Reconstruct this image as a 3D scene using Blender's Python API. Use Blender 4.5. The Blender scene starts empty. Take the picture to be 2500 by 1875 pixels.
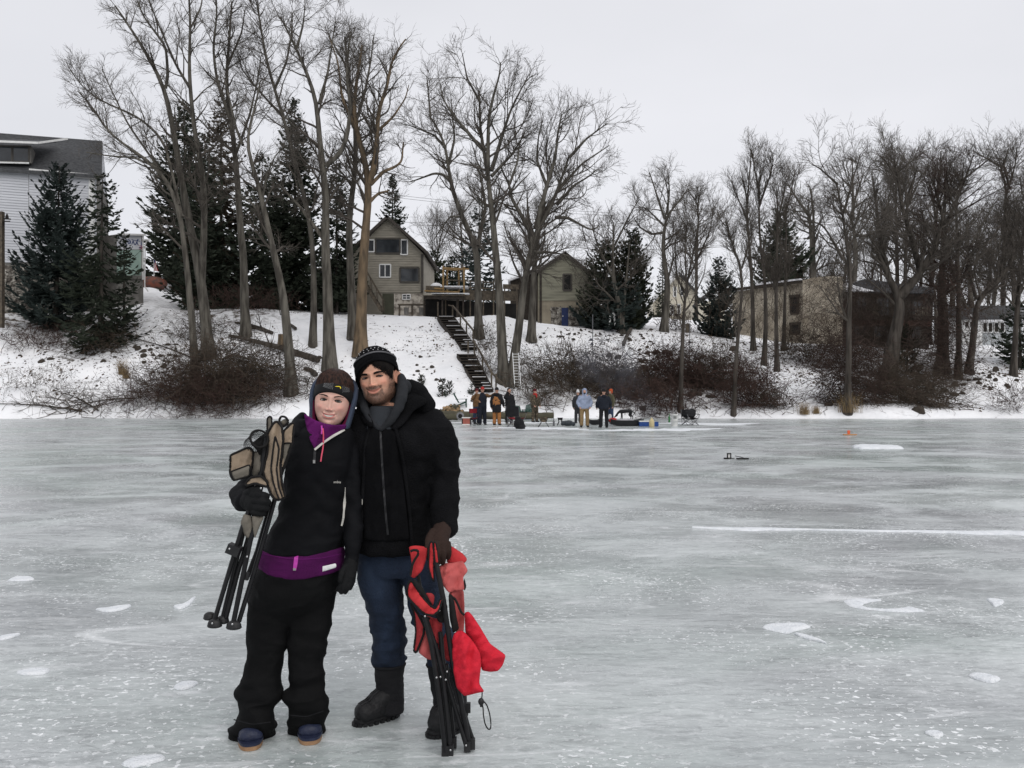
import bpy, bmesh, math, random
import numpy as np
from mathutils import Vector, Matrix
# ------------------------------------------------------------------ camera, sky, sun, exposure
SC = bpy.context.scene
COL = SC.collection
F = 857.0            # focal length in pixels of a 1024 wide picture
EYE = 1.55           # camera height above the ice
HZ = 392.0           # picture row of the horizon
cam_d = bpy.data.cameras.new("camera")
cam_d.sensor_width = 36.0
cam_d.lens = F / 1024 * 36.0
cam_d.shift_y = (HZ - 384) / 1024
cam_d.clip_start = 0.1
cam_d.clip_end = 2000
cam = bpy.data.objects.new("camera", cam_d)
cam.location = (0, 0, EYE)
cam.rotation_euler = (math.radians(90), 0, 0)
COL.objects.link(cam)
SC.camera = cam
world = bpy.data.worlds.new("World")
SC.world = world
world.use_nodes = True
wn = world.node_tree
wn.nodes.clear()
w_out = wn.nodes.new("ShaderNodeOutputWorld")
w_bg = wn.nodes.new("ShaderNodeBackground")
w_sky = wn.nodes.new("ShaderNodeTexSky")
w_sky.sky_type = 'NISHITA'
w_sky.sun_disc = False
w_sky.sun_elevation = math.radians(48)
w_sky.sun_rotation = math.radians(155)
w_mix = wn.nodes.new("ShaderNodeMix"); w_mix.data_type = 'RGBA'
w_mix.inputs[0].default_value = 0.93          # nearly closed cloud cover
w_tc = wn.nodes.new("ShaderNodeTexCoord")
w_map = wn.nodes.new("ShaderNodeMapping"); w_map.inputs['Scale'].default_value = (1, 1, 2.2)
w_no = wn.nodes.new("ShaderNodeTexNoise"); w_no.inputs['Scale'].default_value = 1.3; w_no.inputs['Detail'].default_value = 5
w_cr = wn.nodes.new("ShaderNodeValToRGB")
w_cr.color_ramp.elements[0].position = 0.3; w_cr.color_ramp.elements[0].color = (7.0, 7.05, 7.40, 1)
w_cr.color_ramp.elements[1].position = 0.72; w_cr.color_ramp.elements[1].color = (8.4, 8.4, 8.75, 1)
wn.links.new(w_tc.outputs['Generated'], w_map.inputs[0])
wn.links.new(w_map.outputs[0], w_no.inputs['Vector'])
wn.links.new(w_no.outputs[0], w_cr.inputs[0])
wn.links.new(w_sky.outputs[0], w_mix.inputs[6])
wn.links.new(w_cr.outputs[0], w_mix.inputs[7])
wn.links.new(w_mix.outputs[2], w_bg.inputs[0])
wn.links.new(w_bg.outputs[0], w_out.inputs[0])
w_bg.inputs[1].default_value = 0.1
sun_d = bpy.data.lights.new("sun", 'SUN')
sun_d.energy = 1.25
sun_d.angle = math.radians(60)
sun_d.color = (1.0, 0.97, 0.93)
sun = bpy.data.objects.new("sun", sun_d)
sun.rotation_euler = (math.radians(42), 0, math.radians(25))
COL.objects.link(sun)
SC.view_settings.view_transform = 'Standard'
SC.view_settings.look = 'None'
SC.view_settings.exposure = 0.10
SC.view_settings.gamma = 1.0
SC.view_settings.use_curve_mapping = False
SC.render.engine = 'CYCLES'
SC.cycles.max_bounces = 6
SC.cycles.transparent_max_bounces = 8
SC.cycles.use_denoising = True
# ------------------------------------------------------------------ small helpers
S = 0.4096           # photograph pixels (2500 wide) -> 1024 wide
def N(nx, ny, Y):
    """the point at distance Y along the view through photograph pixel nx, ny"""
    return np.array(((nx * S - 512) / F * Y, Y, EYE - (ny * S - HZ) / F * Y))
def px(Y):
    return S * Y / F      # metres per photograph pixel at distance Y
def sm(a, b, x):
    t = np.clip((x - a) / (b - a), 0, 1)
    return t * t * (3 - 2 * t)
def vhash(ix, iy, iz, seed):
    h = (ix * 374761393 + iy * 668265263 + iz * 2147483647 + seed * 144269504) & 0xFFFFFFFF
    h = ((h ^ (h >> 13)) * 1274126177) & 0xFFFFFFFF
    h = h ^ (h >> 16)
    return (h & 0xFFFF) / 65535.0
def vnoise(p, seed=0):
    p = np.asarray(p, float)
    i = np.floor(p).astype(np.int64)
    f = p - i
    f = f * f * (3 - 2 * f)
    r = 0
    for dx in (0, 1):
        for dy in (0, 1):
            for dz in (0, 1):
                w = (f[..., 0] if dx else 1 - f[..., 0]) * (f[..., 1] if dy else 1 - f[..., 1]) * (f[..., 2] if dz else 1 - f[..., 2])
                r = r + w * vhash(i[..., 0] + dx, i[..., 1] + dy, i[..., 2] + dz, seed)
    return r * 2 - 1
def fbm(p, octv=4, seed=0):
    p = np.asarray(p, float)
    r, a = 0, 1.0
    for o in range(octv):
        r = r + a * vnoise(p * 2 ** o + 17.3 * o, seed + o)
        a *= 0.5
    return r
class MB:
    """collects geometry; build() links it as ONE mesh object"""
    def __init__(s):
        s.v, s.f, s.n, s.m = [], [], 0, []
    def add(s, v, f, mi=0):
        v = np.asarray(v, float).reshape(-1, 3)
        s.v.append(v)
        if isinstance(f, np.ndarray):
            fl = [f + s.n]
        else:
            d = {}
            for q in f:
                d.setdefault(len(q), []).append(q)
            fl = [np.array(x) + s.n for x in d.values()]
        for q in fl:
            s.f.append(q); s.m.append(mi)
        s.n += len(v)
        return s
    def box(s, c, d, R=None, mi=0):
        c = np.asarray(c, float); d = np.asarray(d, float) / 2
        p = np.array([(x, y, z) for x in (-1, 1) for y in (-1, 1) for z in (-1, 1)]) * d
        if R is not None:
            p = p @ np.asarray(R).T
        return s.add(p + c, np.array([(0, 1, 3, 2), (4, 6, 7, 5), (0, 4, 5, 1), (2, 3, 7, 6), (0, 2, 6, 4), (1, 5, 7, 3)]), mi)
    def beam(s, a, b, w, h, up=(0, 0, 1), mi=0):
        a = np.asarray(a, float); b = np.asarray(b, float)
        d = b - a; L = np.linalg.norm(d); d = d / L
        u = np.asarray(up, float)
        if abs(d @ u) > 0.98:
            u = np.array((0, 1.0, 0))
        x = np.cross(d, u); x /= np.linalg.norm(x)
        z = np.cross(x, d)
        return s.box((a + b) / 2, (w, L, h), np.stack([x, d, z], 1), mi)
    def tube(s, P, R, k=8, mi=0, caps=True):
        P = np.asarray(P, float)
        R = np.broadcast_to(np.asarray(R, float), (len(P),))
        v, f = tubes(P[None], R[None], k)
        s.add(v, f, mi)
        if caps:
            n = len(P)
            s.add(np.vstack([v[:k], v[-k:]]), [tuple(range(k))[::-1], tuple(range(k, 2 * k))], mi)
        return s
    def ell(s, c, r, k=12, m=8, R=None, mi=0):
        th = np.linspace(0, 2 * np.pi, k, endpoint=False)
        ph = np.linspace(0, np.pi, m + 1)[1:-1]
        p = np.array([(np.sin(a) * np.cos(t), np.sin(a) * np.sin(t), np.cos(a)) for a in ph for t in th] + [(0, 0, 1), (0, 0, -1)])
        p = p * np.asarray(r, float)
        if R is not None:
            p = p @ np.asarray(R).T
        f = []
        for i in range(m - 2):
            for j in range(k):
                f.append((i * k + j, (i + 1) * k + j, (i + 1) * k + (j + 1) % k, i * k + (j + 1) % k))
        t0 = (m - 1) * k
        for j in range(k):
            f.append((t0, j, (j + 1) % k)); f.append((t0 + 1, (m - 2) * k + (j + 1) % k, (m - 2) * k + j))
        return s.add(p + np.asarray(c, float), f, mi)
    def loft(s, rings, closed=True, cap=True, mi=0):
        rings = np.asarray(rings, float)
        n, k = rings.shape[:2]
        idx = np.arange(n * k).reshape(n, k)
        if closed:
            nx = np.roll(idx, -1, 1)
            a, b, c, d = idx[:-1], nx[:-1], nx[1:], idx[1:]
        else:
            a, b, c, d = idx[:-1, :-1], idx[:-1, 1:], idx[1:, 1:], idx[1:, :-1]
        s.add(rings.reshape(-1, 3), np.stack([a, b, c, d], -1).reshape(-1, 4), mi)
        if closed and cap:
            s.add(np.vstack([rings[0], rings[-1]]), [tuple(range(k))[::-1], tuple(range(k, 2 * k))], mi)
        return s
    def prism(s, poly, a, b, mi=0):
        """poly: list of 3D points (one face); the other face is offset by vector b-a"""
        p = np.asarray(poly, float); n = len(p)
        o = np.asarray(b, float) - np.asarray(a, float)
        f = [tuple(range(n)), tuple(range(n, 2 * n))[::-1]] + [(i, n + i, n + (i + 1) % n, (i + 1) % n) for i in range(n)]
        return s.add(np.vstack([p, p + o]), f, mi)
    def arrays(s):
        return np.vstack(s.v), s.f
    def build(s, name, mats, parent=None, smooth=False, col=None):
        v = np.vstack(s.v)
        if parent is not None:
            v = v - np.array(ORG[parent])
        me = mesh_arrays(name, v, s.f, s.m, smooth)
        if not isinstance(mats, (list, tuple)):
            mats = [mats]
        for m in mats:
            me.materials.append(m)
        if col is not None:
            at = me.color_attributes.new("Col", 'FLOAT_COLOR', 'POINT')
            c4 = np.ones((len(v), 4), np.float32); c4[:, :3] = col
            at.data.foreach_set("color", c4.ravel())
        return link(name, me, parent)
ORG = {}
def link(name, me, parent=None, loc=None):
    o = bpy.data.objects.new(name, me)
    COL.objects.link(o)
    if parent is not None:
        o.parent = parent
        ORG[o] = ORG[parent]
    else:
        ORG[o] = (0.0, 0.0, 0.0)
    return o
def mesh_arrays(name, v, fl, mi=None, smooth=False):
    me = bpy.data.meshes.new(name)
    me.vertices.add(len(v))
    me.vertices.foreach_set("co", np.ascontiguousarray(v, np.float32).ravel())
    loops = np.concatenate([f.ravel() for f in fl]).astype(np.int32)
    tot = np.concatenate([np.full(len(f), f.shape[1], np.int32) for f in fl])
    st = np.concatenate([[0], np.cumsum(tot)[:-1]]).astype(np.int32)
    me.loops.add(len(loops))
    me.loops.foreach_set("vertex_index", loops)
    me.polygons.add(len(tot))
    me.polygons.foreach_set("loop_start", st)
    if mi is not None and any(mi):
        me.polygons.foreach_set("material_index", np.concatenate([np.full(len(f), m, np.int32) for f, m in zip(fl, mi)]))
    me.polygons.foreach_set("use_smooth", np.full(len(tot), smooth, bool))
    me.update(calc_edges=True)
    me.validate()
    return me
def tubes(P, R, k):
    """P: (nb, n, 3) centre lines, R: (nb, n) radii -> vertices and quads"""
    nb, n = P.shape[:2]
    T = np.gradient(P, axis=1)
    T /= np.linalg.norm(T, axis=2, keepdims=True) + 1e-9
    ref = np.zeros((nb, 1, 3)); m = np.mean(T, 1)
    ref[np.abs(m[:, 2]) < 0.8, 0, 2] = 1
    ref[np.abs(m[:, 2]) >= 0.8, 0, 0] = 1
    A = np.cross(T, np.broadcast_to(ref, T.shape)); A /= np.linalg.norm(A, axis=2, keepdims=True) + 1e-9
    B = np.cross(T, A)
    th = np.arange(k) * 2 * np.pi / k
    V = P[:, :, None] + R[:, :, None, None] * (A[:, :, None] * np.cos(th)[None, None, :, None] + B[:, :, None] * np.sin(th)[None, None, :, None])
    idx = np.arange(nb * n * k).reshape(nb, n, k)
    nx = np.roll(idx, -1, 2)
    f = np.stack([idx[:, :-1], nx[:, :-1], nx[:, 1:], idx[:, 1:]], -1).reshape(-1, 4)
    return V.reshape(-1, 3), f
def empty(name, loc, label=None, cat=None, group=None):
    o = bpy.data.objects.new(name, None)
    o.location = tuple(float(c) for c in loc)
    COL.objects.link(o)
    o.empty_display_size = 0.2
    ORG[o] = tuple(float(c) for c in loc)
    return tag(o, label, cat, group)
def tag(o, label=None, cat=None, group=None, kind=None):
    if label: o['label'] = label
    if cat: o['category'] = cat
    if group: o['group'] = group
    if kind: o['kind'] = kind
    return o
def single(mb, name, mat, label, cat, base, group=None, smooth=False, kind=None):
    """a thing that is one mesh, its origin at its base"""
    o = mb.build(name, mat, None, smooth)
    b = Vector([float(c) for c in base])
    o.data.transform(Matrix.Translation(-b))
    o.location = b
    ORG[o] = tuple(b)
    return tag(o, label, cat, group, kind)
def copy_part(o, parent, loc, rot=None, scale=None):
    c = o.copy(); COL.objects.link(c); c.parent = parent
    c.location = loc
    if rot is not None: c.rotation_euler = rot
    if scale is not None: c.scale = scale
    return c
def copy_thing(o, loc, rotz=0, label=None, scale=1):
    c = o.copy(); COL.objects.link(c)
    c.location = loc; c.rotation_euler = (0, 0, rotz); c.scale = (scale,) * 3
    if label: c['label'] = label
    for ch in o.children:
        d = ch.copy(); COL.objects.link(d); d.parent = c
        for g in ch.children:
            e = g.copy(); COL.objects.link(e); e.parent = d
    return c
# ------------------------------------------------------------------ materials
def nodes(name):
    m = bpy.data.materials.new(name)
    m.use_nodes = True
    nt = m.node_tree
    b = nt.nodes['Principled BSDF']
    return m, nt, b
def pmat(name, c1, c2=None, scale=4.0, rough=0.8, bump=0.0, bscale=None, stretch=(1, 1, 1), spec=0.3, metal=0.0, lo=0.35, hi=0.65, detail=5, c3=None, attr=False):
    m, nt, b = nodes(name)
    L = nt.links
    b.inputs['Roughness'].default_value = rough
    b.inputs['Specular IOR Level'].default_value = spec
    b.inputs['Metallic'].default_value = metal
    tc = nt.nodes.new("ShaderNodeTexCoord")
    mp = nt.nodes.new("ShaderNodeMapping"); mp.inputs['Scale'].default_value = stretch
    L.new(tc.outputs['Object'], mp.inputs[0])
    src = None
    if c2 is None:
        c2 = tuple(x * 0.72 for x in c1)
    no = nt.nodes.new("ShaderNodeTexNoise"); no.inputs['Scale'].default_value = scale; no.inputs['Detail'].default_value = detail
    L.new(mp.outputs[0], no.inputs['Vector'])
    cr = nt.nodes.new("ShaderNodeValToRGB")
    e = cr.color_ramp.elements
    e[0].position = lo; e[0].color = (*c2, 1)
    e[1].position = hi; e[1].color = (*c1, 1)
    if c3:
        q = e.new(hi + 0.12); q.color = (*c3, 1)
    L.new(no.outputs[0], cr.inputs[0])
    src = cr.outputs[0]
    if attr:
        at = nt.nodes.new("ShaderNodeVertexColor"); at.layer_name = "Col"
        mx = nt.nodes.new("ShaderNodeMix"); mx.data_type = 'RGBA'; mx.blend_type = 'MULTIPLY'; mx.inputs[0].default_value = 1
        L.new(src, mx.inputs[6]); L.new(at.outputs[0], mx.inputs[7])
        src = mx.outputs[2]
    L.new(src, b.inputs['Base Color'])
    if bump:
        n2 = nt.nodes.new("ShaderNodeTexNoise"); n2.inputs['Scale'].default_value = bscale or scale * 4; n2.inputs['Detail'].default_value = 6
        L.new(mp.outputs[0], n2.inputs['Vector'])
        bp = nt.nodes.new("ShaderNodeBump"); bp.inputs['Strength'].default_value = bump; bp.inputs['Distance'].default_value = 0.05
        L.new(n2.outputs[0], bp.inputs['Height']); L.new(bp.outputs[0], b.inputs['Normal'])
    return m
# ------------------------------------------------------------------ terrain: the snowy river bank, and the ice
_cn = np.array([-900, -200, 0, 150, 300, 370, 450, 600, 800, 1000, 1080, 1200, 1300, 1400, 1500, 1600, 1700, 1800, 1900, 2000, 2100, 2200, 2300, 2400, 2500, 2700, 3400], float)
_c1 = np.array([760, 760, 765, 775, 764, 757, 762, 755, 772, 778, 782, 772, 790, 800, 806, 812, 822, 835, 845, 848, 855, 860, 865, 860, 862, 862, 862], float)
_c2 = np.array([700, 700, 700, 700, 690, 688, 720, 735, 752, 756, 758, 755, 768, 782, 782, 775, 780, 805, 825, 830, 838, 838, 842, 842, 845, 845, 845], float)
def ground(X, Y):
    X = np.asarray(X, float); Y = np.asarray(Y, float)
    nx = (512 + F * X / np.maximum(Y, 30)) / S
    z1 = EYE - (np.interp(nx, _cn, _c1) * S - HZ) / F * 66
    z2 = EYE - (np.interp(nx, _cn, _c2) * S - HZ) / F * 90
    sh = 50.2 + 0.5 * np.sin(X * 0.23) + 0.3 * np.sin(X * 0.71 + 1)
    t = np.clip((Y - sh) / (66 - sh), -1, 1)
    # a gentle foot, a straight slope, a rounded crest
    prof = np.where(t < 0, 0, 0.06 * sm(0, 0.05, t) + 0.94 * (0.75 * t + 0.25 * sm(0.0, 1, t)))
    z = z1 * prof
    u = np.clip((Y - 66) / 24, 0, 1)
    z = np.where(Y > 66, z1 + (z2 - z1) * u, z)
    z = np.where(Y > 90, z2 + np.minimum(Y - 90, 60) * 0.03, z)
    z = np.where(Y < sh, (Y - sh) * 0.18, z)
    p = np.stack([X, Y, 0 * X], -1)
    amp = sm(50.5, 54, Y) * (1 - 0.55 * sm(64, 70, Y))
    z = z + amp * (0.28 * fbm(p * 0.28, 3, 5) + 0.09 * fbm(p * 1.3, 3, 9))
    return z
def gz(x, y):
    return float(ground(np.array([x]), np.array([y]))[0])
def hit(nx, ny, lo=50.4, hi=140):
    """distance at which the view through photograph pixel nx, ny first meets the bank"""
    Y = np.arange(lo, hi, 0.05)
    X = (nx * S - 512) / F * Y
    Z = EYE - (ny * S - HZ) / F * Y
    G = ground(X, Y)
    k = np.nonzero(G >= Z)[0]
    return float(Y[k[0]]) if len(k) else 66.0
def spot(nx, ny):
    Y = hit(nx, ny)
    x = (nx * S - 512) / F * Y
    return np.array((x, Y, gz(x, Y)))
def mixnode(nt, fac, a, b):
    m = nt.nodes.new("ShaderNodeMix"); m.data_type = 'RGBA'
    for sck, v in ((0, fac), (6, a), (7, b)):
        if isinstance(v, (int, float)): m.inputs[sck].default_value = v
        elif isinstance(v, tuple): m.inputs[sck].default_value = (*v, 1)
        else: nt.links.new(v, m.inputs[sck])
    return m.outputs[2]
def noise(nt, vec, scale, detail=4, rough=0.55, lo=None, hi=None, stretch=None, distort=0.0):
    if stretch:
        mp = nt.nodes.new("ShaderNodeMapping"); mp.inputs['Scale'].default_value = stretch
        nt.links.new(vec, mp.inputs[0]); vec = mp.outputs[0]
    n = nt.nodes.new("ShaderNodeTexNoise"); n.inputs['Scale'].default_value = scale; n.inputs['Detail'].default_value = detail
    n.inputs['Roughness'].default_value = rough; n.inputs['Distortion'].default_value = distort
    nt.links.new(vec, n.inputs['Vector'])
    if lo is None: return n.outputs[0]
    r = nt.nodes.new("ShaderNodeMapRange"); r.inputs[1].default_value = lo; r.inputs[2].default_value = hi
    nt.links.new(n.outputs[0], r.inputs[0])
    return r.outputs[0]
def mathn(nt, op, a, b):
    m = nt.nodes.new("ShaderNodeMath"); m.operation = op; m.use_clamp = True
    for i, v in ((0, a), (1, b)):
        if isinstance(v, (int, float)): m.inputs[i].default_value = v
        else: nt.links.new(v, m.inputs[i])
    return m.outputs[0]
def snow_mat():
    m, nt, b = nodes("bank_snow")
    tc = nt.nodes.new("ShaderNodeTexCoord"); v = tc.outputs['Object']
    big = noise(nt, v, 0.16, 4, lo=0.4, hi=0.64)
    # leaf and soil flecks, gathered in patches, drawn out along the contour of the slope
    f1 = noise(nt, v, 3.2, 5, 0.7, 0.60, 0.66, (0.55, 1, 1))
    f2 = noise(nt, v, 1.1, 6, 0.75, 0.58, 0.63, (0.5, 1, 1))
    fl = mathn(nt, 'MAXIMUM', mathn(nt, 'MULTIPLY', f1, 0.9), f2)
    fl = mathn(nt, 'MULTIPLY', fl, mathn(nt, 'ADD', big, 0.12))
    at = nt.nodes.new("ShaderNodeVertexColor"); at.layer_name = "Col"     # how much litter lies on that ground
    sp = nt.nodes.new("ShaderNodeSeparateColor"); nt.links.new(at.outputs[0], sp.inputs[0])
    fl = mathn(nt, 'MULTIPLY', fl, mathn(nt, 'MULTIPLY', sp.outputs[0], 2.0))
    soil = mixnode(nt, noise(nt, v, 6, 3, lo=0.35, hi=0.65), (0.03, 0.022, 0.015), (0.10, 0.075, 0.05))
    snow = mixnode(nt, noise(nt, v, 0.6, 4, lo=0.3, hi=0.7), (0.84, 0.85, 0.87), (0.92, 0.92, 0.93))
    # heavy litter: the ground under conifers and brush where little snow lies
    heavy = noise(nt, v, 1.6, 6, 0.7, 0.36, 0.52)
    hv = mathn(nt, 'MULTIPLY', sp.outputs[1], 1.0)
    inv = mathn(nt, 'SUBTRACT', 1.0, heavy)
    hm = mathn(nt, 'MULTIPLY', hv, mathn(nt, 'ADD', inv, 0.25))
    fac = mathn(nt, 'MAXIMUM', fl, hm)
    nt.links.new(mixnode(nt, fac, snow, soil), b.inputs['Base Color'])
    b.inputs['Roughness'].default_value = 0.75
    b.inputs['Specular IOR Level'].default_value = 0.2
    bp = nt.nodes.new("ShaderNodeBump"); bp.inputs['Strength'].default_value = 0.7; bp.inputs['Distance'].default_value = 0.12
    nt.links.new(noise(nt, v, 2.2, 6, 0.65), bp.inputs['Height']); nt.links.new(bp.outputs[0], b.inputs['Normal'])
    return m
gx = np.concatenate([np.linspace(-160, -62, 25)[:-1], np.arange(-62, 72, 0.42), np.linspace(72, 170, 25)])
gy = np.concatenate([np.arange(46, 70, 0.32), np.arange(70, 100, 1.0), np.linspace(100, 420, 18)])
GX, GY = np.meshgrid(gx, gy)
GZ = ground(GX, GY)
nr, nc = GX.shape
idx = np.arange(nr * nc).reshape(nr, nc)
quads = np.stack([idx[:-1, :-1], idx[:-1, 1:], idx[1:, 1:], idx[1:, :-1]], -1).reshape(-1, 4)
PXg = (512 + F * GX / GY) / S
PYg = (HZ - (GZ - EYE) * F / GY) / S
def blob(cx, cy, rx, ry):
    return np.exp(-(((PXg - cx) / rx) ** 2 + ((PYg - cy) / ry) ** 2))
lit = 0.22 * sm(51, 54, GY) * np.ones_like(GX)
for q in ((150, 850, 200, 60, .6), (560, 800, 120, 60, .5), (420, 840, 60, 60, .3), (980, 800, 160, 30, .4), (1100, 830, 120, 80, .1), (1400, 850, 200, 40, .5), (1600, 880, 160, 60, .4), (1900, 880, 160, 60, .8), (2150, 930, 220, 60, .9), (2400, 900, 140, 60, .35), (1040, 900, 80, 60, .15)):
    lit += q[4] * blob(*q[:4])
for q in ((380, 790, 30, 60, .3), (800, 860, 90, 30, .25), (1450, 912, 120, 14, .3), (2020, 990, 60, 30, .3), (350, 740, 40, 40, .3)):
    lit -= q[4] * blob(*q[:4])
hv = np.zeros_like(GX)
for q in ((200, 800, 170, 55, 1.0), (560, 770, 140, 26, 1.0), (600, 740, 200, 20, 1.0), (850, 760, 60, 22, .6), (1480, 950, 200, 40, .65), (1700, 950, 120, 45, .75), (2080, 930, 70, 60, .6), (1330, 960, 90, 40, .5), (1520, 802, 120, 10, .9), (1740, 812, 70, 12, 1), (2250, 870, 120, 30, .8), (470, 980, 160, 50, .5), (450, 880, 70, 50, .5), (1950, 850, 100, 14, .8), (140, 775, 130, 22, 1), (30, 780, 60, 30, .6)):
    hv += q[4] * blob(*q[:4])
hv = hv * sm(50.6, 52, GY)
mb = MB().add(np.stack([GX, GY, GZ], -1).reshape(-1, 3), quads)
colr = np.stack([np.clip(lit, 0, 1).ravel(), np.clip(hv, 0, 1).ravel(), np.zeros(nr * nc)], -1)
g = mb.build("snowy_bank_ground", snow_mat(), None, True, colr)
tag(g, kind='structure')
def ridge(nt, x, w):
    """1 on the line where the noise crosses a half, falling to 0 at w"""
    d = nt.nodes.new("ShaderNodeMath"); d.operation = 'SUBTRACT'; nt.links.new(x, d.inputs[0]); d.inputs[1].default_value = 0.5
    e = nt.nodes.new("ShaderNodeMath"); e.operation = 'ABSOLUTE'; nt.links.new(d.outputs[0], e.inputs[0])
    r = nt.nodes.new("ShaderNodeMapRange"); r.inputs[1].default_value = w; r.inputs[2].default_value = 0.0
    nt.links.new(e.outputs[0], r.inputs[0])
    return r.outputs[0]
def ice_mat():
    m, nt, b = nodes("river_ice")
    tc = nt.nodes.new("ShaderNodeTexCoord"); v = tc.outputs['Object']
    big = noise(nt, v, 0.11, 3, 0.6, 0.34, 0.66, (0.8, 1, 1), 0.5)
    grn = noise(nt, v, 0.17, 3, 0.6, 0.42, 0.62, (0.9, 1, 1), 0.8)
    base = mixnode(nt, big, (0.335, 0.358, 0.366), (0.435, 0.447, 0.462))
    base = mixnode(nt, mathn(nt, 'MULTIPLY', grn, 0.9), base, (0.345, 0.405, 0.383))
    # pale frosted fields with ragged edges
    mid = noise(nt, v, 0.62, 9, 0.72, 0.42, 0.64, (0.7, 1.1, 1), 0.5)
    base = mixnode(nt, mathn(nt, 'MULTIPLY', mid, 0.55), base, (0.64, 0.675, 0.672))
    # dark clear lenses
    dk = noise(nt, v, 0.42, 7, 0.66, 0.57, 0.68, (0.6, 1.2, 1), 0.4)
    base = mixnode(nt, mathn(nt, 'MULTIPLY', dk, 1.0), base, (0.205, 0.225, 0.225))
    # short dark ripples
    rp = ridge(nt, noise(nt, v, 6.5, 3, 0.5, None, None, (0.42, 1.7, 1), 0.9), 0.035)
    rpm = noise(nt, v, 2.2, 4, 0.6, 0.47, 0.60)
    base = mixnode(nt, mathn(nt, 'MULTIPLY', mathn(nt, 'MULTIPLY', rp, rpm), 0.60), base, (0.20, 0.215, 0.22))
    rip = noise(nt, v, 11, 6, 0.7, 0.48, 0.66, (0.45, 1.5, 1), 0.4)
    base = mixnode(nt, mathn(nt, 'MULTIPLY', rip, 0.55), base, (0.215, 0.23, 0.235))
    # fine frost grain
    gr = noise(nt, v, 26, 8, 0.78, 0.52, 0.66, (0.75, 1, 1))
    base = mixnode(nt, mathn(nt, 'MULTIPLY', gr, mathn(nt, 'ADD', mathn(nt, 'MULTIPLY', mid, 0.75), 0.28)), base, (0.70, 0.72, 0.73))
    # frost streaks
    st = noise(nt, v, 2.3, 9, 0.76, 0.56, 0.66, (0.5, 1.5, 1), 0.4)
    base = mixnode(nt, mathn(nt, 'MULTIPLY', st, 0.75), base, (0.70, 0.72, 0.73))
    # thin frozen lines: skate and sled tracks, healed cracks
    ln = ridge(nt, noise(nt, v, 0.22, 2, 0.5, None, None, (0.5, 1.2, 1), 1.2), 0.0035)
    lnm = noise(nt, v, 0.5, 3, 0.6, 0.5, 0.6)
    base = mixnode(nt, mathn(nt, 'MULTIPLY', mathn(nt, 'MULTIPLY', ln, lnm), 0.8), base, (0.76, 0.78, 0.79))
    # cloudy pale fields, metres across
    cd = noise(nt, v, 0.26, 6, 0.68, 0.50, 0.64, (0.7, 1, 1), 0.9)
    base = mixnode(nt, mathn(nt, 'MULTIPLY', cd, 0.42), base, (0.66, 0.70, 0.695))
    # white flakes in clusters
    cl = noise(nt, v, 0.8, 5, 0.65, 0.47, 0.64)
    fk = noise(nt, v, 30, 2, 0.5, 0.605, 0.635, (0.85, 1, 1), 0.3)
    fk2 = noise(nt, v, 12, 5, 0.65, 0.632, 0.656, (0.8, 1, 1), 0.5)
    fl = mathn(nt, 'MAXIMUM', mathn(nt, 'MULTIPLY', fk, mathn(nt, 'ADD', cl, 0.14)), mathn(nt, 'MULTIPLY', fk2, mathn(nt, 'ADD', cl, 0.08)))
    base = mixnode(nt, fl, base, (0.84, 0.86, 0.87))
    nt.links.new(base, b.inputs['Base Color'])
    ro = nt.nodes.new("ShaderNodeMapRange"); ro.inputs[3].default_value = 0.15; ro.inputs[4].default_value = 0.65
    nt.links.new(mathn(nt, 'MAXIMUM', fl, mathn(nt, 'MULTIPLY', mid, 0.6)), ro.inputs[0]); nt.links.new(ro.outputs[0], b.inputs['Roughness'])
    b.inputs['Specular IOR Level'].default_value = 0.45
    bp = nt.nodes.new("ShaderNodeBump"); bp.inputs['Strength'].default_value = 0.4; bp.inputs['Distance'].default_value = 0.02
    h = nt.nodes.new("ShaderNodeMath"); h.operation = 'ADD'
    nt.links.new(noise(nt, v, 6, 6, 0.65, None, None, (0.45, 1.3, 1), 0.5), h.inputs[0]); nt.links.new(fl, h.inputs[1])
    nt.links.new(h.outputs[0], bp.inputs['Height']); nt.links.new(bp.outputs[0], b.inputs['Normal'])
    return m
mb = MB().add([(-300, -250, 0), (300, -250, 0), (300, 56, 0), (-300, 56, 0)], [(0, 1, 2, 3)])
tag(mb.build("frozen_river_ice", ice_mat()), kind='structure')
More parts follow.
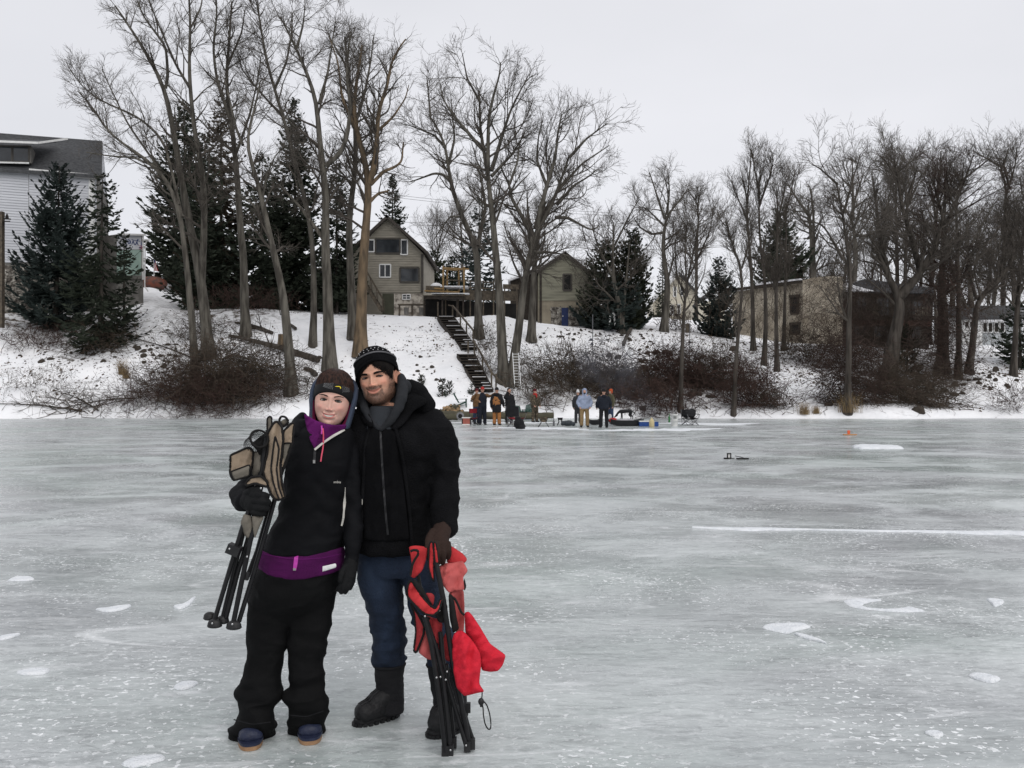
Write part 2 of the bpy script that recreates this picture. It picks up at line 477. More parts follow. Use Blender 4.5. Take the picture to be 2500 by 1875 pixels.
# ------------------------------------------------------------------ frozen snow lying on the ice
M_PATCH = pmat("crusted_snow", (0.80, 0.82, 0.84), (0.68, 0.71, 0.74), 14, 0.8, 0.5, 60)
def ice_pt(nx, ny):
    Y = F * EYE / (ny * S - HZ)
    return np.array(((nx * S - 512) / F * Y, Y))
def snow_patch(pts, label, seed, h=0.012, rough=0.12):
    p = np.array([ice_pt(*q) for q in pts])
    q = []
    n = len(p)
    for i in range(n):                       # round and roughen the outline
        a, b_, c, d = p[i - 1], p[i], p[(i + 1) % n], p[(i + 2) % n]
        for t in np.linspace(0, 1, 8, endpoint=False):
            q.append(0.5 * (2 * b_ + (c - a) * t + (2 * a - 5 * b_ + 4 * c - d) * t * t + (3 * b_ - a - 3 * c + d) * t ** 3))
    q = np.array(q)
    cen = q.mean(0); sz = np.linalg.norm(q - cen, axis=1).mean()
    q = cen + (q - cen) * (1 + rough * fbm(np.stack([q[:, 0] * 6, q[:, 1] * 6, 0 * q[:, 0] + seed], -1), 3, seed)[:, None])
    rings = []
    for f, z in ((1.0, 0.001), (0.97, h * 0.6), (0.9, h), (0.6, h * 1.1), (0.3, h), (0.02, h)):
        r = cen + (q - cen) * f
        zz = z + (0.25 * h * fbm(np.stack([r[:, 0] * 12, r[:, 1] * 12, 0 * r[:, 0]], -1), 2, seed) if f < 1 else 0)
        rings.append(np.stack([r[:, 0], r[:, 1], zz + 0 * r[:, 0]], -1))
    mb = MB().loft(rings)
    return single(mb, "snow_patch", M_PATCH, label, "snow patch", (cen[0], cen[1], 0), "crusted snow patches on the ice", True)
snow_patch([(1860, 1533), (1878, 1525), (1900, 1524), (1930, 1523.5), (1962, 1524), (1975, 1529), (1978, 1533), (1958, 1539), (1940, 1543), (1926, 1548), (1912, 1547), (1885, 1541)], "large kite shaped white snow patch on the bare ice at lower right", 3, rough=0.03)
snow_patch([(1938, 1547), (1965, 1552), (2000, 1564), (2020, 1573), (1995, 1567), (1960, 1558)], "thin white tail of snow pointing away from the kite shaped patch", 4)
def snow_ribbon(pts, w, label, seed, h=0.012):
    """a winding line of snow; w = widths in metres across the path"""
    p = np.array([ice_pt(*q) for q in pts]); n = 70
    L = np.r_[0, np.cumsum(np.linalg.norm(np.diff(p, axis=0), axis=1))]
    t = np.linspace(0, L[-1], n)
    q = np.stack([np.interp(t, L, p[:, i]) for i in range(2)], 1)
    for _ in range(3): q[1:-1] = 0.25 * q[:-2] + 0.5 * q[1:-1] + 0.25 * q[2:]
    T = np.gradient(q, axis=0); T /= np.linalg.norm(T, axis=1, keepdims=True); nn = np.stack([-T[:, 1], T[:, 0]], 1)
    ww = np.interp(np.linspace(0, 1, n), np.linspace(0, 1, len(w)), w)
    ra = 1 + 0.45 * fbm(np.column_stack([t * 5 / max(L[-1] / 6, 1), 0 * t + seed, 0 * t]), 3, seed); rb = 1 + 0.45 * fbm(np.column_stack([t * 5 / max(L[-1] / 6, 1), 0 * t + seed + 9, 0 * t]), 3, seed + 2)
    rows = []
    for f, z in ((-1, 0.001), (-0.75, h * 0.8), (0, h), (0.75, h * 0.8), (1, 0.001)):
        off = q + nn * (ww * f * (ra if f > 0 else rb))[:, None] * 0.5
        rows.append(np.column_stack([off, np.full(n, z)]))
    mb = MB().loft(np.transpose(np.array(rows), (1, 0, 2)), closed=False)
    return single(mb, "snow_patch", M_PATCH, label, "snow patch", (q[0][0], q[0][1], 0), "crusted snow patches on the ice", True)
snow_ribbon([(2150, 1467), (2110, 1467), (2084, 1470), (2090, 1480), (2115, 1487), (2160, 1491), (2205, 1491), (2228, 1486)], (0.03, 0.10, 0.12, 0.08, 0.05, 0.05, 0.10, 0.16), "curled ring of snow around a dark ice lens", 5)
snow_patch([(2368, 1651), (2385, 1646), (2432, 1655), (2440, 1662), (2420, 1669), (2388, 1661)], "ragged snow patch at the right edge of the ice", 6)
snow_patch([(2410, 1463), (2445, 1466), (2450, 1474), (2430, 1483), (2418, 1472)], "small crescent of snow at the far right", 7)
snow_patch([(2258, 1790), (2280, 1786), (2302, 1792), (2300, 1800), (2276, 1798)], "small snow patch near the lower right corner", 8)
snow_ribbon([(1690, 1289), (1740, 1291), (1800, 1293), (1950, 1294), (2100, 1297), (2300, 1300), (2530, 1304)], (0.02, 0.24, 0.05, 0.06, 0.11, 0.20, 0.34), "long straight ridge of blown snow across the ice at right", 9, 0.02)
snow_patch([(2080, 1090), (2130, 1088), (2190, 1091), (2205, 1096), (2150, 1097), (2100, 1096)], "low bank of snow beyond the long ridge", 10, 0.05)
snow_patch([(18, 1418), (45, 1408), (85, 1414), (60, 1420)], "small white patch of snow at the far left", 11)
snow_patch([(230, 1489), (262, 1486), (318, 1479), (300, 1490), (262, 1496)], "snow patch left of the tan chair legs", 12)
snow_patch([(425, 1482), (450, 1475), (478, 1458), (462, 1478), (440, 1487)], "slanting snow sliver beside the tan chair feet", 13)
snow_patch([(425, 1678), (450, 1668), (482, 1668), (465, 1680), (438, 1686)], "snow patch left of the flared trouser cuff", 14)
snow_patch([(300, 1866), (340, 1850), (390, 1845), (402, 1856), (360, 1868), (325, 1875)], "broad snow patch at the bottom left of the ice", 15)
snow_patch([(40, 1642), (75, 1634), (122, 1636), (105, 1648), (60, 1650)], "flat snow patch at the left edge", 16)
snow_patch([(0, 1556), (25, 1551), (50, 1549), (30, 1558), (0, 1564)], "snow sliver cut off by the left side", 17)
for q_, l_ in (([(1180, 1046), (1260, 1044), (1380, 1047), (1440, 1049)], "trampled snow streak before the left half of the camp"), ([(1420, 1052), (1540, 1050), (1660, 1049), (1760, 1046)], "trampled snow streak before the right half of the camp"), ([(1080, 1031), (1170, 1033), (1280, 1032), (1400, 1031)], "snow strip under the red chair and the overalls"), ([(1570, 1034), (1660, 1033), (1760, 1036), (1850, 1033)], "snow strip under the buckets and the right hand camp chair")):
    snow_ribbon(q_, (0.1, 1.6, 2.2, 0.2), l_, len(l_), 0.008)
# ------------------------------------------------------------------ bare trees
M_BARK = pmat("grey_bark", (0.128, 0.117, 0.098), (0.045, 0.040, 0.033), 4.5, 0.9, 1.0, 9, (1, 1, 0.16), lo=0.38, hi=0.62, detail=8)
M_BARK_O = pmat("orange_brown_bark", (0.185, 0.132, 0.082), (0.080, 0.060, 0.040), 3.5, 0.9, 1.0, 9, (1, 1, 0.2), lo=0.38, hi=0.62, detail=8)
M_BARK_D = pmat("dark_bark", (0.085, 0.073, 0.062), (0.032, 0.027, 0.022), 4.5, 0.9, 1.0, 9, (1, 1, 0.16), lo=0.38, hi=0.62, detail=8)
M_TWIG = pmat("twig_bark", (0.090, 0.078, 0.066), (0.055, 0.047, 0.040), 3, 0.9)
M_TWIG_R = pmat("vine_bark", (0.060, 0.038, 0.030), (0.030, 0.020, 0.016), 3, 0.9)
def resample(P, n):
    P = np.asarray(P, float)
    d = np.r_[0, np.cumsum(np.linalg.norm(np.diff(P, axis=0), axis=1))]
    t = np.linspace(0, d[-1], n)
    # smooth (Catmull-Rom like) by interpolating and then averaging
    Q = np.stack([np.interp(t, d, P[:, i]) for i in range(P.shape[1])], 1)
    for _ in range(2):
        Q[1:-1] = 0.25 * Q[:-2] + 0.5 * Q[1:-1] + 0.25 * Q[2:]
    return Q
def grow(P, R, n, rng, ang=(25, 55), ratio=(0.3, 0.55), t0=0.25, nseg=6, trop=0.10, wob=0.18, rr=0.6, rmax=None, tip=0.3, up=None, lmin=0.3, abslen=None):
    """n children on the branches P (nb, k, 3), R (nb, k): arrays of new branches"""
    seg = np.linalg.norm(np.diff(P, axis=1), axis=2); L = seg.sum(1)
    pi = rng.choice(len(P), n, p=L / L.sum())
    t = t0 + (0.99 - t0) * rng.random(n) ** 0.8
    k = P.shape[1]
    f = t * (k - 1); i = np.minimum(f.astype(int), k - 2); w = (f - i)[:, None]
    pos = P[pi, i] * (1 - w) + P[pi, i + 1] * w
    rad = R[pi, i] * (1 - w[:, 0]) + R[pi, i + 1] * w[:, 0]
    T = P[pi, i + 1] - P[pi, i]; T /= np.linalg.norm(T, axis=1, keepdims=True) + 1e-9
    rv = rng.normal(size=(n, 3)); rv -= (rv * T).sum(1, keepdims=True) * T; rv /= np.linalg.norm(rv, axis=1, keepdims=True) + 1e-9
    a = np.radians(rng.uniform(*ang, n))[:, None]
    d = T * np.cos(a) + rv * np.sin(a)
    ln = L[pi] * rng.uniform(*ratio, n) * (1 - 0.55 * t) if abslen is None else rng.uniform(*abslen, n) * (1 - 0.72 * t)
    ln = np.maximum(ln, lmin)
    r0 = np.minimum(rad * rr, rmax if rmax else 9)
    out = np.empty((n, nseg + 1, 3)); out[:, 0] = pos
    st = (ln / nseg)[:, None]
    upv = np.array((0, 0, 1.0)) if up is None else np.asarray(up, float)
    for s in range(nseg):
        d = d + wob * rng.normal(size=(n, 3)) + trop * upv
        d /= np.linalg.norm(d, axis=1, keepdims=True)
        out[:, s + 1] = out[:, s] + d * st
    rr_ = r0[:, None] * np.linspace(1, tip, nseg + 1)[None]
    return out, rr_
def bare_tree(paths, Y, label, rng_seed, n1=34, n2=6, n3=10, n4=2, w=None, bark=None, twig=None, name="bare_tree", group="bare trees on the bank", depth=0.35, trop=0.055, l1=(0.22, 0.5), ang1=(28, 68), twl=1.0, droop=False, crown_from=0.3, base=None):
    """paths: traced trunk and limbs [(points in photo pixels, width0, width1)], the first is the trunk"""
    rng = np.random.default_rng(rng_seed)
    trunk = MB(); P0, R0 = [], []
    bx = None
    for j, (pts, w0, w1) in enumerate(paths):
        pts = np.array(pts, float)
        n = 24
        q = resample(resample(pts, 60)[:int(60 * (0.80 if pts[0, 0] > 1700 else 0.87 if pts[0, 0] > 950 else 0.96))], n)      # the fine twigs reach on beyond the traced limb
        s = np.linspace(0, 1, n)
        if j == 0:
            yy = Y + depth * 1.2 * s * s * rng.uniform(-1, 1)
            y_tr, q_tr = yy, q
        else:
            k = np.argmin(((q_tr - q[0]) ** 2).sum(1))     # leave from the trunk at its own depth
            ln = np.linalg.norm(np.diff(q, axis=0), axis=1).sum() * px(Y)
            yy = y_tr[k] + depth * ln * rng.choice((-1, 1)) * rng.uniform(0.4, 1.0) * s
        p3 = np.stack([N(a, b, c) for (a, b), c in zip(q, yy)])
        r = np.linspace(w0, w1, n) * px(Y) * 0.5
        if j == 0:
            p3[0, 2] = min(p3[0, 2], gz(p3[0, 0], p3[0, 1])) - 0.15
            r = r * (1 + 0.55 * np.exp(-s * 22))            # root flare
            bx = p3[0] + np.array((0, 0, 0.15))
        P0.append(p3); R0.append(r)
    root = empty(name, bx, label, "tree", group)
    for p, r in zip(P0, R0):
        v, f = tubes(p[None], r[None], 10)
        th = fbm(v * np.array((5, 5, 0.9)), 3, rng_seed)
        c = np.repeat(p, 10, 0)
        v = c + (v - c) * (1 + 0.10 * th[:, None])
        trunk.add(v, f)
    trunk.build("trunk", bark or M_BARK, root, True)
    P = np.stack(P0); R = np.stack(R0)
    kk = int(24 * crown_from)
    Pc = P.copy(); Rc = R.copy()
    Pc[0, :] = resample(P[0, kk:], 24); Rc[0] = np.interp(np.linspace(kk, 23, 24), np.arange(24), R[0])
    cr = MB()
    rs = px(Y)
    B1, Q1 = grow(Pc, Rc, int(n1 * 1.25), rng, ang1, l1, 0.10, 7, trop, 0.12, 0.5, 0.095, 0.28, abslen=(l1[0] * 10.5, l1[1] * 10.5))
    cr.add(*tubes(B1, Q1, 6))
    A = np.concatenate([B1, Pc[:, -8:][:, np.linspace(0, 7, 8).astype(int)]]); AR = np.concatenate([Q1, Rc[:, -8:]])
    B2, Q2 = grow(A, AR, int(n1 * n2 * 1.3), rng, (24, 62), (0.34, 0.60), 0.12, 5, trop * 0.9, 0.14, 0.6, 0.034, 0.4, lmin=0.9 * twl)
    cr.add(*tubes(B2, np.maximum(Q2, 0.011), 3))
    up = (0, 0, 1) if not droop else (0, 0, -0.8)
    B3, Q3 = grow(B2, Q2, n1 * n2 * n3 // 2, rng, (20, 50), (0.45, 0.75), 0.15, 2, trop * 0.8, 0.20, 0.6, 0.014, 0.5, up, lmin=0.55 * twl)
    cr.add(*tubes(B3, np.maximum(Q3, 0.0055), 3))
    if n4:
        B4, Q4 = grow(B3, Q3, n1 * n2 * n3 // 2 * n4, rng, (18, 48), (0.45, 0.75), 0.15, 1, trop * 0.8, 0.18, 0.7, 0.008, 0.6, up, lmin=0.4 * twl)
        cr.add(*tubes(B4, np.maximum(Q4, 0.0045), 3))
    cr.build("crown", twig or M_TWIG, root, False)
    return root
def path_y(pts):
    return hit(*pts[0])
def T(paths, label, seed, Y=None, **k):
    return bare_tree(paths, Y or path_y(paths[0][0]), label, seed, **k)
T([([(477, 918), (469, 785), (456, 649), (437, 500), (394, 415), (330, 370), (248, 317), (235, 260), (190, 220), (150, 205)], 19, 3),
   ([(445, 530), (400, 340), (336, 283), (275, 260), (218, 230), (181, 189), (150, 128)], 9, 2),
   ([(437, 500), (380, 400), (310, 300), (270, 215), (240, 150)], 8, 2),
   ([(394, 415), (330, 385), (260, 380), (200, 370)], 6, 2)],
  "leaning locust tree whose limbs sweep far out over the grey roof", 1, n1=40, n4=2, trop=0.07)
T([([(509, 875), (505, 798), (492, 699), (479, 616), (466, 566), (448, 470), (421, 304), (404, 216), (377, 162), (343, 108), (316, 61), (282, 20), (262, -30)], 27, 4),
   ([(404, 216), (410, 186), (408, 150), (404, 111), (380, 80), (350, 40), (330, -10)], 8, 3),
   ([(492, 699), (499, 566), (498, 439), (475, 324), (464, 216), (461, 145), (466, 67), (461, 0), (462, -50)], 18, 4),
   ([(464, 216), (430, 160), (400, 90), (370, 20), (350, -40)], 7, 2),
   ([(466, 67), (490, 20), (500, -40)], 5, 2)],
  "tall twin stemmed grey tree rising from the brush pile", 2, n1=44)
T([([(600, 823), (598, 765), (595, 633), (585, 543), (579, 422), (566, 304), (549, 202), (556, 145), (562, 67), (566, 0), (570, -40)], 22, 4),
   ([(566, 304), (530, 200), (520, 120), (530, 30), (525, -40)], 9, 3),
   ([(575, 380), (610, 280), (628, 200), (640, 120)], 7, 2),
   ([(556, 160), (590, 80), (600, 10)], 6, 2)],
  "straight grey trunk standing alone behind the fallen log", 3, n1=40)
T([([(711, 964), (704, 831), (691, 715), (671, 626), (651, 543), (640, 489), (620, 405), (593, 354), (606, 321), (630, 236), (640, 160)], 26, 3),
   ([(593, 354), (575, 310), (560, 240), (545, 180)], 8, 2),
   ([(655, 560), (620, 500), (570, 465), (530, 455)], 8, 2),
   ([(640, 489), (650, 430), (672, 380), (700, 350)], 6, 2)],
  "leaning trunk that rises right behind the woman with the tan chair", 4, n1=30, l1=(0.15, 0.35))
T([([(764, 845), (767, 732), (764, 600), (750, 500), (715, 380), (694, 290), (670, 219), (647, 135), (637, 67), (626, 0), (620, -40)], 16, 4),
   ([(670, 219), (700, 150), (712, 80), (715, 20)], 7, 2),
   ([(694, 290), (640, 230), (590, 170), (575, 110)], 6, 2)],
  "slim pale trunk between the leaning tree and the furrowed grey tree", 5, n1=36)
T([([(805, 904), (802, 782), (797, 632), (790, 583), (799, 506), (786, 388), (775, 304), (779, 253), (745, 169), (725, 118), (688, 50), (665, 0)], 29, 4),
   ([(790, 583), (760, 543), (734, 507), (700, 470), (670, 440)], 11, 3),
   ([(796, 405), (836, 371), (850, 321), (856, 253), (846, 202), (850, 120), (862, 60)], 13, 3),
   ([(725, 118), (740, 60), (745, 10)], 7, 2),
   ([(779, 253), (800, 180), (812, 100), (820, 40)], 8, 2)],
  "furrowed grey trunk directly above the brown haired head", 6, n1=46)
T([([(863, 825), (858, 700), (850, 540), (863, 456), (870, 388), (867, 304), (860, 236), (850, 169), (843, 101), (838, 50)], 22, 4),
   ([(867, 304), (890, 230), (905, 150), (915, 70)], 9, 2),
   ([(850, 169), (815, 110), (790, 60)], 6, 2)],
  "grey trunk just left of the orange tinted one", 7, n1=40)
T([([(880, 868), (883, 739), (890, 577), (899, 504), (900, 439), (894, 388), (877, 354), (867, 310), (862, 240), (880, 150), (888, 70)], 30, 5),
   ([(900, 450), (910, 422), (917, 388), (921, 321), (924, 270), (948, 202), (954, 152), (981, 105), (1005, 81)], 16, 3),
   ([(905, 450), (914, 442), (937, 418), (964, 408), (981, 395), (985, 340)], 10, 3),
   ([(900, 495), (924, 472), (951, 466)], 9, 5),
   ([(921, 321), (960, 285), (990, 240), (1000, 200)], 7, 2),
   ([(867, 310), (835, 240), (825, 150), (800, 80)], 8, 2)],
  "thick orange tinted trunk at the corner of the tan house", 8, n1=48, bark=M_BARK_O)
T([([(1169, 824), (1167, 703), (1165, 613), (1152, 580), (1139, 555), (1112, 487), (1098, 444), (1095, 403), (1088, 359), (1075, 319), (1051, 285), (1017, 248), (994, 211)], 21, 4),
   ([(1098, 440), (1080, 425), (1060, 423), (1020, 438), (996, 446), (985, 430)], 8, 2),
   ([(1095, 403), (1110, 340), (1105, 285), (1085, 240)], 8, 2),
   ([(1088, 359), (1060, 330), (1010, 310), (980, 300)], 6, 2),
   ([(1166, 600), (1186, 504), (1175, 440), (1160, 380)], 11, 4),
   ([(1125, 530), (1100, 528), (1075, 560), (1050, 600)], 5, 2),
   ([(1051, 285), (1045, 220), (1040, 170)], 6, 2)],
  "grey tree above the stairs with one drooping crooked branch", 9, n1=44)
T([([(1230, 935), (1223, 793), (1216, 667), (1210, 622), (1203, 538), (1196, 470), (1190, 420), (1183, 369), (1169, 319), (1173, 251), (1166, 180), (1170, 110)], 27, 4),
   ([(1183, 369), (1166, 352), (1139, 319), (1109, 285), (1080, 240), (1070, 170)], 10, 2),
   ([(1190, 420), (1193, 285), (1207, 224), (1220, 184), (1225, 110)], 12, 3),
   ([(1200, 417), (1230, 319), (1247, 268), (1264, 234), (1281, 200), (1308, 177), (1335, 165)], 11, 2),
   ([(1200, 430), (1254, 373), (1274, 336), (1310, 320)], 9, 2),
   ([(1173, 251), (1140, 190), (1125, 110)], 7, 2)],
  "tallest tree at the foot of the stairs, left of the ladder", 10, n1=52)
T([([(1248, 940), (1257, 866), (1270, 775), (1281, 685), (1295, 613), (1299, 584), (1321, 545), (1348, 504), (1358, 470), (1389, 386), (1399, 336), (1412, 290)], 25, 4),
   ([(1297, 595), (1298, 572), (1274, 528), (1247, 481), (1244, 450), (1227, 420), (1215, 380)], 14, 4),
   ([(1244, 450), (1264, 393), (1267, 353), (1287, 312)], 7, 2),
   ([(1308, 560), (1321, 504), (1335, 454), (1348, 413), (1358, 369), (1362, 319), (1372, 278), (1379, 234)], 14, 3),
   ([(1358, 500), (1372, 487), (1399, 454), (1439, 430), (1470, 400)], 9, 2),
   ([(1355, 531), (1385, 531), (1422, 551), (1443, 562), (1480, 545)], 9, 3),
   ([(1300, 615), (1348, 616), (1379, 622), (1416, 639)], 8, 2),
   ([(1335, 454), (1310, 390), (1315, 330), (1330, 270)], 8, 2),
   ([(1389, 386), (1430, 340), (1470, 310), (1500, 290)], 8, 2),
   ([(1358, 470), (1420, 400), (1480, 360), (1510, 340)], 8, 2)],
  "spreading tree with a dense fan crown that the ladder leans on", 11, n1=64, n2=7, depth=0.28, trop=0.08)
T([([(1297, 832), (1301, 739), (1303, 667), (1310, 600), (1325, 520), (1345, 440)], 22, 5),
   ([(1310, 600), (1290, 530), (1285, 450)], 9, 3), ([(1325, 520), (1360, 470), (1390, 420)], 8, 3)],
  "grey trunk close behind the ladder tree, before the barn", 12, n1=22, l1=(0.2, 0.4))
T([([(1520, 812), (1512, 749), (1498, 682), (1495, 616), (1500, 560), (1490, 500)], 15, 3),
   ([(1520, 800), (1524, 735), (1532, 650), (1540, 560)], 9, 3),
   ([(1510, 745), (1478, 712), (1462, 697), (1440, 660)], 7, 2),
   ([(1498, 682), (1460, 600), (1440, 540)], 6, 2), ([(1500, 600), (1540, 520), (1570, 470)], 6, 2)],
  "low multi stemmed tree in front of the dark yews", 13, n1=34, n2=6)
T([([(1621, 809), (1628, 732), (1631, 692), (1621, 633), (1618, 594), (1625, 532), (1634, 518), (1663, 485), (1688, 449), (1705, 420)], 19, 3),
   ([(1623, 535), (1605, 481), (1587, 424), (1577, 405)], 7, 2),
   ([(1628, 525), (1634, 470), (1632, 410)], 7, 2),
   ([(1618, 568), (1590, 572), (1561, 554), (1540, 520)], 7, 2),
   ([(1620, 550), (1590, 520), (1565, 500)], 6, 2),
   ([(1631, 680), (1645, 630), (1680, 600)], 6, 2)],
  "stout tree with broken top beside the white farmhouse", 14, n1=30, l1=(0.2, 0.42))
T([([(1661, 1002), (1664, 898), (1667, 815), (1672, 732), (1674, 713), (1683, 660), (1702, 575), (1715, 500)], 12, 3),
   ([(1673, 715), (1652, 677), (1648, 600), (1655, 540)], 6, 2),
   ([(1680, 680), (1700, 640), (1735, 560), (1745, 480)], 6, 2),
   ([(1676, 700), (1672, 600), (1680, 520)], 5, 2)],
  "slender tree with an upswept broom crown growing from the shore brush", 15, n1=34, n2=6, trop=0.14, ang1=(18, 40), bark=M_BARK_D)
T([([(1790, 1022), (1798, 862), (1805, 789), (1812, 717), (1811, 655), (1786, 594), (1768, 525), (1753, 467), (1758, 420)], 12, 3),
   ([(1811, 655), (1830, 590), (1845, 520)], 5, 2)],
  "thin crooked poplar with its base in the vine mound", 16, n1=22, n2=5, trop=0.16, ang1=(15, 35), l1=(0.15, 0.3), bark=M_BARK_D)
T([([(1839, 855), (1837, 717), (1833, 640), (1827, 576), (1822, 467), (1804, 402), (1797, 319)], 12, 2),
   ([(1826, 540), (1800, 480), (1780, 440)], 5, 2), ([(1824, 500), (1832, 400), (1836, 350)], 5, 2)],
  "leftmost of the tall upright poplars by the stucco building", 17, n1=26, n2=5, trop=0.18, ang1=(15, 35), l1=(0.15, 0.3), bark=M_BARK_D)
T([([(1865, 892), (1870, 789), (1868, 690), (1854, 575), (1853, 485), (1856, 395), (1858, 322), (1850, 295)], 12, 2),
   ([(1854, 500), (1880, 430), (1895, 360)], 6, 2), ([(1853, 470), (1840, 400), (1835, 350)], 5, 2)],
  "tallest upright poplar in front of the stucco building", 18, n1=28, n2=5, trop=0.18, ang1=(15, 35), l1=(0.15, 0.3), bark=M_BARK_D)
T([([(1897, 907), (1895, 800), (1895, 699), (1898, 580), (1898, 503), (1893, 420), (1895, 350)], 12, 2),
   ([(1898, 540), (1915, 470), (1925, 410)], 5, 2)],
  "upright poplar just before the upper stucco window", 19, n1=24, n2=5, trop=0.18, ang1=(15, 35), l1=(0.15, 0.3), bark=M_BARK_D)
T([([(1913, 856), (1917, 702), (1919, 600), (1919, 467), (1930, 390)], 10, 2),
   ([(1919, 520), (1935, 450), (1945, 400)], 4, 2)],
  "thin pole like tree right of the upper stucco window", 20, n1=20, n2=5, trop=0.16, ang1=(15, 40), l1=(0.15, 0.3), bark=M_BARK_D)
T([([(2069, 1008), (2072, 862), (2074, 753), (2076, 663), (2062, 557), (2051, 485), (2037, 431), (2050, 380), (2069, 333), (2077, 315)], 17, 3),
   ([(2058, 633), (2022, 568), (2004, 546), (1950, 536), (1935, 515)], 8, 2),
   ([(2060, 520), (2085, 430), (2100, 380), (2110, 340)], 7, 2),
   ([(2045, 450), (2000, 410), (1960, 390)], 6, 2),
   ([(2070, 600), (2120, 540), (2135, 480)], 6, 2)],
  "dark trunk at the shore with an arched vine hung left limb", 21, n1=44, bark=M_BARK_D)
T([([(2167, 925), (2181, 843), (2195, 771), (2197, 724), (2185, 709), (2156, 648), (2142, 612), (2102, 575), (2069, 532)], 40, 5),
   ([(2180, 700), (2167, 666), (2152, 594), (2134, 467), (2128, 410), (2140, 360)], 14, 3),
   ([(2197, 724), (2210, 709), (2239, 677), (2257, 648), (2283, 604), (2300, 540), (2310, 460)], 24, 5),
   ([(2245, 660), (2225, 575), (2203, 510), (2192, 438), (2181, 377), (2185, 320)], 15, 3),
   ([(2203, 510), (2230, 440), (2250, 380)], 7, 2),
   ([(2270, 630), (2330, 590), (2390, 560)], 8, 2),
   ([(2192, 438), (2160, 390), (2135, 370)], 6, 2)],
  "massive forked tree whose trunk splits in a wide V at roof height", 22, n1=56, bark=M_BARK_D)
T([([(2300, 914), (2304, 753), (2297, 720), (2304, 612), (2304, 532), (2310, 420), (2312, 322)], 32, 4),
   ([(2304, 560), (2340, 480), (2370, 400), (2390, 330)], 10, 2),
   ([(2304, 540), (2280, 450), (2285, 370)], 9, 2), ([(2300, 640), (2260, 560), (2240, 480)], 8, 2)],
  "broad vine wrapped trunk right of the forked tree", 23, n1=56, n2=6, bark=M_BARK_D, twig=M_TWIG_R)
T([([(2340, 923), (2341, 800), (2340, 681), (2337, 575), (2333, 485), (2348, 449), (2358, 377), (2395, 322), (2400, 300)], 16, 3),
   ([(2335, 520), (2310, 450), (2300, 380)], 6, 2), ([(2350, 440), (2400, 400), (2440, 370)], 6, 2)],
  "straight dark trunk second from the vine wrapped one", 24, n1=40, bark=M_BARK_D)
T([([(2365, 912), (2376, 825), (2383, 753), (2384, 731), (2413, 709), (2456, 666), (2481, 612), (2471, 575), (2449, 539), (2465, 460), (2490, 400)], 18, 4),
   ([(2384, 731), (2366, 666), (2355, 600)], 9, 3), ([(2449, 539), (2420, 586), (2369, 622)], 6, 3),
   ([(2481, 612), (2510, 560), (2530, 500)], 7, 2), ([(2465, 460), (2450, 400), (2470, 340)], 6, 2)],
  "pale based tree that bends right before the small white houses", 25, n1=40, bark=M_BARK_D)
T([([(2474, 918), (2481, 789), (2492, 645), (2500, 560), (2505, 460), (2500, 370)], 16, 4),
   ([(2495, 600), (2470, 520), (2440, 470)], 6, 2), ([(2500, 540), (2540, 460), (2560, 400)], 7, 2)],
  "trunk at the right hand edge of the photograph", 26, n1=36, bark=M_BARK_D)
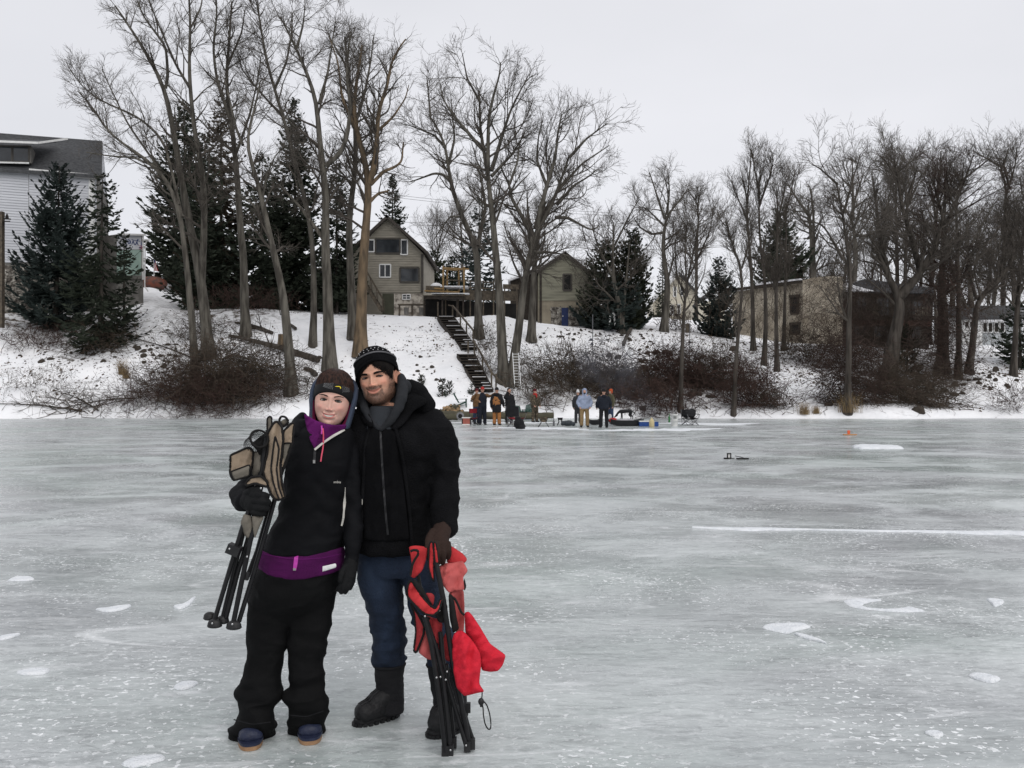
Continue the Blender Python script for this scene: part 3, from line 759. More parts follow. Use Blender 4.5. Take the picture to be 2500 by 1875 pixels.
# ------------------------------------------------------------------ evergreens
def needles(name, a, b):
    return pmat(name, a, b, 1.1, 0.75, spec=0.2, lo=0.3, hi=0.7)
M_SPRUCE = needles("spruce_needles", (0.046, 0.056, 0.038), (0.020, 0.026, 0.018))
M_SPRUCE_B = needles("blue_spruce_needles", (0.042, 0.056, 0.050), (0.020, 0.028, 0.026))
M_YEW = needles("yew_needles", (0.042, 0.050, 0.030), (0.019, 0.024, 0.015))
M_BROWN = needles("rusty_needles", (0.085, 0.064, 0.044), (0.042, 0.036, 0.026))
def conifer(nx, ny, top, wide, label, seed, Y=None, mat=None, dens=1.0, power=0.85, droop=0.25, low=0.04, name="spruce_tree", lean=0.0, group="evergreen trees", up=0.0, gap=0.0, trunk_px=None):
    """base pixel, top row, width in photo pixels at the foot"""
    rng = np.random.default_rng(seed)
    Y = Y or hit(nx, ny)
    b = N(nx, ny, Y)
    zt_ = N(nx, top, Y)[2]
    b[2] = gz(b[0], b[1]) - 0.15
    H = zt_ - b[2]; Rm = wide * px(Y) / 2 * 0.98
    root = empty(name, b, label, "tree", group)
    ln = lean * px(Y)
    tr = MB()
    s = np.linspace(0, 1, 10)
    P = np.stack([b[0] + ln * s, b[1] + 0 * s, b[2] - 0.3 + (H + 0.3) * s], 1)
    tr.tube(P, np.linspace((trunk_px or wide * 0.045) * px(Y) * 0.5 + 0.05, 0.02, 10), 8)
    tr.build("trunk", M_BARK_D, root, True)
    nw = int(H / 0.30)
    nb = int(nw * 9 * dens)
    h = low + (1 - low) * rng.random(nb) ** 1.15
    h = np.sort(h)
    az = rng.random(nb) * 2 * np.pi
    prof = (1 - h) ** power
    prof = prof * (1 - 0.35 * np.exp(-((h - low) / 0.06) ** 2))
    # clumps: some sides of some storeys grow longer
    cl = 1 + 0.28 * vnoise(np.stack([np.cos(az) * 1.4 + seed, np.sin(az) * 1.4, h * H * 0.55], -1), seed)
    Lb = Rm * prof * cl * rng.uniform(0.65, 1.08, nb) + 0.15
    keep = rng.random(nb) > gap
    h, az, Lb = h[keep], az[keep], Lb[keep]; nb = len(h)
    k = 7
    t = np.linspace(0, 1, k)[None]
    sl = (-droop + up * h + 0.55 * h)[:, None]
    rad = Lb[:, None] * t
    zz = b[2] + h[:, None] * H + Lb[:, None] * (sl * t - 0.18 * np.sin(np.pi * t) + 0.22 * t ** 3) + 0
    bx = b[0] + ln * h[:, None]
    wig = 0.05 * Lb[:, None] * rng.normal(size=(nb, 1)) * t ** 2
    X = bx + np.cos(az)[:, None] * rad - np.sin(az)[:, None] * wig
    Yy = b[1] + np.sin(az)[:, None] * rad + np.cos(az)[:, None] * wig
    P = np.stack([X, Yy, zz], -1)
    cr = MB()
    cr.add(*tubes(P, (0.012 + 0.012 * Lb)[:, None] * np.linspace(1, 0.3, k)[None], 3))
    # side shoots, each a few needle blades
    ns = np.maximum((Lb / 0.085 * dens).astype(int), 8)
    bi = np.repeat(np.arange(nb), ns)
    n = len(bi)
    tt = 0.10 + 0.90 * rng.random(n) ** 0.85
    f = tt * (k - 1); i = np.minimum(f.astype(int), k - 2); w = (f - i)[:, None]
    p0 = P[bi, i] * (1 - w) + P[bi, i + 1] * w
    T = P[bi, i + 1] - P[bi, i]; T /= np.linalg.norm(T, axis=1, keepdims=True) + 1e-9
    sd = np.cross(T, np.array((0, 0, 1.0))); sd /= np.linalg.norm(sd, axis=1, keepdims=True) + 1e-9
    sg = rng.choice((-1, 1), n)[:, None]
    a = np.radians(rng.uniform(15, 65, n))[:, None]
    d = T * np.cos(a) + sd * sg * np.sin(a) + np.array((0, 0, 1.0)) * rng.uniform(-0.35, 0.15, n)[:, None]
    d /= np.linalg.norm(d, axis=1, keepdims=True)
    ll = np.minimum((0.16 * min(1, H / 2.5) + 0.34 * Lb[bi] * (1 - 0.7 * tt)) * rng.uniform(0.6, 1.2, n), 0.85)
    sw = rng.uniform(0.035, 0.075, n) * (1 + 0.5 * (ll > 0.4)) * min(1, 0.3 + H / 4)
    far = Y > 64
    if far: sw = sw * 1.35
    for turn in ((0,) if far else (0, 1)):
        q = np.cross(d, rng.normal(size=(n, 3))); q /= np.linalg.norm(q, axis=1, keepdims=True) + 1e-9
        m = p0 + d * (ll * 0.45)[:, None]
        e = p0 + d * ll[:, None] + np.array((0, 0, -0.05)) * ll[:, None]
        V = np.stack([p0, m + q * sw[:, None], e, m - q * sw[:, None]], 1).reshape(-1, 3)
        cr.add(V, np.arange(n * 4).reshape(n, 4))
    cr.build("crown", mat or M_SPRUCE, root, False)
    return root
conifer(135, 806, 405, 250, "dark spruce with ragged outline before the grey sided building", 31, mat=M_SPRUCE_B, dens=0.9, power=0.62, droop=0.05, up=0.2, lean=10)
conifer(245, 840, 425, 230, "half bare drooping spruce at the corner of the grey building", 32, mat=M_SPRUCE, dens=0.62, power=0.5, droop=0.45, gap=0.25, lean=5, trunk_px=12)
conifer(303, 800, 560, 110, "small thin spruce in front of the house wrap wall", 33, mat=M_SPRUCE, dens=0.5, power=0.7, droop=0.2, gap=0.2)
conifer(450, 745, 250, 270, "huge dark spruce left of the path gap, its tip among bare limbs", 34, Y=90, dens=0.85, power=0.62, droop=0.35, low=0.0)
conifer(540, 748, 228, 210, "rusty topped spruce in the middle of the dark evergreen row", 35, Y=75, dens=0.75, power=0.72, droop=0.3, low=0.0, mat=M_BROWN)
conifer(500, 752, 330, 190, "shorter spruce filling the gap behind the straight grey trunk", 38, Y=71, dens=0.7, power=0.6, droop=0.3, low=0.0)
conifer(720, 748, 240, 220, "tall pointed dark spruce near the middle of the evergreen row", 36, Y=74, dens=0.9, power=0.70, droop=0.3, low=0.0)
conifer(640, 752, 380, 220, "broad lower spruce between two taller ones", 39, Y=72, dens=0.75, power=0.55, droop=0.35, low=0.0)
conifer(822, 762, 400, 150, "dark spruce hiding the left side of the tan house", 37, Y=70, dens=0.8, power=0.55, droop=0.35, low=0.08)
conifer(958, 700, 430, 150, "spruce tip rising behind the tan house roof", 40, Y=88, dens=0.9, power=0.8, droop=0.2)
conifer(1170, 745, 480, 180, "open branched spruce behind the deck", 41, Y=92, dens=0.6, power=0.75, droop=0.1, mat=M_SPRUCE_B, gap=0.3)
conifer(1062, 745, 610, 100, "dense dark evergreen beside the tan house wall", 42, Y=90, power=0.5, mat=M_YEW, name="arborvitae_tree")
conifer(1105, 745, 628, 90, "low dark evergreen behind the timber deck frame", 49, Y=93, power=0.5, mat=M_YEW, name="arborvitae_tree")
conifer(1475, 802, 598, 150, "left lobe of the dark yews beside the barn", 43, Y=69, dens=1.0, power=0.5, droop=-0.35, low=0.0, mat=M_YEW, name="yew_tree")
conifer(1540, 806, 568, 130, "right taller yew beside the barn", 44, Y=69.5, dens=1.1, power=0.5, droop=-0.35, low=0.0, mat=M_YEW, name="yew_tree")
conifer(1500, 806, 690, 190, "low blue green spruce skirting the yews", 45, Y=67.5, dens=0.9, power=0.5, droop=0.0, low=0.0, mat=M_SPRUCE_B)
conifer(1755, 822, 632, 130, "neat cone shaped spruce right of the white farmhouse", 46, Y=70, dens=1.1, power=0.7, droop=-0.1, low=0.0, mat=M_SPRUCE_B)
conifer(1905, 790, 510, 190, "dark pine rising behind the stucco building", 47, Y=92, dens=0.8, power=0.55, droop=0.1, low=0.25)
conifer(1617, 745, 640, 60, "distant spruce left of the white farmhouse", 50, Y=105, dens=0.7, power=0.7)
conifer(2215, 912, 800, 75, "small cedar under the forked tree", 48, dens=0.9, power=0.5, droop=-0.2, low=0.0, mat=M_YEW, name="cedar_tree")
conifer(2490, 880, 745, 150, "drooping evergreen before the white houses at the right edge", 51, Y=62, dens=0.8, power=0.55, droop=0.2)
for i, (a, b_, c, w, lb) in enumerate(((1080, 968, 930, 24, "tiny spruce seedling in the snow left of the steps"), (1098, 962, 935, 18, "second spruce seedling right beside the first"), (1030, 940, 915, 16, "lone spruce seedling higher up the snow bank"), (1152, 962, 940, 14, "spruce seedling nearest the bottom step"))):
    conifer(a, b_, c, w, lb, 60 + i, dens=1.6, power=0.8, droop=-0.3, name="spruce_seedling", group="spruce seedlings in the snow")
# ------------------------------------------------------------------ brush, vines and saplings
M_BRUSH = pmat("dead_brush", (0.082, 0.061, 0.045), (0.034, 0.027, 0.020), 2, 0.9)
M_BRUSH_R = pmat("red_brush", (0.066, 0.039, 0.031), (0.033, 0.020, 0.016), 2, 0.9)
M_STRAW = pmat("dry_grass", (0.26, 0.19, 0.10), (0.16, 0.11, 0.06), 3, 0.9)
def brush(cx, cy, w, h, dpt, n, label, seed, mat=None, name="brush_pile", arch=0.6, r=0.016, Y=None, cat="brush", lmax=2.4, up=0.4, group="brush on the bank", fine=3, flat=1.0):
    """a heap of tangled thin stems: centre foot pixel, width and height in photo pixels"""
    rng = np.random.default_rng(seed)
    Y = Y or hit(cx, cy)
    b = N(cx, cy, Y)
    W, H = w * px(Y), h * px(Y)
    x = rng.normal(0, 0.24, n).clip(-0.5, 0.5); y = rng.normal(0, 0.3, n).clip(-0.6, 0.6)
    env = np.sqrt(np.clip(1 - (x / 0.55) ** 2, 0.05, 1))
    X = b[0] + x * W; YY = b[1] + y * dpt
    g0 = ground(X, YY)
    z = g0 + (rng.random(n) ** 1.3) * H * env * 0.75 * flat
    az = rng.random(n) * 2 * np.pi
    el = rng.normal(up, 0.45, n)
    d = np.stack([np.cos(az) * np.cos(el), np.sin(az) * np.cos(el) * 0.7, np.sin(el)], -1)
    L = rng.uniform(0.35, 1, n) * lmax
    k = 4
    P = np.empty((n, k + 1, 3)); P[:, 0] = np.stack([X, YY, z], -1)
    for s in range(k):
        d = d + 0.25 * rng.normal(size=(n, 3)) + np.array((0, 0, -0.24 * arch))
        d /= np.linalg.norm(d, axis=1, keepdims=True)
        P[:, s + 1] = P[:, s] + d * (L / k)[:, None]
    P[..., 2] = np.maximum(P[..., 2], ground(P[..., 0], P[..., 1]) + 0.03)
    P[..., 2] = np.minimum(P[..., 2], g0[:, None] + H * 1.05)
    R = r * rng.uniform(0.5, 1.6, n)[:, None] * np.linspace(1, 0.4, k + 1)[None]
    mb = MB().add(*tubes(P, R, 3))
    B, Q = grow(P, R, n * fine, rng, (20, 60), (0.35, 0.7), 0.1, 2, 0.05, 0.22, 0.7, 0.009, 0.5, lmin=0.25)
    mb.add(*tubes(B, np.maximum(Q, 0.0075), 3))
    return single(mb, name, mat or M_BRUSH, label, cat, b, group, kind='stuff' if name == "weed_patch" else None)
brush(550, 998, 410, 150, 3.2, 1700, "big dark brush pile on the left shore, dead branches heaped high", 71, Y=52.5)
brush(480, 1012, 410, 105, 2.0, 1100, "dark red osier thicket along the foot of the brush pile", 72, mat=M_BRUSH_R, Y=51.2, up=0.7, name="osier_thicket", cat="bush", lmax=1.7, r=0.008)
brush(620, 935, 150, 60, 2.5, 160, "smaller heap of branches on top of the big pile", 73, Y=54.5)
brush(480, 825, 130, 50, 2.5, 140, "tangle of twigs behind the twin stemmed tree", 74, up=0.6)
brush(600, 760, 260, 60, 3.0, 260, "thin brown undergrowth under the dark spruces", 75, up=0.9, mat=M_BRUSH_R, lmax=1.6, name="undergrowth_bush", cat="bush", Y=67)
brush(100, 800, 260, 36, 3.0, 260, "brown undergrowth below the stone foundation of the grey building", 76, up=0.8, mat=M_BRUSH_R, lmax=1.3, name="undergrowth_bush", cat="bush", Y=60)
brush(250, 850, 170, 70, 2.5, 200, "twiggy skirt under the half bare spruce", 77, up=0.2)
brush(1400, 935, 330, 95, 3.0, 900, "grey brown thicket right of the ladder", 78, up=0.7, lmax=1.7, Y=55, name="thicket_bush", cat="bush")
brush(1310, 985, 150, 90, 2.2, 220, "dark thicket behind the man in camouflage", 79, up=0.7, lmax=1.6, Y=52, name="thicket_bush", cat="bush")
brush(1500, 970, 220, 90, 2.6, 520, "dark brush behind the smoke", 80, up=0.5, lmax=1.6, Y=54)
brush(1640, 950, 250, 110, 3.0, 900, "reddish brown brush heap left of the slender tree", 81, up=0.4, Y=55, mat=M_BRUSH_R)
brush(1745, 940, 190, 100, 3.0, 560, "dark brush heap right of the slender tree", 82, up=0.4, Y=55.5)
brush(1600, 1003, 260, 75, 1.8, 520, "red brown shore brush behind the black dog", 83, up=0.7, mat=M_BRUSH_R, lmax=1.4, Y=51.4, name="osier_thicket", cat="bush")
brush(1830, 1015, 150, 130, 2.2, 420, "weeping mound of vines at the foot of the crooked poplar", 84, up=1.0, arch=1.6, mat=M_BRUSH_R, lmax=2.6, Y=51.5, name="vine_mound", cat="vine")
brush(1890, 1018, 80, 50, 1.2, 120, "small scrubby bush at the shoreline right of the vine mound", 85, up=0.8, lmax=1.2, Y=51, name="scrub_bush", cat="bush")
brush(2075, 965, 160, 180, 1.8, 620, "curtain of vines hanging on the dark shore trunk", 86, up=0.5, arch=1.5, mat=M_TWIG_R, lmax=2.4, Y=52.2, name="hanging_vines", cat="vine", flat=1.25)
brush(2040, 810, 170, 260, 1.5, 620, "red brown vine curtain before the stucco corner", 87, up=0.2, arch=1.5, mat=M_TWIG_R, lmax=3.0, Y=60, name="hanging_vines", cat="vine", flat=1.25, r=0.008)
brush(2190, 965, 230, 90, 2.5, 620, "sprawling dead branches below the forked tree", 88, up=0.2, Y=55)
brush(2240, 990, 220, 50, 1.8, 380, "low dark drift of branches near the right shore", 89, up=0.1, Y=52.5)
brush(2300, 905, 150, 300, 2.0, 800, "mass of vines climbing the broad trunk", 90, up=0.6, arch=1.2, mat=M_TWIG_R, lmax=2.4, Y=58, name="climbing_vines", cat="vine", flat=1.3)
brush(2140, 870, 240, 160, 2.5, 700, "scrub along the top of the right bank", 91, up=1.0, lmax=2.2, Y=64, name="scrub_bush", cat="bush")
brush(2470, 990, 90, 70, 1.5, 130, "thin reddish bush at the right end of the shore", 92, up=0.9, mat=M_BRUSH_R, lmax=1.5, name="scrub_bush", cat="bush", r=0.007, Y=51.2)
brush(1960, 885, 180, 90, 2.4, 420, "scrub under the upright poplars", 93, up=0.9, lmax=1.5, name="scrub_bush", cat="bush")
brush(1880, 850, 300, 220, 2.0, 260, "tall upright twigs veiling the long stucco wall", 101, up=1.35, arch=0.1, lmax=3.6, Y=66, name="sapling_thicket", cat="bush", r=0.011)
brush(2150, 830, 260, 200, 2.0, 260, "tall upright twigs before the dark balconies", 102, up=1.3, arch=0.3, lmax=3.4, Y=66, name="sapling_thicket", cat="bush", r=0.011, mat=M_TWIG_R)
brush(2400, 890, 200, 200, 2.0, 200, "tall upright twigs before the white cottage", 103, up=1.3, arch=0.3, lmax=3.0, Y=66, name="sapling_thicket", cat="bush", r=0.010)
brush(1650, 812, 100, 60, 2.0, 180, "brown bush before the white farmhouse yard", 94, up=0.9, lmax=1.4, Y=70, mat=M_BRUSH_R, name="scrub_bush", cat="bush")
brush(1188, 850, 50, 60, 1.0, 90, "pale bare shrub right of the upper stairs", 95, up=1.2, lmax=1.2, name="bare_shrub", cat="bush", r=0.006)
brush(1190, 920, 60, 80, 1.2, 110, "bare shrub between the handrail and the tall tree", 96, up=1.2, lmax=1.5, name="bare_shrub", cat="bush", r=0.006)
brush(100, 960, 220, 60, 2.5, 170, "sparse weeds and twigs on the left bank", 97, up=0.9, lmax=1.2, name="weed_patch", cat="weeds", r=0.005)
brush(200, 1005, 260, 40, 1.4, 60, "long bare branches lying on the snow at the left shore", 98, up=0.15, lmax=3.6, r=0.02, Y=51)
brush(2300, 960, 240, 40, 2.5, 200, "thin weeds on the right bank", 99, up=1.1, lmax=0.9, name="weed_patch", cat="weeds", r=0.005)
brush(1760, 870, 100, 36, 1.5, 60, "sapling sprays on the snow left of the upright poplars", 100, up=1.2, lmax=1.3, name="bare_shrub", cat="bush", r=0.005)
def grass_tuft(nx, ny, w, h, label, seed):
    rng = np.random.default_rng(seed)
    b = spot(nx, ny); Y = b[1]
    n = 160
    W, H = w * px(Y), h * px(Y)
    x = rng.normal(0, 0.25, n) * W; y = rng.normal(0, 0.2, n) * W
    P = np.empty((n, 4, 3))
    le = rng.normal(0, 0.22, (n, 2)) * H; hh = H * rng.uniform(0.4, 1, n)
    for s in range(4):
        f = s / 3
        P[:, s] = np.stack([b[0] + x + le[:, 0] * f * f, b[1] + y + le[:, 1] * f * f, b[2] + hh * (f - 0.12 * f * f)], -1)
    mb = MB().add(*tubes(P, np.broadcast_to(np.array((.008, .007, .005, .002)), (n, 4)), 3))
    return single(mb, "grass_tuft", M_STRAW, label, "grass tuft", b, "dry grass tufts on the bank")
grass_tuft(1965, 1012, 30, 36, "yellow dry grass tuft on the right shore", 1)
grass_tuft(2070, 1008, 50, 60, "tall straw grass at the foot of the vine hung trunk", 2)
grass_tuft(1993, 1010, 14, 24, "thin straw tuft next to the yellow one", 3)
grass_tuft(298, 915, 20, 50, "pale dry grass clump on the left bank", 4)
grass_tuft(308, 925, 16, 30, "short dry grass beside the pale clump", 5)
# ------------------------------------------------------------------ buildings
class Plane:
    """a vertical wall plane through two ground points; pixels on it become points"""
    def __init__(s, nx0, Y0, nx1, Y1):
        s.A = np.array(((nx0 * S - 512) / F * Y0, Y0)); s.B = np.array(((nx1 * S - 512) / F * Y1, Y1))
        d = s.B - s.A; s.d = d / np.linalg.norm(d)
        s.n = np.array((s.d[1], -s.d[0]))          # towards the viewer
        if s.n[1] > 0: s.n = -s.n
    def p(s, nx, ny, off=0.0):
        k = (nx * S - 512) / F
        y = (s.A[0] * s.d[1] - s.A[1] * s.d[0]) / (k * s.d[1] - s.d[0])
        v = np.array((k * y, y, EYE - (ny * S - HZ) / F * y))
        v[:2] += s.n * off
        return v
    def uz(s, q):
        return (q[:2] - s.A) @ s.d, q[2]
    def w(s, u, z, off=0.0):
        xy = s.A + s.d * u + s.n * off
        return np.array((xy[0], xy[1], z))
    @property
    def up(s):
        return (0, 0, 1)
def clip(poly, z, keep_above):
    out = []
    for i in range(len(poly)):
        a, b = poly[i], poly[(i + 1) % len(poly)]
        ia = a[1] >= z if keep_above else a[1] <= z
        ib = b[1] >= z if keep_above else b[1] <= z
        if ia: out.append(a)
        if ia != ib:
            t = (z - a[1]) / (b[1] - a[1]); out.append((a[0] + t * (b[0] - a[0]), z))
    return out
def siding(pl, poly_px, course, mat, parent, lip=0.025, off=0.03):
    poly = [pl.uz(pl.p(*q)) for q in poly_px]
    z0, z1 = min(p[1] for p in poly), max(p[1] for p in poly)
    mb = MB()
    z = z0
    while z < z1 - 1e-3:
        zt = min(z + course, z1)
        q = clip(clip(poly, z, True), zt, False)
        if len(q) >= 3:
            pts = [pl.w(u, zz, off + lip * (1 - (zz - z) / (zt - z + 1e-9))) for u, zz in q]
            mb.add(pts, [tuple(range(len(pts)))])
            us = [u for u, zz in q if abs(zz - z) < 1e-4]
            if len(us) >= 2:
                a, b = min(us), max(us)
                mb.add([pl.w(a, z, off), pl.w(b, z, off), pl.w(b, z, off + lip), pl.w(a, z, off + lip)], [(0, 1, 2, 3)])
        z = zt
    return tag(mb.build("siding", mat, parent), kind='stuff')
def solid(pl, poly_px, depth, mat, parent, name="wall", off=0.0):
    p = [pl.p(*q, off) for q in poly_px]
    o = np.array((-pl.n[0] * depth, -pl.n[1] * depth, 0))
    mb = MB().prism(p, (0, 0, 0), o)
    return mb.build(name, mat, parent)
def bar(mb, pl, a, b, w, t, off, mi=0):
    """a board on the wall from pixel a to pixel b, w wide, t thick"""
    mb.beam(pl.p(*a, off + t / 2), pl.p(*b, off + t / 2), t, w, up=(0, 0, 1), mi=mi) if abs(a[1] - b[1]) < abs(a[0] - b[0]) else \
        mb.beam(pl.p(*a, off + t / 2), pl.p(*b, off + t / 2), t, w, up=np.r_[pl.d, 0], mi=mi)
def window(pl, x0, y0, x1, y1, frame, parent, fw=0.09, mull=0, bars=0, off=0.06, sill=None, glass=None):
    mb = MB()
    for a, b in (((x0, y0), (x1, y0)), ((x0, y1), (x1, y1))):
        bar(mb, pl, a, b, fw, 0.05, off)
    for x in [x0, x1] + [x0 + (x1 - x0) * (i + 1) / (mull + 1) for i in range(mull)]:
        bar(mb, pl, (x, y0), (x, y1), fw if x in (x0, x1) else fw * 0.7, 0.048, off - 0.003)
    for i in range(bars):
        yy = y0 + (y1 - y0) * (i + 1) / (bars + 1)
        bar(mb, pl, (x0, yy), (x1, yy), fw * 0.6, 0.044, off - 0.004)
    w = mb.build("window", frame, parent)
    g = MB().prism([pl.p(x0, y0, off + 0.012), pl.p(x1, y0, off + 0.012), pl.p(x1, y1, off + 0.012), pl.p(x0, y1, off + 0.012)], (0, 0, 0), np.r_[-pl.n * 0.02, 0])
    g.build("pane", glass or M_GLASS, w)
    return w
def roofslab(pts_front, back, thick, mat, parent, name="roof"):
    """pts_front: two points (eave, ridge) at the front; back: vector to the rear"""
    a, b = [np.asarray(q, float) for q in pts_front]
    back = np.asarray(back, float)
    nrm = np.cross(b - a, back); nrm /= np.linalg.norm(nrm)
    if nrm[2] < 0: nrm = -nrm
    mb = MB().prism([a, b, b + back, a + back], (0, 0, 0), -nrm * thick)
    return mb.build(name, mat, parent)
M_GLASS = pmat("window_glass", (0.035, 0.040, 0.045), (0.015, 0.017, 0.02), 0.9, 0.08, spec=0.6)
M_WHITE = pmat("white_trim", (0.74, 0.74, 0.73), (0.62, 0.62, 0.61), 3, 0.6)
M_DKTRIM = pmat("dark_trim", (0.075, 0.068, 0.058), (0.05, 0.045, 0.04), 3, 0.7)
M_TAN = pmat("tan_clapboard", (0.290, 0.268, 0.222), (0.23, 0.212, 0.175), 1.2, 0.75, stretch=(1, 1, 3))
M_GREY = pmat("grey_clapboard", (0.56, 0.57, 0.60), (0.49, 0.50, 0.53), 1.0, 0.6, stretch=(0.4, 0.4, 2))
M_GREEN = pmat("weathered_green_clapboard", (0.275, 0.268, 0.205), (0.175, 0.170, 0.130), 1.0, 0.85, stretch=(0.5, 0.5, 4))
M_STUCCO = pmat("tan_stucco", (0.30, 0.265, 0.20), (0.22, 0.19, 0.145), 1.5, 0.9, 0.3, 30)
M_BEIGE = pmat("patchy_beige_stucco", (0.43, 0.385, 0.31), (0.20, 0.17, 0.13), 0.8, 0.95, 0.4, 12, detail=8, lo=0.3, hi=0.62)
M_STONE = pmat("field_stone", (0.26, 0.24, 0.21), (0.085, 0.075, 0.065), 3.4, 0.95, 1.0, 5, lo=0.42, hi=0.56, c3=(0.42, 0.40, 0.36))
M_SHING = pmat("charcoal_shingles", (0.078, 0.080, 0.084), (0.044, 0.045, 0.048), 5, 0.9, 0.3, 20)
M_ROOFB = pmat("brown_shingles", (0.075, 0.065, 0.056), (0.045, 0.040, 0.035), 4, 0.9)
M_ROOFS = pmat("snow_covered_roof", (0.78, 0.78, 0.80), (0.66, 0.66, 0.69), 1.5, 0.8, 0.3, 6)
M_WOOD = pmat("weathered_timber", (0.120, 0.098, 0.072), (0.060, 0.050, 0.040), 5, 0.85, 0.3, 20)
M_WOODD = pmat("dark_wet_timber", (0.050, 0.041, 0.033), (0.028, 0.023, 0.019), 5, 0.8)
M_WOODY = pmat("new_yellow_timber", (0.300, 0.195, 0.085), (0.22, 0.14, 0.06), 5, 0.7)
M_DARK = pmat("black_and_shade", (0.018, 0.017, 0.016), (0.010, 0.010, 0.010), 2, 0.9)  # near-black for plain black parts and for shade painted into openings
M_SNOW = pmat("lying_snow", (0.84, 0.84, 0.86), (0.76, 0.77, 0.80), 3, 0.8)
M_CONC = pmat("grey_concrete", (0.20, 0.19, 0.175), (0.13, 0.125, 0.115), 2.5, 0.9, 0.3, 20)
M_BLUED = pmat("blue_paint", (0.020, 0.035, 0.110), (0.014, 0.024, 0.080), 4, 0.6)
# --- grey sided building on the left -------------------------------------------------
pg = Plane(-260, 63.4, 250, 68.5)
b0 = pg.p(100, 770)
gb = empty("grey_house", b0, "big grey sided building with charcoal roof and dormer at the left", "building")
solid(pg, [(-260, 400), (240, 430), (240, 700), (-260, 660)], 11, M_CONC, gb)
siding(pg, [(-260, 396), (70, 413), (70, 640), (-260, 648)], 0.21, M_GREY, gb, 0.045)
siding(pg, [(71, 424), (236, 438), (236, 641), (71, 640)], 0.21, M_GREY, gb, 0.045)
sb = MB(); bar(sb, pg, (224, 440), (224, 640), 0.42, 0.05, 0.065); sb.build("corner_board", M_WHITE, gb)
sb = MB(); bar(sb, pg, (72, 419), (243, 434), 0.36, 0.14, 0.16); sb.build("eave_board", M_WHITE, gb)
solid(pg, [(-260, 652), (240, 645), (240, 800), (-260, 800)], 10, M_STONE, gb, "stone_foundation", 0.02)
# individual stones of the rubble foundation
rng = np.random.default_rng(5)
ms = MB()
for i in range(180):
    q = pg.p(rng.uniform(-5, 62), rng.uniform(660, 760), 0.03)
    ms.ell(q, rng.uniform(0.10, 0.24, 3) * np.array((1, 0.6, 0.75)), 7, 5)
tag(ms.build("foundation_stones", M_STONE, gb, True), kind='stuff')
# roof, with the slope facing the river; the ridge lies behind the eave
e0, e1 = pg.p(-270, 400, 0.45), pg.p(250, 432, 0.45)
rz = 5.0
back3 = np.r_[-pg.n * 5.2, 0]
r0 = N(-270, 304, (e0 + back3)[1]); r1 = N(250, 344, (e1 + back3)[1])
mr = MB().prism([e0, e1, r1, r0], (0, 0, 0), (0, 0, -0.22)); mr.build("roof", M_SHING, gb)
# shingle courses as fine steps
mc = MB()
for i in range(1, 26):
    t = i / 26
    a = e0 + (r0 - e0) * t; b = e1 + (r1 - e1) * t
    nn = np.cross(e1 - e0, r0 - e0); nn /= np.linalg.norm(nn); nn = nn if nn[2] > 0 else -nn
    t2 = t + 0.034
    c = e0 + (r0 - e0) * t2; d = e1 + (r1 - e1) * t2
    mc.prism([a + nn * 0.022, b + nn * 0.022, d + nn * 0.003, c + nn * 0.003], (0, 0, 0), -nn * 0.002)
tag(mc.build("shingle_courses", M_SHING, gb), kind='stuff')
gw = MB().prism([pg.p(240, 430, 0), r1 + (0, 0, -0.25), pg.p(240, 430, 0) + 2 * back3], (0, 0, 0), np.r_[-pg.d * 0.1, 0]); gw.build("gable_wall", M_GREY, gb)
rr = MB().prism([r0, r1, r1 + back3 + np.array((0, 0, r1[2] * 0 - 3.2)), r0 + back3 + np.array((0, 0, -3.2))], (0, 0, 0), (0, 0, -0.2)); rr.build("roof", M_SHING, gb)
# dormer
dm = MB().prism([pg.p(-260, 354, 0.1), pg.p(76, 356, 0.1), pg.p(76, 398, 0.1), pg.p(-260, 393, 0.1)], (0, 0, 0), np.r_[-pg.n * 4.0, 0]); dm = dm.build("dormer", M_CONC, gb)
for x0, x1 in ((-62, -34), (-32, 30), (32, 71)):
    window(pg, x0, 358, x1, 396, M_DKTRIM, dm, 0.10, off=0.14)
sb = MB(); bar(sb, pg, (-260, 393), (72, 400), 0.12, 0.10, 0.18); sb.build("window_sill", M_WHITE, dm)
d0, d1 = pg.p(-270, 341, 0.9), pg.p(98, 354, 0.9)
dr = MB().prism([d0, d1, d1 + back3 * 0.75 + np.array((0.9, 0, 1.15)), d0 + back3 * 0.75 + np.array((0, 0, 1.15))], (0, 0, 0), (0, 0, -0.16)); dr.build("dormer_roof", M_SHING, gb)
sb = MB(); sb.beam(d0 + (0, -0.02, -0.08), d1 + (0, -0.02, -0.08), 0.06, 0.16); sb.beam(d1 + (0, -0.02, -0.08), d1 + (1.0, 2.4, 0.95), 0.06, 0.16); sb.build("fascia", M_WHITE, dm)
# --- the unfinished addition with house wrap ------------------------------------------
pt = Plane(285, 69.2, 352, 71.4)
ad = empty("addition", pt.p(320, 745), "small unfinished addition wrapped in white house wrap, green boards below", "building")
solid(pt, [(285, 572), (350, 575), (350, 760), (285, 760)], 4, M_CONC, ad)
M_WRAP = pmat("house_wrap", (0.66, 0.67, 0.70), (0.58, 0.59, 0.63), 2, 0.5, 0.3, 6)
M_SHEATH = pmat("green_sheathing", (0.36, 0.48, 0.42), (0.30, 0.41, 0.36), 2, 0.7)
MB().prism([pt.p(285, 574, 0.03), pt.p(344, 577, 0.03), pt.p(344, 609, 0.03), pt.p(285, 610, 0.03)], (0, 0, 0), np.r_[-pt.n * 0.02, 0]).build("house_wrap", M_WRAP, ad)
MB().prism([pt.p(285, 611, 0.03), pt.p(344, 610, 0.03), pt.p(344, 672, 0.03), pt.p(285, 673, 0.03)], (0, 0, 0), np.r_[-pt.n * 0.02, 0]).build("sheathing", M_SHEATH, ad)
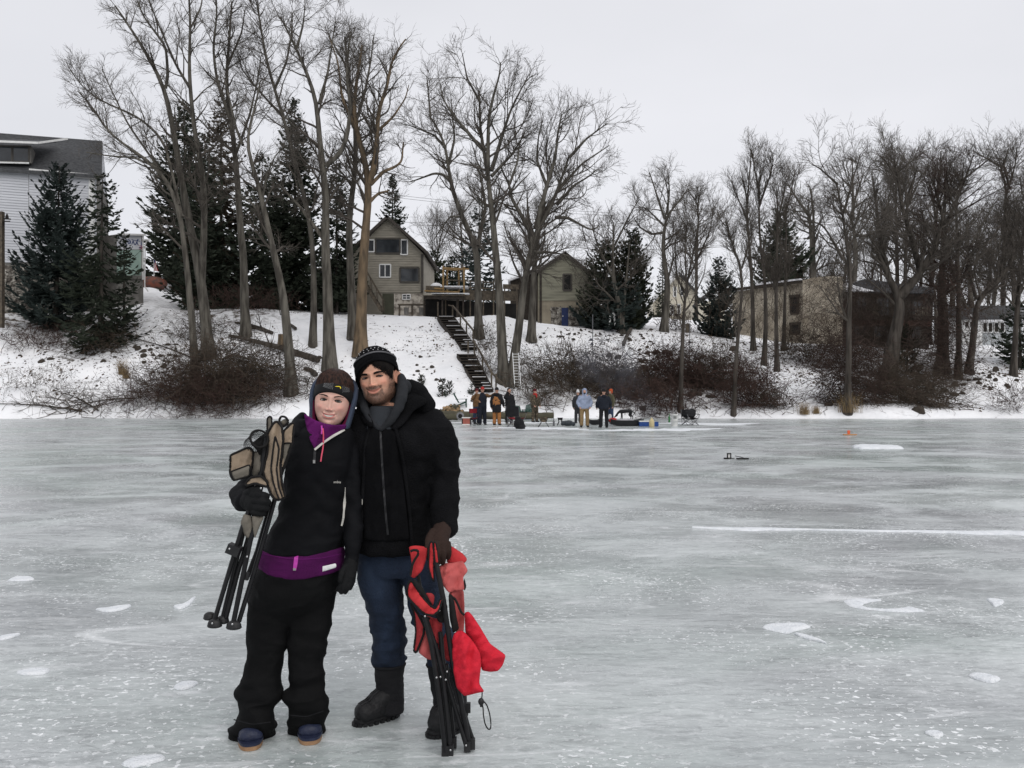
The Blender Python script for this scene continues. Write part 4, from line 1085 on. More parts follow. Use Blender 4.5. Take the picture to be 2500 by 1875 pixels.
sb = MB(); bar(sb, pt, (347, 574), (347, 683), 0.16, 0.06, 0.05); bar(sb, pt, (285, 572), (351, 574), 0.14, 0.2, 0.04); sb.build("corner_trim", M_WHITE, ad)
sb = MB(); bar(sb, pt, (285, 677), (345, 677), 0.3, 0.06, 0.04); sb.build("ledger_board", M_CONC, ad)
dp = MB().tube([pt.p(359, 586, 0.1), pt.p(354, 592, 0.12), pt.p(352, 600, 0.12), pt.p(351, 700, 0.12), pt.p(354, 712, 0.4)], 0.055, 8); dp.beam(pt.p(345, 586, 0.15), pt.p(362, 586, 0.15), 0.14, 0.12); dp.build("downspout", M_WHITE, ad)
M_INK = pmat("blue_print", (0.020, 0.045, 0.16), (0.018, 0.04, 0.15), 3, 0.6)
M_REDINK = pmat("red_print", (0.45, 0.05, 0.04), (0.40, 0.045, 0.035), 3, 0.6)
def lettering(text, pl_center, size, mat, parent, rotz=0.0, name="lettering", flip=False, ext=0.004):
    cu = bpy.data.curves.new(name, 'FONT'); cu.body = text; cu.size = size; cu.align_x = 'CENTER'; cu.align_y = 'CENTER'; cu.extrude = ext; cu.resolution_u = 3
    t = bpy.data.objects.new(name, cu); COL.objects.link(t)
    bpy.context.view_layer.update()
    me = bpy.data.meshes.new_from_object(t.evaluated_get(bpy.context.evaluated_depsgraph_get()))
    bpy.data.objects.remove(t)
    R = Matrix.Rotation(math.radians(90), 4, 'X')
    if flip: R = Matrix.Rotation(math.pi, 4, 'Y') @ R
    R = Matrix.Rotation(rotz, 4, 'Z') @ R
    me.transform(Matrix.Translation(Vector([float(c) for c in (np.asarray(pl_center) - np.array(ORG[parent]))])) @ R)
    me.materials.append(mat)
    return link(name, me, parent)
lettering("Tyvek", pt.p(325, 594, 0.05), 0.80, M_INK, ad, math.atan2(pt.d[1], pt.d[0]), flip=True)
lettering("HomeWrap", pt.p(331, 587.5, 0.05), 0.17, M_INK, ad, math.atan2(pt.d[1], pt.d[0]), flip=True)
rl = MB()
q0 = pt.p(340, 604, 0.04)
rl.tube([q0 + 0.17 * np.array((1.35 * math.cos(a), 0, 0.8 * math.sin(a))) for a in np.linspace(0, 2 * math.pi, 25)], 0.018, 5)
rl.build("logo_oval", M_REDINK, ad)
lettering("DUPONT", q0 + np.array((0, -0.01, 0)), 0.085, M_REDINK, ad, flip=True)
# timber post with a small lamp at the far left
pp = N(3, 770, 60)
po = empty("timber_post", N(3, 790, 60), "square timber post at the left frame edge with a small lantern bracket", "post")
MB().beam(N(2, 800, 60), N(2, 517, 60), 0.36, 0.34, up=(0, 1, 0)).build("post", M_WOOD, po)
ml = MB(); ml.beam(N(8, 534, 59.8), N(26, 535, 59.8), 0.1, 0.08); ml.loft([[N(9 + a * 16, 539 + 3 * (k == 0), 59.8 + 0.4 * b) for a, b in ((0, -1), (1, -1), (1, 1), (0, 1))] for k in range(2)]); ml.loft([[N(17 + s * x, y, 59.8 + 0.03 * s * z) for x, z in ((-1, -1), (1, -1), (1, 1), (-1, 1))] for y, s in ((536, 5), (528, 4), (521, 1))]); ml.build("lantern", M_DARK, po)
# flag
fl = empty("flag", N(376, 690, 86), "striped american flag on a white pole at the top of the path", "flag")
MB().tube([N(376, 694, 86), N(376, 638, 86)], 0.045, 8).tube([N(376, 639, 86), N(377, 634, 86)], 0.09, 8).build("pole", M_WHITE, fl)
M_RED = pmat("red_cloth", (0.36, 0.03, 0.035), (0.30, 0.025, 0.03), 3, 0.8)
M_NAVY = pmat("navy_cloth", (0.02, 0.03, 0.10), (0.016, 0.024, 0.08), 3, 0.8)
for i in range(13):
    mb = MB()
    rows = []
    for j in range(9):
        t = j / 8
        # cloth hangs furled: each stripe runs down in a slanting fold
        f0, f1 = i / 13, (i + 1) / 13
        rows.append([N(374.5 + 9 * f + 3.5 * math.sin(2.2 * t + 5 * f), 634 + 24 * t + 5 * f, 85.9 - 0.10 * math.sin(9 * f + 3 * t)) for f in (f0, f1)])
    mb.loft(rows, closed=False)
    o_ = mb.build("stripe", M_RED if i % 2 == 0 else M_WHITE, fl)
rows = [[N(374.3 + 6 * f + 3.5 * math.sin(2.2 * t + 5 * f), 633.6 + 24 * t + 5 * f, 85.82 - 0.10 * math.sin(9 * f + 3 * t)) for f in np.linspace(0, 0.5, 5)] for t in np.linspace(0, 0.36, 5)]
MB().loft(rows, closed=False).build("canton", M_NAVY, fl)
# things at the top of the path: orange tarp heap and ploughed snow
tq_ = spot(372, 700); tp = MB(); tp.ell(tq_ + (0, 0, 0.3), (1.5, 1.0, 0.75), 14, 8); single(tp, "tarp_heap", pmat("rusty_tarp", (0.20, 0.065, 0.04), (0.07, 0.05, 0.045), 3, 0.7), "rust and grey tarp heap behind the ploughed snow", "tarp", tq_, smooth=True)
tq_ = spot(388, 702); tp = MB(); tp.ell(tq_ + (0, 0, 0.1), (1.3, 0.9, 0.6), 14, 8); single(tp, "snow_heap", M_SNOW, "small heap of ploughed snow at the head of the path", "snow heap", tq_, smooth=True)
# --- tan house ---------------------------------------------------------------------------
ph = Plane(861, 72, 1034, 72)
hb = empty("tan_house", ph.p(947, 770), "tan clapboard gable house above the wooden stairs", "house")
solid(ph, [(861, 620), (947, 533), (1034, 620), (1034, 800), (861, 800)], 10, M_TAN, hb)
siding(ph, [(861, 620), (947, 533), (1034, 620), (1034, 714), (861, 714)], 0.2, M_TAN, hb, 0.035)
back = np.array((0, 11.0, 0))
pk = ph.p(947, 527, 0.5)
roofslab((ph.p(848, 618, 0.5), pk), back, 0.22, M_ROOFB, hb)
roofslab((ph.p(1048, 618, 0.5), pk), back, 0.22, M_ROOFB, hb)
window(ph, 917, 583, 977, 619, M_DKTRIM, hb, 0.14)
window(ph, 899, 586, 914, 615, M_WHITE, hb, 0.10)
window(ph, 979, 586, 995, 622, M_WHITE, hb, 0.10)
window(ph, 927, 646, 954, 677, M_WHITE, hb, 0.10, mull=1)
window(ph, 977, 654, 1023, 689, M_DKTRIM, hb, 0.14)
sb = MB(); bar(sb, ph, (1031, 621), (1031, 714), 0.22, 0.05, 0.06); sb.build("corner_board", M_DKTRIM, hb)
MB().prism([ph.p(955, 717, 0.03), ph.p(1032, 717, 0.03), ph.p(1032, 795, 0.03), ph.p(955, 795, 0.03)], (0, 0, 0), np.r_[-ph.n * 0.02, 0]).build("stone_wall", pmat("whitewashed_stone", (0.50, 0.46, 0.40), (0.16, 0.14, 0.12), 2.5, 0.95, 0.8, 5, lo=0.38, hi=0.58), hb)
window(ph, 983, 719, 1002, 731, M_WHITE, hb, 0.07, mull=1, bars=1)
dr_ = MB(); dr_.prism([ph.p(934, 717, 0.06), ph.p(962, 717, 0.06), ph.p(962, 790, 0.06), ph.p(934, 790, 0.06)], (0, 0, 0), np.r_[-ph.n * 0.05, 0]); dr_ = dr_.build("door", pmat("olive_door", (0.06, 0.062, 0.042), (0.045, 0.046, 0.03), 3, 0.7), hb)
st = MB()
for s in (0, 1):
    st.beam(ph.p(893 + 0, 690, 0.6 + 0.8 * s), ph.p(937, 762, 0.6 + 0.8 * s), 0.06, 0.28)
    st.beam(ph.p(896, 660, 0.6 + 0.8 * s), ph.p(940, 735, 0.6 + 0.8 * s), 0.06, 0.08)
    for t in (0, .33, .66, 1):
        st.beam(ph.p(896 + 44 * t, 662 + 73 * t, 0.6 + 0.8 * s), ph.p(896 + 44 * t, 690 + 73 * t, 0.6 + 0.8 * s), 0.06, 0.06)
st.build("outside_stair", M_WOOD, hb)
for i in range(10):
    t = (i + 0.5) / 10
    q = ph.p(893 + 44 * t, 688 + 72 * t, 1.0); MB().box(q, (0.3, 0.8, 0.05)).build("step", M_WOOD, hb)
# porch wing to the left, mostly behind trunks
pw = Plane(770, 73, 861, 73)
wg = solid(pw, [(770, 655), (862, 640), (862, 705), (770, 705)], 5, M_TAN, hb, "porch_wing")
solid(pw, [(772, 705), (862, 705), (862, 790), (772, 790)], 3, M_DARK, hb, "porch_shade_block", -0.5)  # near-black block standing in for the shade inside the porch
for x in (778, 806, 834):
    window(pw, x, 662, x + 22, 690, M_DKTRIM, wg, 0.10)
for x in (776, 818, 858):
    pb = MB(); bar(pb, pw, (x, 706), (x, 790), 0.16, 0.16, 0.0); pb.build("porch_post", M_WOOD, hb)
# bench and buckets beside the basement wall
bn = empty("work_table", N(1006, 768, 70.5), "rough wooden work table against the stone basement wall", "table")
MB().beam(N(972, 744, 70.5), N(1040, 744, 70.5), 0.7, 0.08).build("table_top", M_WOOD, bn)
for x in (975, 1006, 1037):
    MB().beam(N(x, 745, 70.5), N(x, 775, 70.5), 0.12, 0.12, up=(0, 1, 0)).build("leg", M_WOOD, bn)
for x, lb in ((992, "grey bucket under the left end of the work table"), (1029, "grey bucket under the right end of the work table")):
    mb = MB(); mb.loft([[N(x, y, 70.2) + r * np.array((math.cos(a), math.sin(a), 0)) for a in np.linspace(0, 2 * np.pi, 14, endpoint=False)] for y, r in ((769, 0.17), (752, 0.22), (751, 0.22), (751, 0.19), (766, 0.15))])
    single(mb, "bucket", M_CONC, lb, "bucket", N(x, 769, 70.2), "buckets under the work table", True)
# --- timber deck ---------------------------------------------------------------------------
dk = empty("timber_deck", N(1085, 770, 69), "raised timber deck on posts beside the tan house, unfinished yellow frame on top", "deck")
for i in range(9):
    y = 68.0 + i * 0.42
    MB().beam(N(1034, 722, 68) * np.array((1, 0, 1)) + (0, y, 0), N(1134, 722, 68) * np.array((1, 0, 1)) + (0, y, 0), 0.38, 0.06).build("plank", M_WOOD, dk)
MB().beam(N(1034, 726, 67.95), N(1134, 726, 67.95), 0.08, 0.26).build("rim_beam", M_WOODD, dk)
for x in (1036, 1080, 1116, 1131):
    MB().beam(N(x, 727, 68.2), N(x, 785, 68.2), 0.13, 0.13, up=(0, 1, 0)).build("post", M_WOODD, dk)
for x, y0, Yd in ((1082, 649, 68.3), (1133, 651, 68.3), (1120, 657, 70.5), (1092, 655, 70.5)):
    MB().beam(N(x, y0, Yd), N(x, 722, Yd), 0.13, 0.13, up=(0, 1, 0)).build("frame_post", M_WOODY, dk)
for a, b in (((1082, 654, 68.3), (1145, 657, 68.3)), ((1082, 654, 68.3), (1092, 658, 70.5)), ((1133, 655, 68.3), (1120, 659, 70.5)), ((1092, 658, 70.5), (1120, 659, 70.5)), ((1060, 704, 68.2), (1082, 705, 68.2)), ((1036, 710, 68.2), (1120, 713, 68.2))):
    MB().beam(N(*a), N(*b), 0.10, 0.12).build("frame_beam", M_WOODY, dk)
mb = MB(); mb.box(N(1110, 702, 69), (2.2, 1.5, 0.10)); mb.ell(N(1065, 700, 69), (0.5, 0.5, 0.32), 12, 6); mb.box(N(1100, 717.5, 68.4), (3.0, 0.6, 0.08)); mb.build("deck_snow", M_SNOW, dk, True)
MB().beam(N(1040, 706, 68.6), N(1075, 707, 68.6), 0.5, 0.5).build("stored_boards", M_WOOD, dk)
MB().prism([N(1034, 730, 70.2), N(1262, 742, 70.2), N(1262, 800, 70.2), N(1034, 790, 70.2)], (0, 0, 0), (0, 0.6, 0)).build("deck_shade_sheet", M_DARK, dk)  # dark sheet that paints the shade beneath deck and boardwalk
# the long board walk from the deck to the barn
bw = empty("boardwalk", N(1200, 780, 69.5), "long board walk with railing between the deck and the barn", "boardwalk")
for i, y in enumerate((711, 717, 723, 729)):
    MB().beam(N(1134, y, 69.2), N(1264, y + 3, 69.6), 0.06, 0.20).build("board", M_WOOD, bw)
for i, y in enumerate((697, 702)):
    MB().beam(N(1228, y, 69.2), N(1266, y + 1, 69.6), 0.06, 0.22).build("board", M_WOOD, bw)
for x in (1088, 1118, 1148, 1180, 1205, 1232, 1262):
    MB().beam(N(x, 685 + (x > 1210) * 10, 69.3), N(x, 775, 69.3), 0.11, 0.11, up=(0, 1, 0)).build("post", M_WOOD, bw)
MB().beam(N(1086, 683, 69.2), N(1207, 690, 69.2), 0.10, 0.10).build("handrail", M_WOOD, bw)
MB().beam(N(1086, 700, 69.2), N(1207, 705, 69.2), 0.06, 0.10).build("handrail", M_WOOD, bw)
# --- wooden stairs down the bank ---------------------------------------------------------------
st = empty("wooden_stairs", spot(1185, 948), "two flights of dark wooden steps with handrail down the snowy bank", "stairs")
Yt, Yb = hit(1090, 778), hit(1186, 946)
def stair_y(ny):
    x = np.interp(ny, (774, 848, 866, 950), (1090, 1150, 1140, 1188))
    return hit(x, ny + 5) - 0.25
def flight(l0, r0, y0, l1, r1, y1, n):
    for i in range(n):
        t = i / (n - 1)
        ny = y0 + (y1 - y0) * t
        Y = stair_y(ny) - 0.15
        a, b = N(l0 + (l1 - l0) * t, ny, Y), N(r0 + (r1 - r0) * t, ny, Y)
        MB().beam(a, b, 0.30, 0.07).build("step", M_WOODD, st)
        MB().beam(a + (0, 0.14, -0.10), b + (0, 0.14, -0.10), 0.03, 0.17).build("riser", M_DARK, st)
        if i % 2 == 0 or i > n - 4:
            c = a + (b - a) * (0.45 if i % 4 else 0.1)
            MB().beam(c + (0, 0.02, 0.055), b + (-0.05, 0.02, 0.055), 0.2, 0.035).build("step_snow", M_SNOW, st)
    for l, r_ in ((l0, l1), (r0, r1)):
        MB().beam(N(l, y0 + 4, stair_y(y0) + 0.1), N(r_, y1 + 6, stair_y(y1) + 0.05), 0.07, 0.34).build("stringer", M_WOODD, st)
flight(1068, 1108, 774, 1128, 1163, 848, 14)
flight(1116, 1159, 866, 1166, 1203, 950, 13)
MB().beam(N(1116, 866, stair_y(857)), N(1162, 866, stair_y(857)), 1.0, 0.08).build("landing", M_WOODD, st)
posts = ((1069, 737, 774), (1105, 746, 776), (1124, 765, 795), (1139, 783, 816), (1155, 805, 838), (1143, 833, 868), (1158, 831, 870), (1178, 873, 912), (1200, 907, 948), (1211, 912, 946))
for x, a, b in posts:
    Y = stair_y(b - 2)
    MB().beam(N(x, a, Y), N(x, b + 3, Y), 0.10, 0.10, up=(0, 1, 0)).build("post", M_WOOD, st)
for a, b in (((1105, 746, 776), (1155, 806, 838)), ((1156, 831, 868), (1201, 911, 946)), ((1201, 911, 946), (1236, 946, 955)), ((1095, 745, 774), (1106, 747, 776))):
    MB().beam(N(a[0], a[1], stair_y(a[2])), N(b[0], b[1], stair_y(b[2])), 0.10, 0.09).build("handrail", M_WOOD, st)
# --- barn -----------------------------------------------------------------------------------------
pb_ = Plane(1314, 70.5, 1446, 70.5)
ba = empty("green_barn", pb_.p(1380, 790), "weathered green barn with blue door and low gable", "barn")
solid(pb_, [(1314, 660), (1380, 619), (1446, 668), (1446, 830), (1314, 830)], 9, M_STUCCO, ba)
siding(pb_, [(1314, 660), (1380, 619), (1446, 668), (1446, 734), (1314, 734)], 0.24, M_GREEN, ba)
back = np.array((0, 10, 0)); pk = pb_.p(1380, 615, 0.35)
roofslab((pb_.p(1306, 664, 0.35), pk), back, 0.2, M_ROOFB, ba); roofslab((pb_.p(1454, 674, 0.35), pk), back, 0.2, M_ROOFB, ba)
roofslab((pb_.p(1320, 654, 0.2) + (0, 0, 0.12), pk + (0, 0.1, 0.1)), back * 0.96, 0.08, M_ROOFS, ba, "roof_snow")
window(pb_, 1375, 670, 1395, 709, M_DKTRIM, ba, 0.14, glass=M_DARK)
MB().prism([pb_.p(1345, 749, 0.02), pb_.p(1445, 752, 0.02), pb_.p(1445, 820, 0.02), pb_.p(1345, 820, 0.02)], (0, 0, 0), np.r_[-pb_.n * 0.02, 0]).build("stone_base", M_STONE, ba)
ms = MB(); rng = np.random.default_rng(8)
for i in range(150):
    x = rng.uniform(1346, 1444)
    if 1368 < x < 1390 or 1414 < x < 1430: continue
    ms.ell(pb_.p(x, rng.uniform(751, 795), 0.03), rng.uniform(0.07, 0.17, 3), 7, 5)
tag(ms.build("base_stones", M_STONE, ba, True), kind='stuff')
dm = MB(); dm.prism([pb_.p(1371, 752, 0.07), pb_.p(1387, 752, 0.07), pb_.p(1387, 800, 0.07), pb_.p(1371, 800, 0.07)], (0, 0, 0), np.r_[-pb_.n * 0.05, 0]); dm = dm.build("door", M_BLUED, ba)
MB().ell(pb_.p(1374, 772, 0.10), (0.05, 0.05, 0.05), 8, 6).build("handle", M_WHITE, dm)
dm = MB(); dm.prism([pb_.p(1415, 756, 0.07), pb_.p(1429, 756, 0.07), pb_.p(1429, 800, 0.07), pb_.p(1415, 800, 0.07)], (0, 0, 0), np.r_[-pb_.n * 0.05, 0]); dm.build("door", pmat("slate_blue_paint", (0.06, 0.075, 0.09), (0.04, 0.05, 0.06), 3, 0.7), ba)
pa_ = Plane(1243, 72.5, 1316, 72.5)
an = solid(pa_, [(1246, 683), (1316, 664), (1316, 830), (1246, 830)], 6, M_WOODD, ba, "lean_to")
roofslab((pa_.p(1240, 684, 0.5), pa_.p(1318, 655, 0.5)), (0, 6.5, 0), 0.15, M_ROOFS, ba, "lean_to_roof")
sb = MB(); bar(sb, pb_, (1320, 662), (1320, 790), 0.18, 0.05, 0.06); sb.build("corner_board", M_WOODD, ba)
# --- white farmhouse ------------------------------------------------------------------------------
pf = Plane(1616, 118, 1700, 118)
wf = empty("white_farmhouse", pf.p(1650, 778), "distant cream white farmhouse between the yews and the cone spruce", "house")
M_CREAM = pmat("cream_clapboard", (0.62, 0.58, 0.48), (0.55, 0.51, 0.42), 1.0, 0.7)
solid(pf, [(1618, 712), (1657, 670), (1697, 712), (1697, 800), (1618, 800)], 9, M_CREAM, wf)
siding(pf, [(1618, 712), (1657, 670), (1697, 712), (1697, 795), (1618, 795)], 0.2, M_CREAM, wf)
pk = pf.p(1657, 665, 0.5)
roofslab((pf.p(1610, 716, 0.5), pk), (0, 10, 0), 0.25, M_WHITE, wf); roofslab((pf.p(1704, 716, 0.5), pk), (0, 10, 0), 0.25, M_SHING, wf)
for x, y0, y1 in ((1644, 701, 724), (1661, 701, 722), (1637, 745, 769), (1654, 743, 766)):
    window(pf, x, y0, x + 7, y1, M_WHITE, wf, 0.14, bars=1)
pf2 = Plane(1596, 121, 1618, 121)
solid(pf2, [(1594, 735), (1618, 712), (1618, 790), (1594, 790)], 5, M_CREAM, wf, "side_wing")
roofslab((pf2.p(1590, 738, 0.4), pf2.p(1619, 709, 0.4)), (0, 5, 0), 0.2, M_ROOFS, wf, "wing_roof")
pf3 = Plane(1690, 112, 1760, 112)
gr = empty("grey_roofed_house", pf3.p(1730, 790), "house with long grey roof behind the cone spruce", "house")
solid(pf3, [(1692, 745), (1770, 725), (1770, 800), (1692, 800)], 6, M_CREAM, gr)
roofslab((pf3.p(1688, 748, 0.4), pf3.p(1775, 722, 0.4) + np.array((0, 3, 1.6))), (2.0, 6, 1.5), 0.3, M_SHING, gr)
# --- beige stucco building ---------------------------------------------------------------------------
ps = Plane(1790, 80.0, 1962, 76.0)
sb_ = empty("stucco_building", ps.p(1960, 830), "patchy beige stucco building with flat snowy roof and dark balconies", "building")
solid(ps, [(1788, 712), (1962, 692), (1962, 860), (1788, 850)], 12, M_BEIGE, sb_)
ps2 = Plane(1960, 75.6, 2060, 75.6)
solid(ps2, [(1960, 684), (1990, 677), (2030, 674), (2058, 676), (2058, 870), (1960, 870)], 9, M_BEIGE, sb_, "end_wall")
window(ps, 1931, 725, 1950, 766, M_WOODD, sb_, 0.16, glass=M_DARK, off=0.05)
window(ps, 1931, 790, 1952, 815, M_WOODD, sb_, 0.16, glass=M_DARK, off=0.05)
l = MB(); bar(l, ps, (1928, 724), (1954, 722), 0.22, 0.1, 0.1); l.build("lintel", M_WOODD, sb_); l = MB(); bar(l, ps, (1928, 791), (1956, 789), 0.22, 0.1, 0.1); l.build("lintel", M_WOODD, sb_)
rf = MB(); rf.beam(ps.p(1786, 709, 0.25), ps.p(1962, 688, 0.25), 0.5, 0.22); rf.build("roof_edge", M_WOODD, sb_)
rf = MB(); rf.beam(ps.p(1850, 700, 0.3) + (0, 0, 0.14), ps.p(1960, 687, 0.3) + (0, 0, 0.14), 0.55, 0.14); rf.build("roof_snow", M_ROOFS, sb_)
pd = Plane(2058, 77.2, 2268, 77.2)
solid(pd, [(2058, 706), (2110, 712), (2268, 715), (2268, 870), (2058, 870)], 9, M_WOODD, sb_, "balcony_block")
rf = MB(); rf.prism([pd.p(2056, 694, 1.0), pd.p(2075, 700, 1.0), pd.p(2125, 714, 1.0), pd.p(2056, 712, 1.0)], (0, 0, 0), (0, 1.2, 0)); rf.build("roof_snow", M_ROOFS, sb_)
rf = MB(); rf.prism([pd.p(2074, 696, 0.9), pd.p(2100, 684, 0.9), pd.p(2268, 706, 0.9), pd.p(2268, 718, 0.9), pd.p(2120, 716, 0.9)], (0, 0, 0), (0, 8, 0)); rf.build("balcony_roof", M_SHING, sb_)
for x0, x1, y0, y1 in ((2092, 2114, 725, 764), (2140, 2170, 728, 770), (2228, 2250, 736, 770), (2080, 2112, 793, 820), (2134, 2166, 793, 822), (2222, 2246, 798, 826)):
    window(pd, x0, y0, x1, y1, M_DKTRIM, sb_, 0.12, mull=1)
for x0, x1 in ((2118, 2136), (2220, 2262)):
    fl_ = MB(); bar(fl_, pd, (x0 - 3, 778), (x1 + 3, 778), 0.3, 1.2, 0.05); bar(fl_, pd, (x0 - 3, 752), (x1 + 3, 752), 0.10, 0.08, 1.15); fl_ = fl_.build("balcony", M_WOODD, sb_)
    for x in np.arange(x0, x1 + 1, 4):
        bl = MB(); bar(bl, pd, (x, 752), (x, 777), 0.06, 0.05, 1.17); bl.build("baluster", M_WOOD, fl_)
mb = MB(); bar(mb, pd, (2060, 788), (2268, 790), 0.5, 0.4, 0.05); mb.build("floor_beam", pmat("red_brown_boards", (0.085, 0.040, 0.030), (0.05, 0.028, 0.022), 2, 0.8), sb_)
# --- small white houses at the right edge ----------------------------------------------------------------
pq = Plane(2340, 92, 2440, 92)
wh = empty("white_cottage", pq.p(2390, 838), "small white cottage with grey roof seen between the right hand trunks", "house")
solid(pq, [(2350, 785), (2370, 768), (2398, 786), (2398, 850), (2350, 850)], 5, M_WHITE, wh)
siding(pq, [(2350, 785), (2370, 768), (2398, 786), (2398, 845), (2350, 845)], 0.2, M_WHITE, wh)
window(pq, 2354, 785, 2364, 799, M_WHITE, wh, 0.09, glass=M_DARK); window(pq, 2366, 785, 2375, 799, M_WHITE, wh, 0.09, glass=M_DARK)
solid(pq, [(2398, 780), (2500, 782), (2500, 850), (2398, 850)], 6, pmat("pale_grey_siding", (0.40, 0.42, 0.43), (0.34, 0.36, 0.37), 1, 0.7), wh, "porch", -0.3)
for x in (2402, 2415, 2430, 2444):
    window(pq, x, 787, x + 11, 811, M_WHITE, wh, 0.10, off=-0.22, glass=M_DARK)
roofslab((pq.p(2392, 784, 0.6), pq.p(2392, 764, 0.0) + (0, 3, 0.4)), (11.5, 0, 0.2), 0.15, M_ROOFS, wh, "porch_roof")
roofslab((pq.p(2345, 776, 0.4), pq.p(2345, 732, 0.0) + (0, 6, 0)), (13.0, 0, 0), 0.2, M_SHING, wh)
# --- utility pole and wires -------------------------------------------------------------------------------
up_ = empty("utility_pole", N(1979, 700, 105), "wooden utility pole behind the stucco building", "utility pole")
MB().tube([N(1979, 720, 105), N(1979, 573, 105)], np.linspace(0.17, 0.12, 2), 8).build("pole", M_WOOD, up_)
MB().beam(N(1962, 582, 105), N(1996, 582, 105), 0.12, 0.14).build("crossarm", M_WOOD, up_)
def wire(a, b, sag, Y0, Y1, label):
    t = np.linspace(0, 1, 25)
    P = np.stack([N(a[0] + (b[0] - a[0]) * q, a[1] + (b[1] - a[1]) * q + sag * 4 * q * (1 - q), Y0 + (Y1 - Y0) * q) for q in t])
    single(MB().tube(P, 0.02, 4), "power_line", M_DARK, label, "wire", P[0], "power lines behind the trees")
wire((900, 540), (1700, 552), 3, 110, 110, "lowest long power line between the tan house and the barn")
wire((900, 468), (1500, 520), 6, 118, 112, "upper power line crossing behind the tall tree")
wire((900, 474), (1500, 527), 6, 118, 112, "power line just under the upper one")
wire((1000, 592), (1800, 600), 3, 112, 112, "faint power line over the deck")
wire((1500, 610), (1979, 588), 5, 112, 105, "power line running to the utility pole from the farmhouse")
wire((1979, 586), (2560, 640), 6, 105, 120, "power line leaving the utility pole to the right")
# ------------------------------------------------------------------ remeshed bodies and clothes
def chain(mb, P, R, k=14, n=None, mi=0):
    """a tapering limb with rounded ends; R scalar radii or (rx, ry) pairs along P"""
    P = np.asarray(P, float); R = np.asarray(R, float)
    if R.ndim == 1: R = np.stack([R, R], 1)
    n = n or max(6, 5 * (len(P) - 1) + 1)
    Q = resample(np.hstack([P, R]), n)
    P, R = Q[:, :3], Q[:, 3:]
    T = np.gradient(P, axis=0); T /= np.linalg.norm(T, axis=1, keepdims=True) + 1e-9
    # side axis kept as close to world x as possible, so (rx, ry) read as width and depth
    ref = np.tile((1.0, 0, 0), (n, 1))
    hz = np.abs(T[:, 0]) > 0.85
    ref[hz] = (0, 0, 1.0)
    A = ref - (ref * T).sum(1, keepdims=True) * T; A /= np.linalg.norm(A, axis=1, keepdims=True)
    B = np.cross(T, A)
    th = np.arange(k) * 2 * np.pi / k
    rings = []
    for e in (0.15, 0.5, 0.8, 0.96):
        c = math.sqrt(1 - e * e)
        rings.append(P[0] - T[0] * c * R[0].mean() * 0.8 + e * (R[0, 0] * A[0] * np.cos(th)[:, None] + R[0, 1] * B[0] * np.sin(th)[:, None]))
    for i in range(n):
        rings.append(P[i] + R[i, 0] * A[i] * np.cos(th)[:, None] + R[i, 1] * B[i] * np.sin(th)[:, None])
    for e in (0.96, 0.8, 0.5, 0.15):
        c = math.sqrt(1 - e * e)
        rings.append(P[-1] + T[-1] * c * R[-1].mean() * 0.8 + e * (R[-1, 0] * A[-1] * np.cos(th)[:, None] + R[-1, 1] * B[-1] * np.sin(th)[:, None]))
    return mb.loft(rings, mi=mi)
def ellring(c, rx, ry, k=24, tilt=0.0, p=2.0):
    th = np.arange(k) * 2 * np.pi / k
    x = np.sign(np.cos(th)) * np.abs(np.cos(th)) ** (2 / p) * rx; y = np.sign(np.sin(th)) * np.abs(np.sin(th)) ** (2 / p) * ry
    return np.stack([c[0] + x, c[1] + y, c[2] + x * tilt], 1)
def remesh(mb, voxel, smooth=4, fac=0.5):
    v, fl = mb.arrays()
    me = mesh_arrays("tmp", v, fl)
    o = bpy.data.objects.new("tmp", me); COL.objects.link(o)
    r = o.modifiers.new("r", 'REMESH'); r.mode = 'VOXEL'; r.voxel_size = voxel; r.adaptivity = 0
    if smooth:
        s = o.modifiers.new("s", 'SMOOTH'); s.iterations = smooth; s.factor = fac
    bpy.context.view_layer.update()
    dg = bpy.context.evaluated_depsgraph_get()
    m2 = bpy.data.meshes.new_from_object(o.evaluated_get(dg))
    n = len(m2.vertices)
    co = np.empty(n * 3, np.float32); m2.vertices.foreach_get("co", co)
    no = np.empty(n * 3, np.float32); m2.vertex_normals.foreach_get("vector", no)
    lv = np.empty(len(m2.loops), np.int32); m2.loops.foreach_get("vertex_index", lv)
    tot = np.empty(len(m2.polygons), np.int32); m2.polygons.foreach_get("loop_total", tot)
    st = np.empty(len(m2.polygons), np.int32); m2.polygons.foreach_get("loop_start", st)
    f = []
    for k in np.unique(tot):
        s0 = st[tot == k]
        f.append(lv[s0[:, None] + np.arange(k)[None]])
    bpy.data.objects.remove(o); bpy.data.meshes.remove(me); bpy.data.meshes.remove(m2)
    return co.reshape(-1, 3).astype(float), no.reshape(-1, 3).astype(float), f
def cloth_obj(mb, voxel, name, mat, parent, smooth=4, wr=0.0, wscale=(9, 9, 22), seed=1, wr2=0.0, fn=None):
    v, n, f = remesh(mb, voxel, smooth)
    if fn is not None:
        v = fn(v, n)
    if wr:
        w = fbm(v * np.array(wscale), 3, seed)
        ridge = 1 - np.abs(w) * 1.6
        v = v + n * (wr * ridge)[:, None]
    if wr2:
        v = v + n * (wr2 * fbm(v * 45, 2, seed + 5))[:, None]
    m = MB()
    m.v = [v]; m.n = len(v); m.f = f; m.m = [0] * len(f)
    return m.build(name, mat, parent, True)
def fabric(name, c, k=0.7, rough=0.85, bump=0.25, bs=220, scale=6, spec=0.2):
    return pmat(name, c, tuple(x * k for x in c), scale, rough, bump, bs, spec=spec)
M_BLACK = fabric("black_cloth", (0.016, 0.016, 0.018))
M_SKIN_B = pmat("wind_burnt_skin", (0.46, 0.27, 0.20), (0.40, 0.22, 0.16), 12, 0.55)
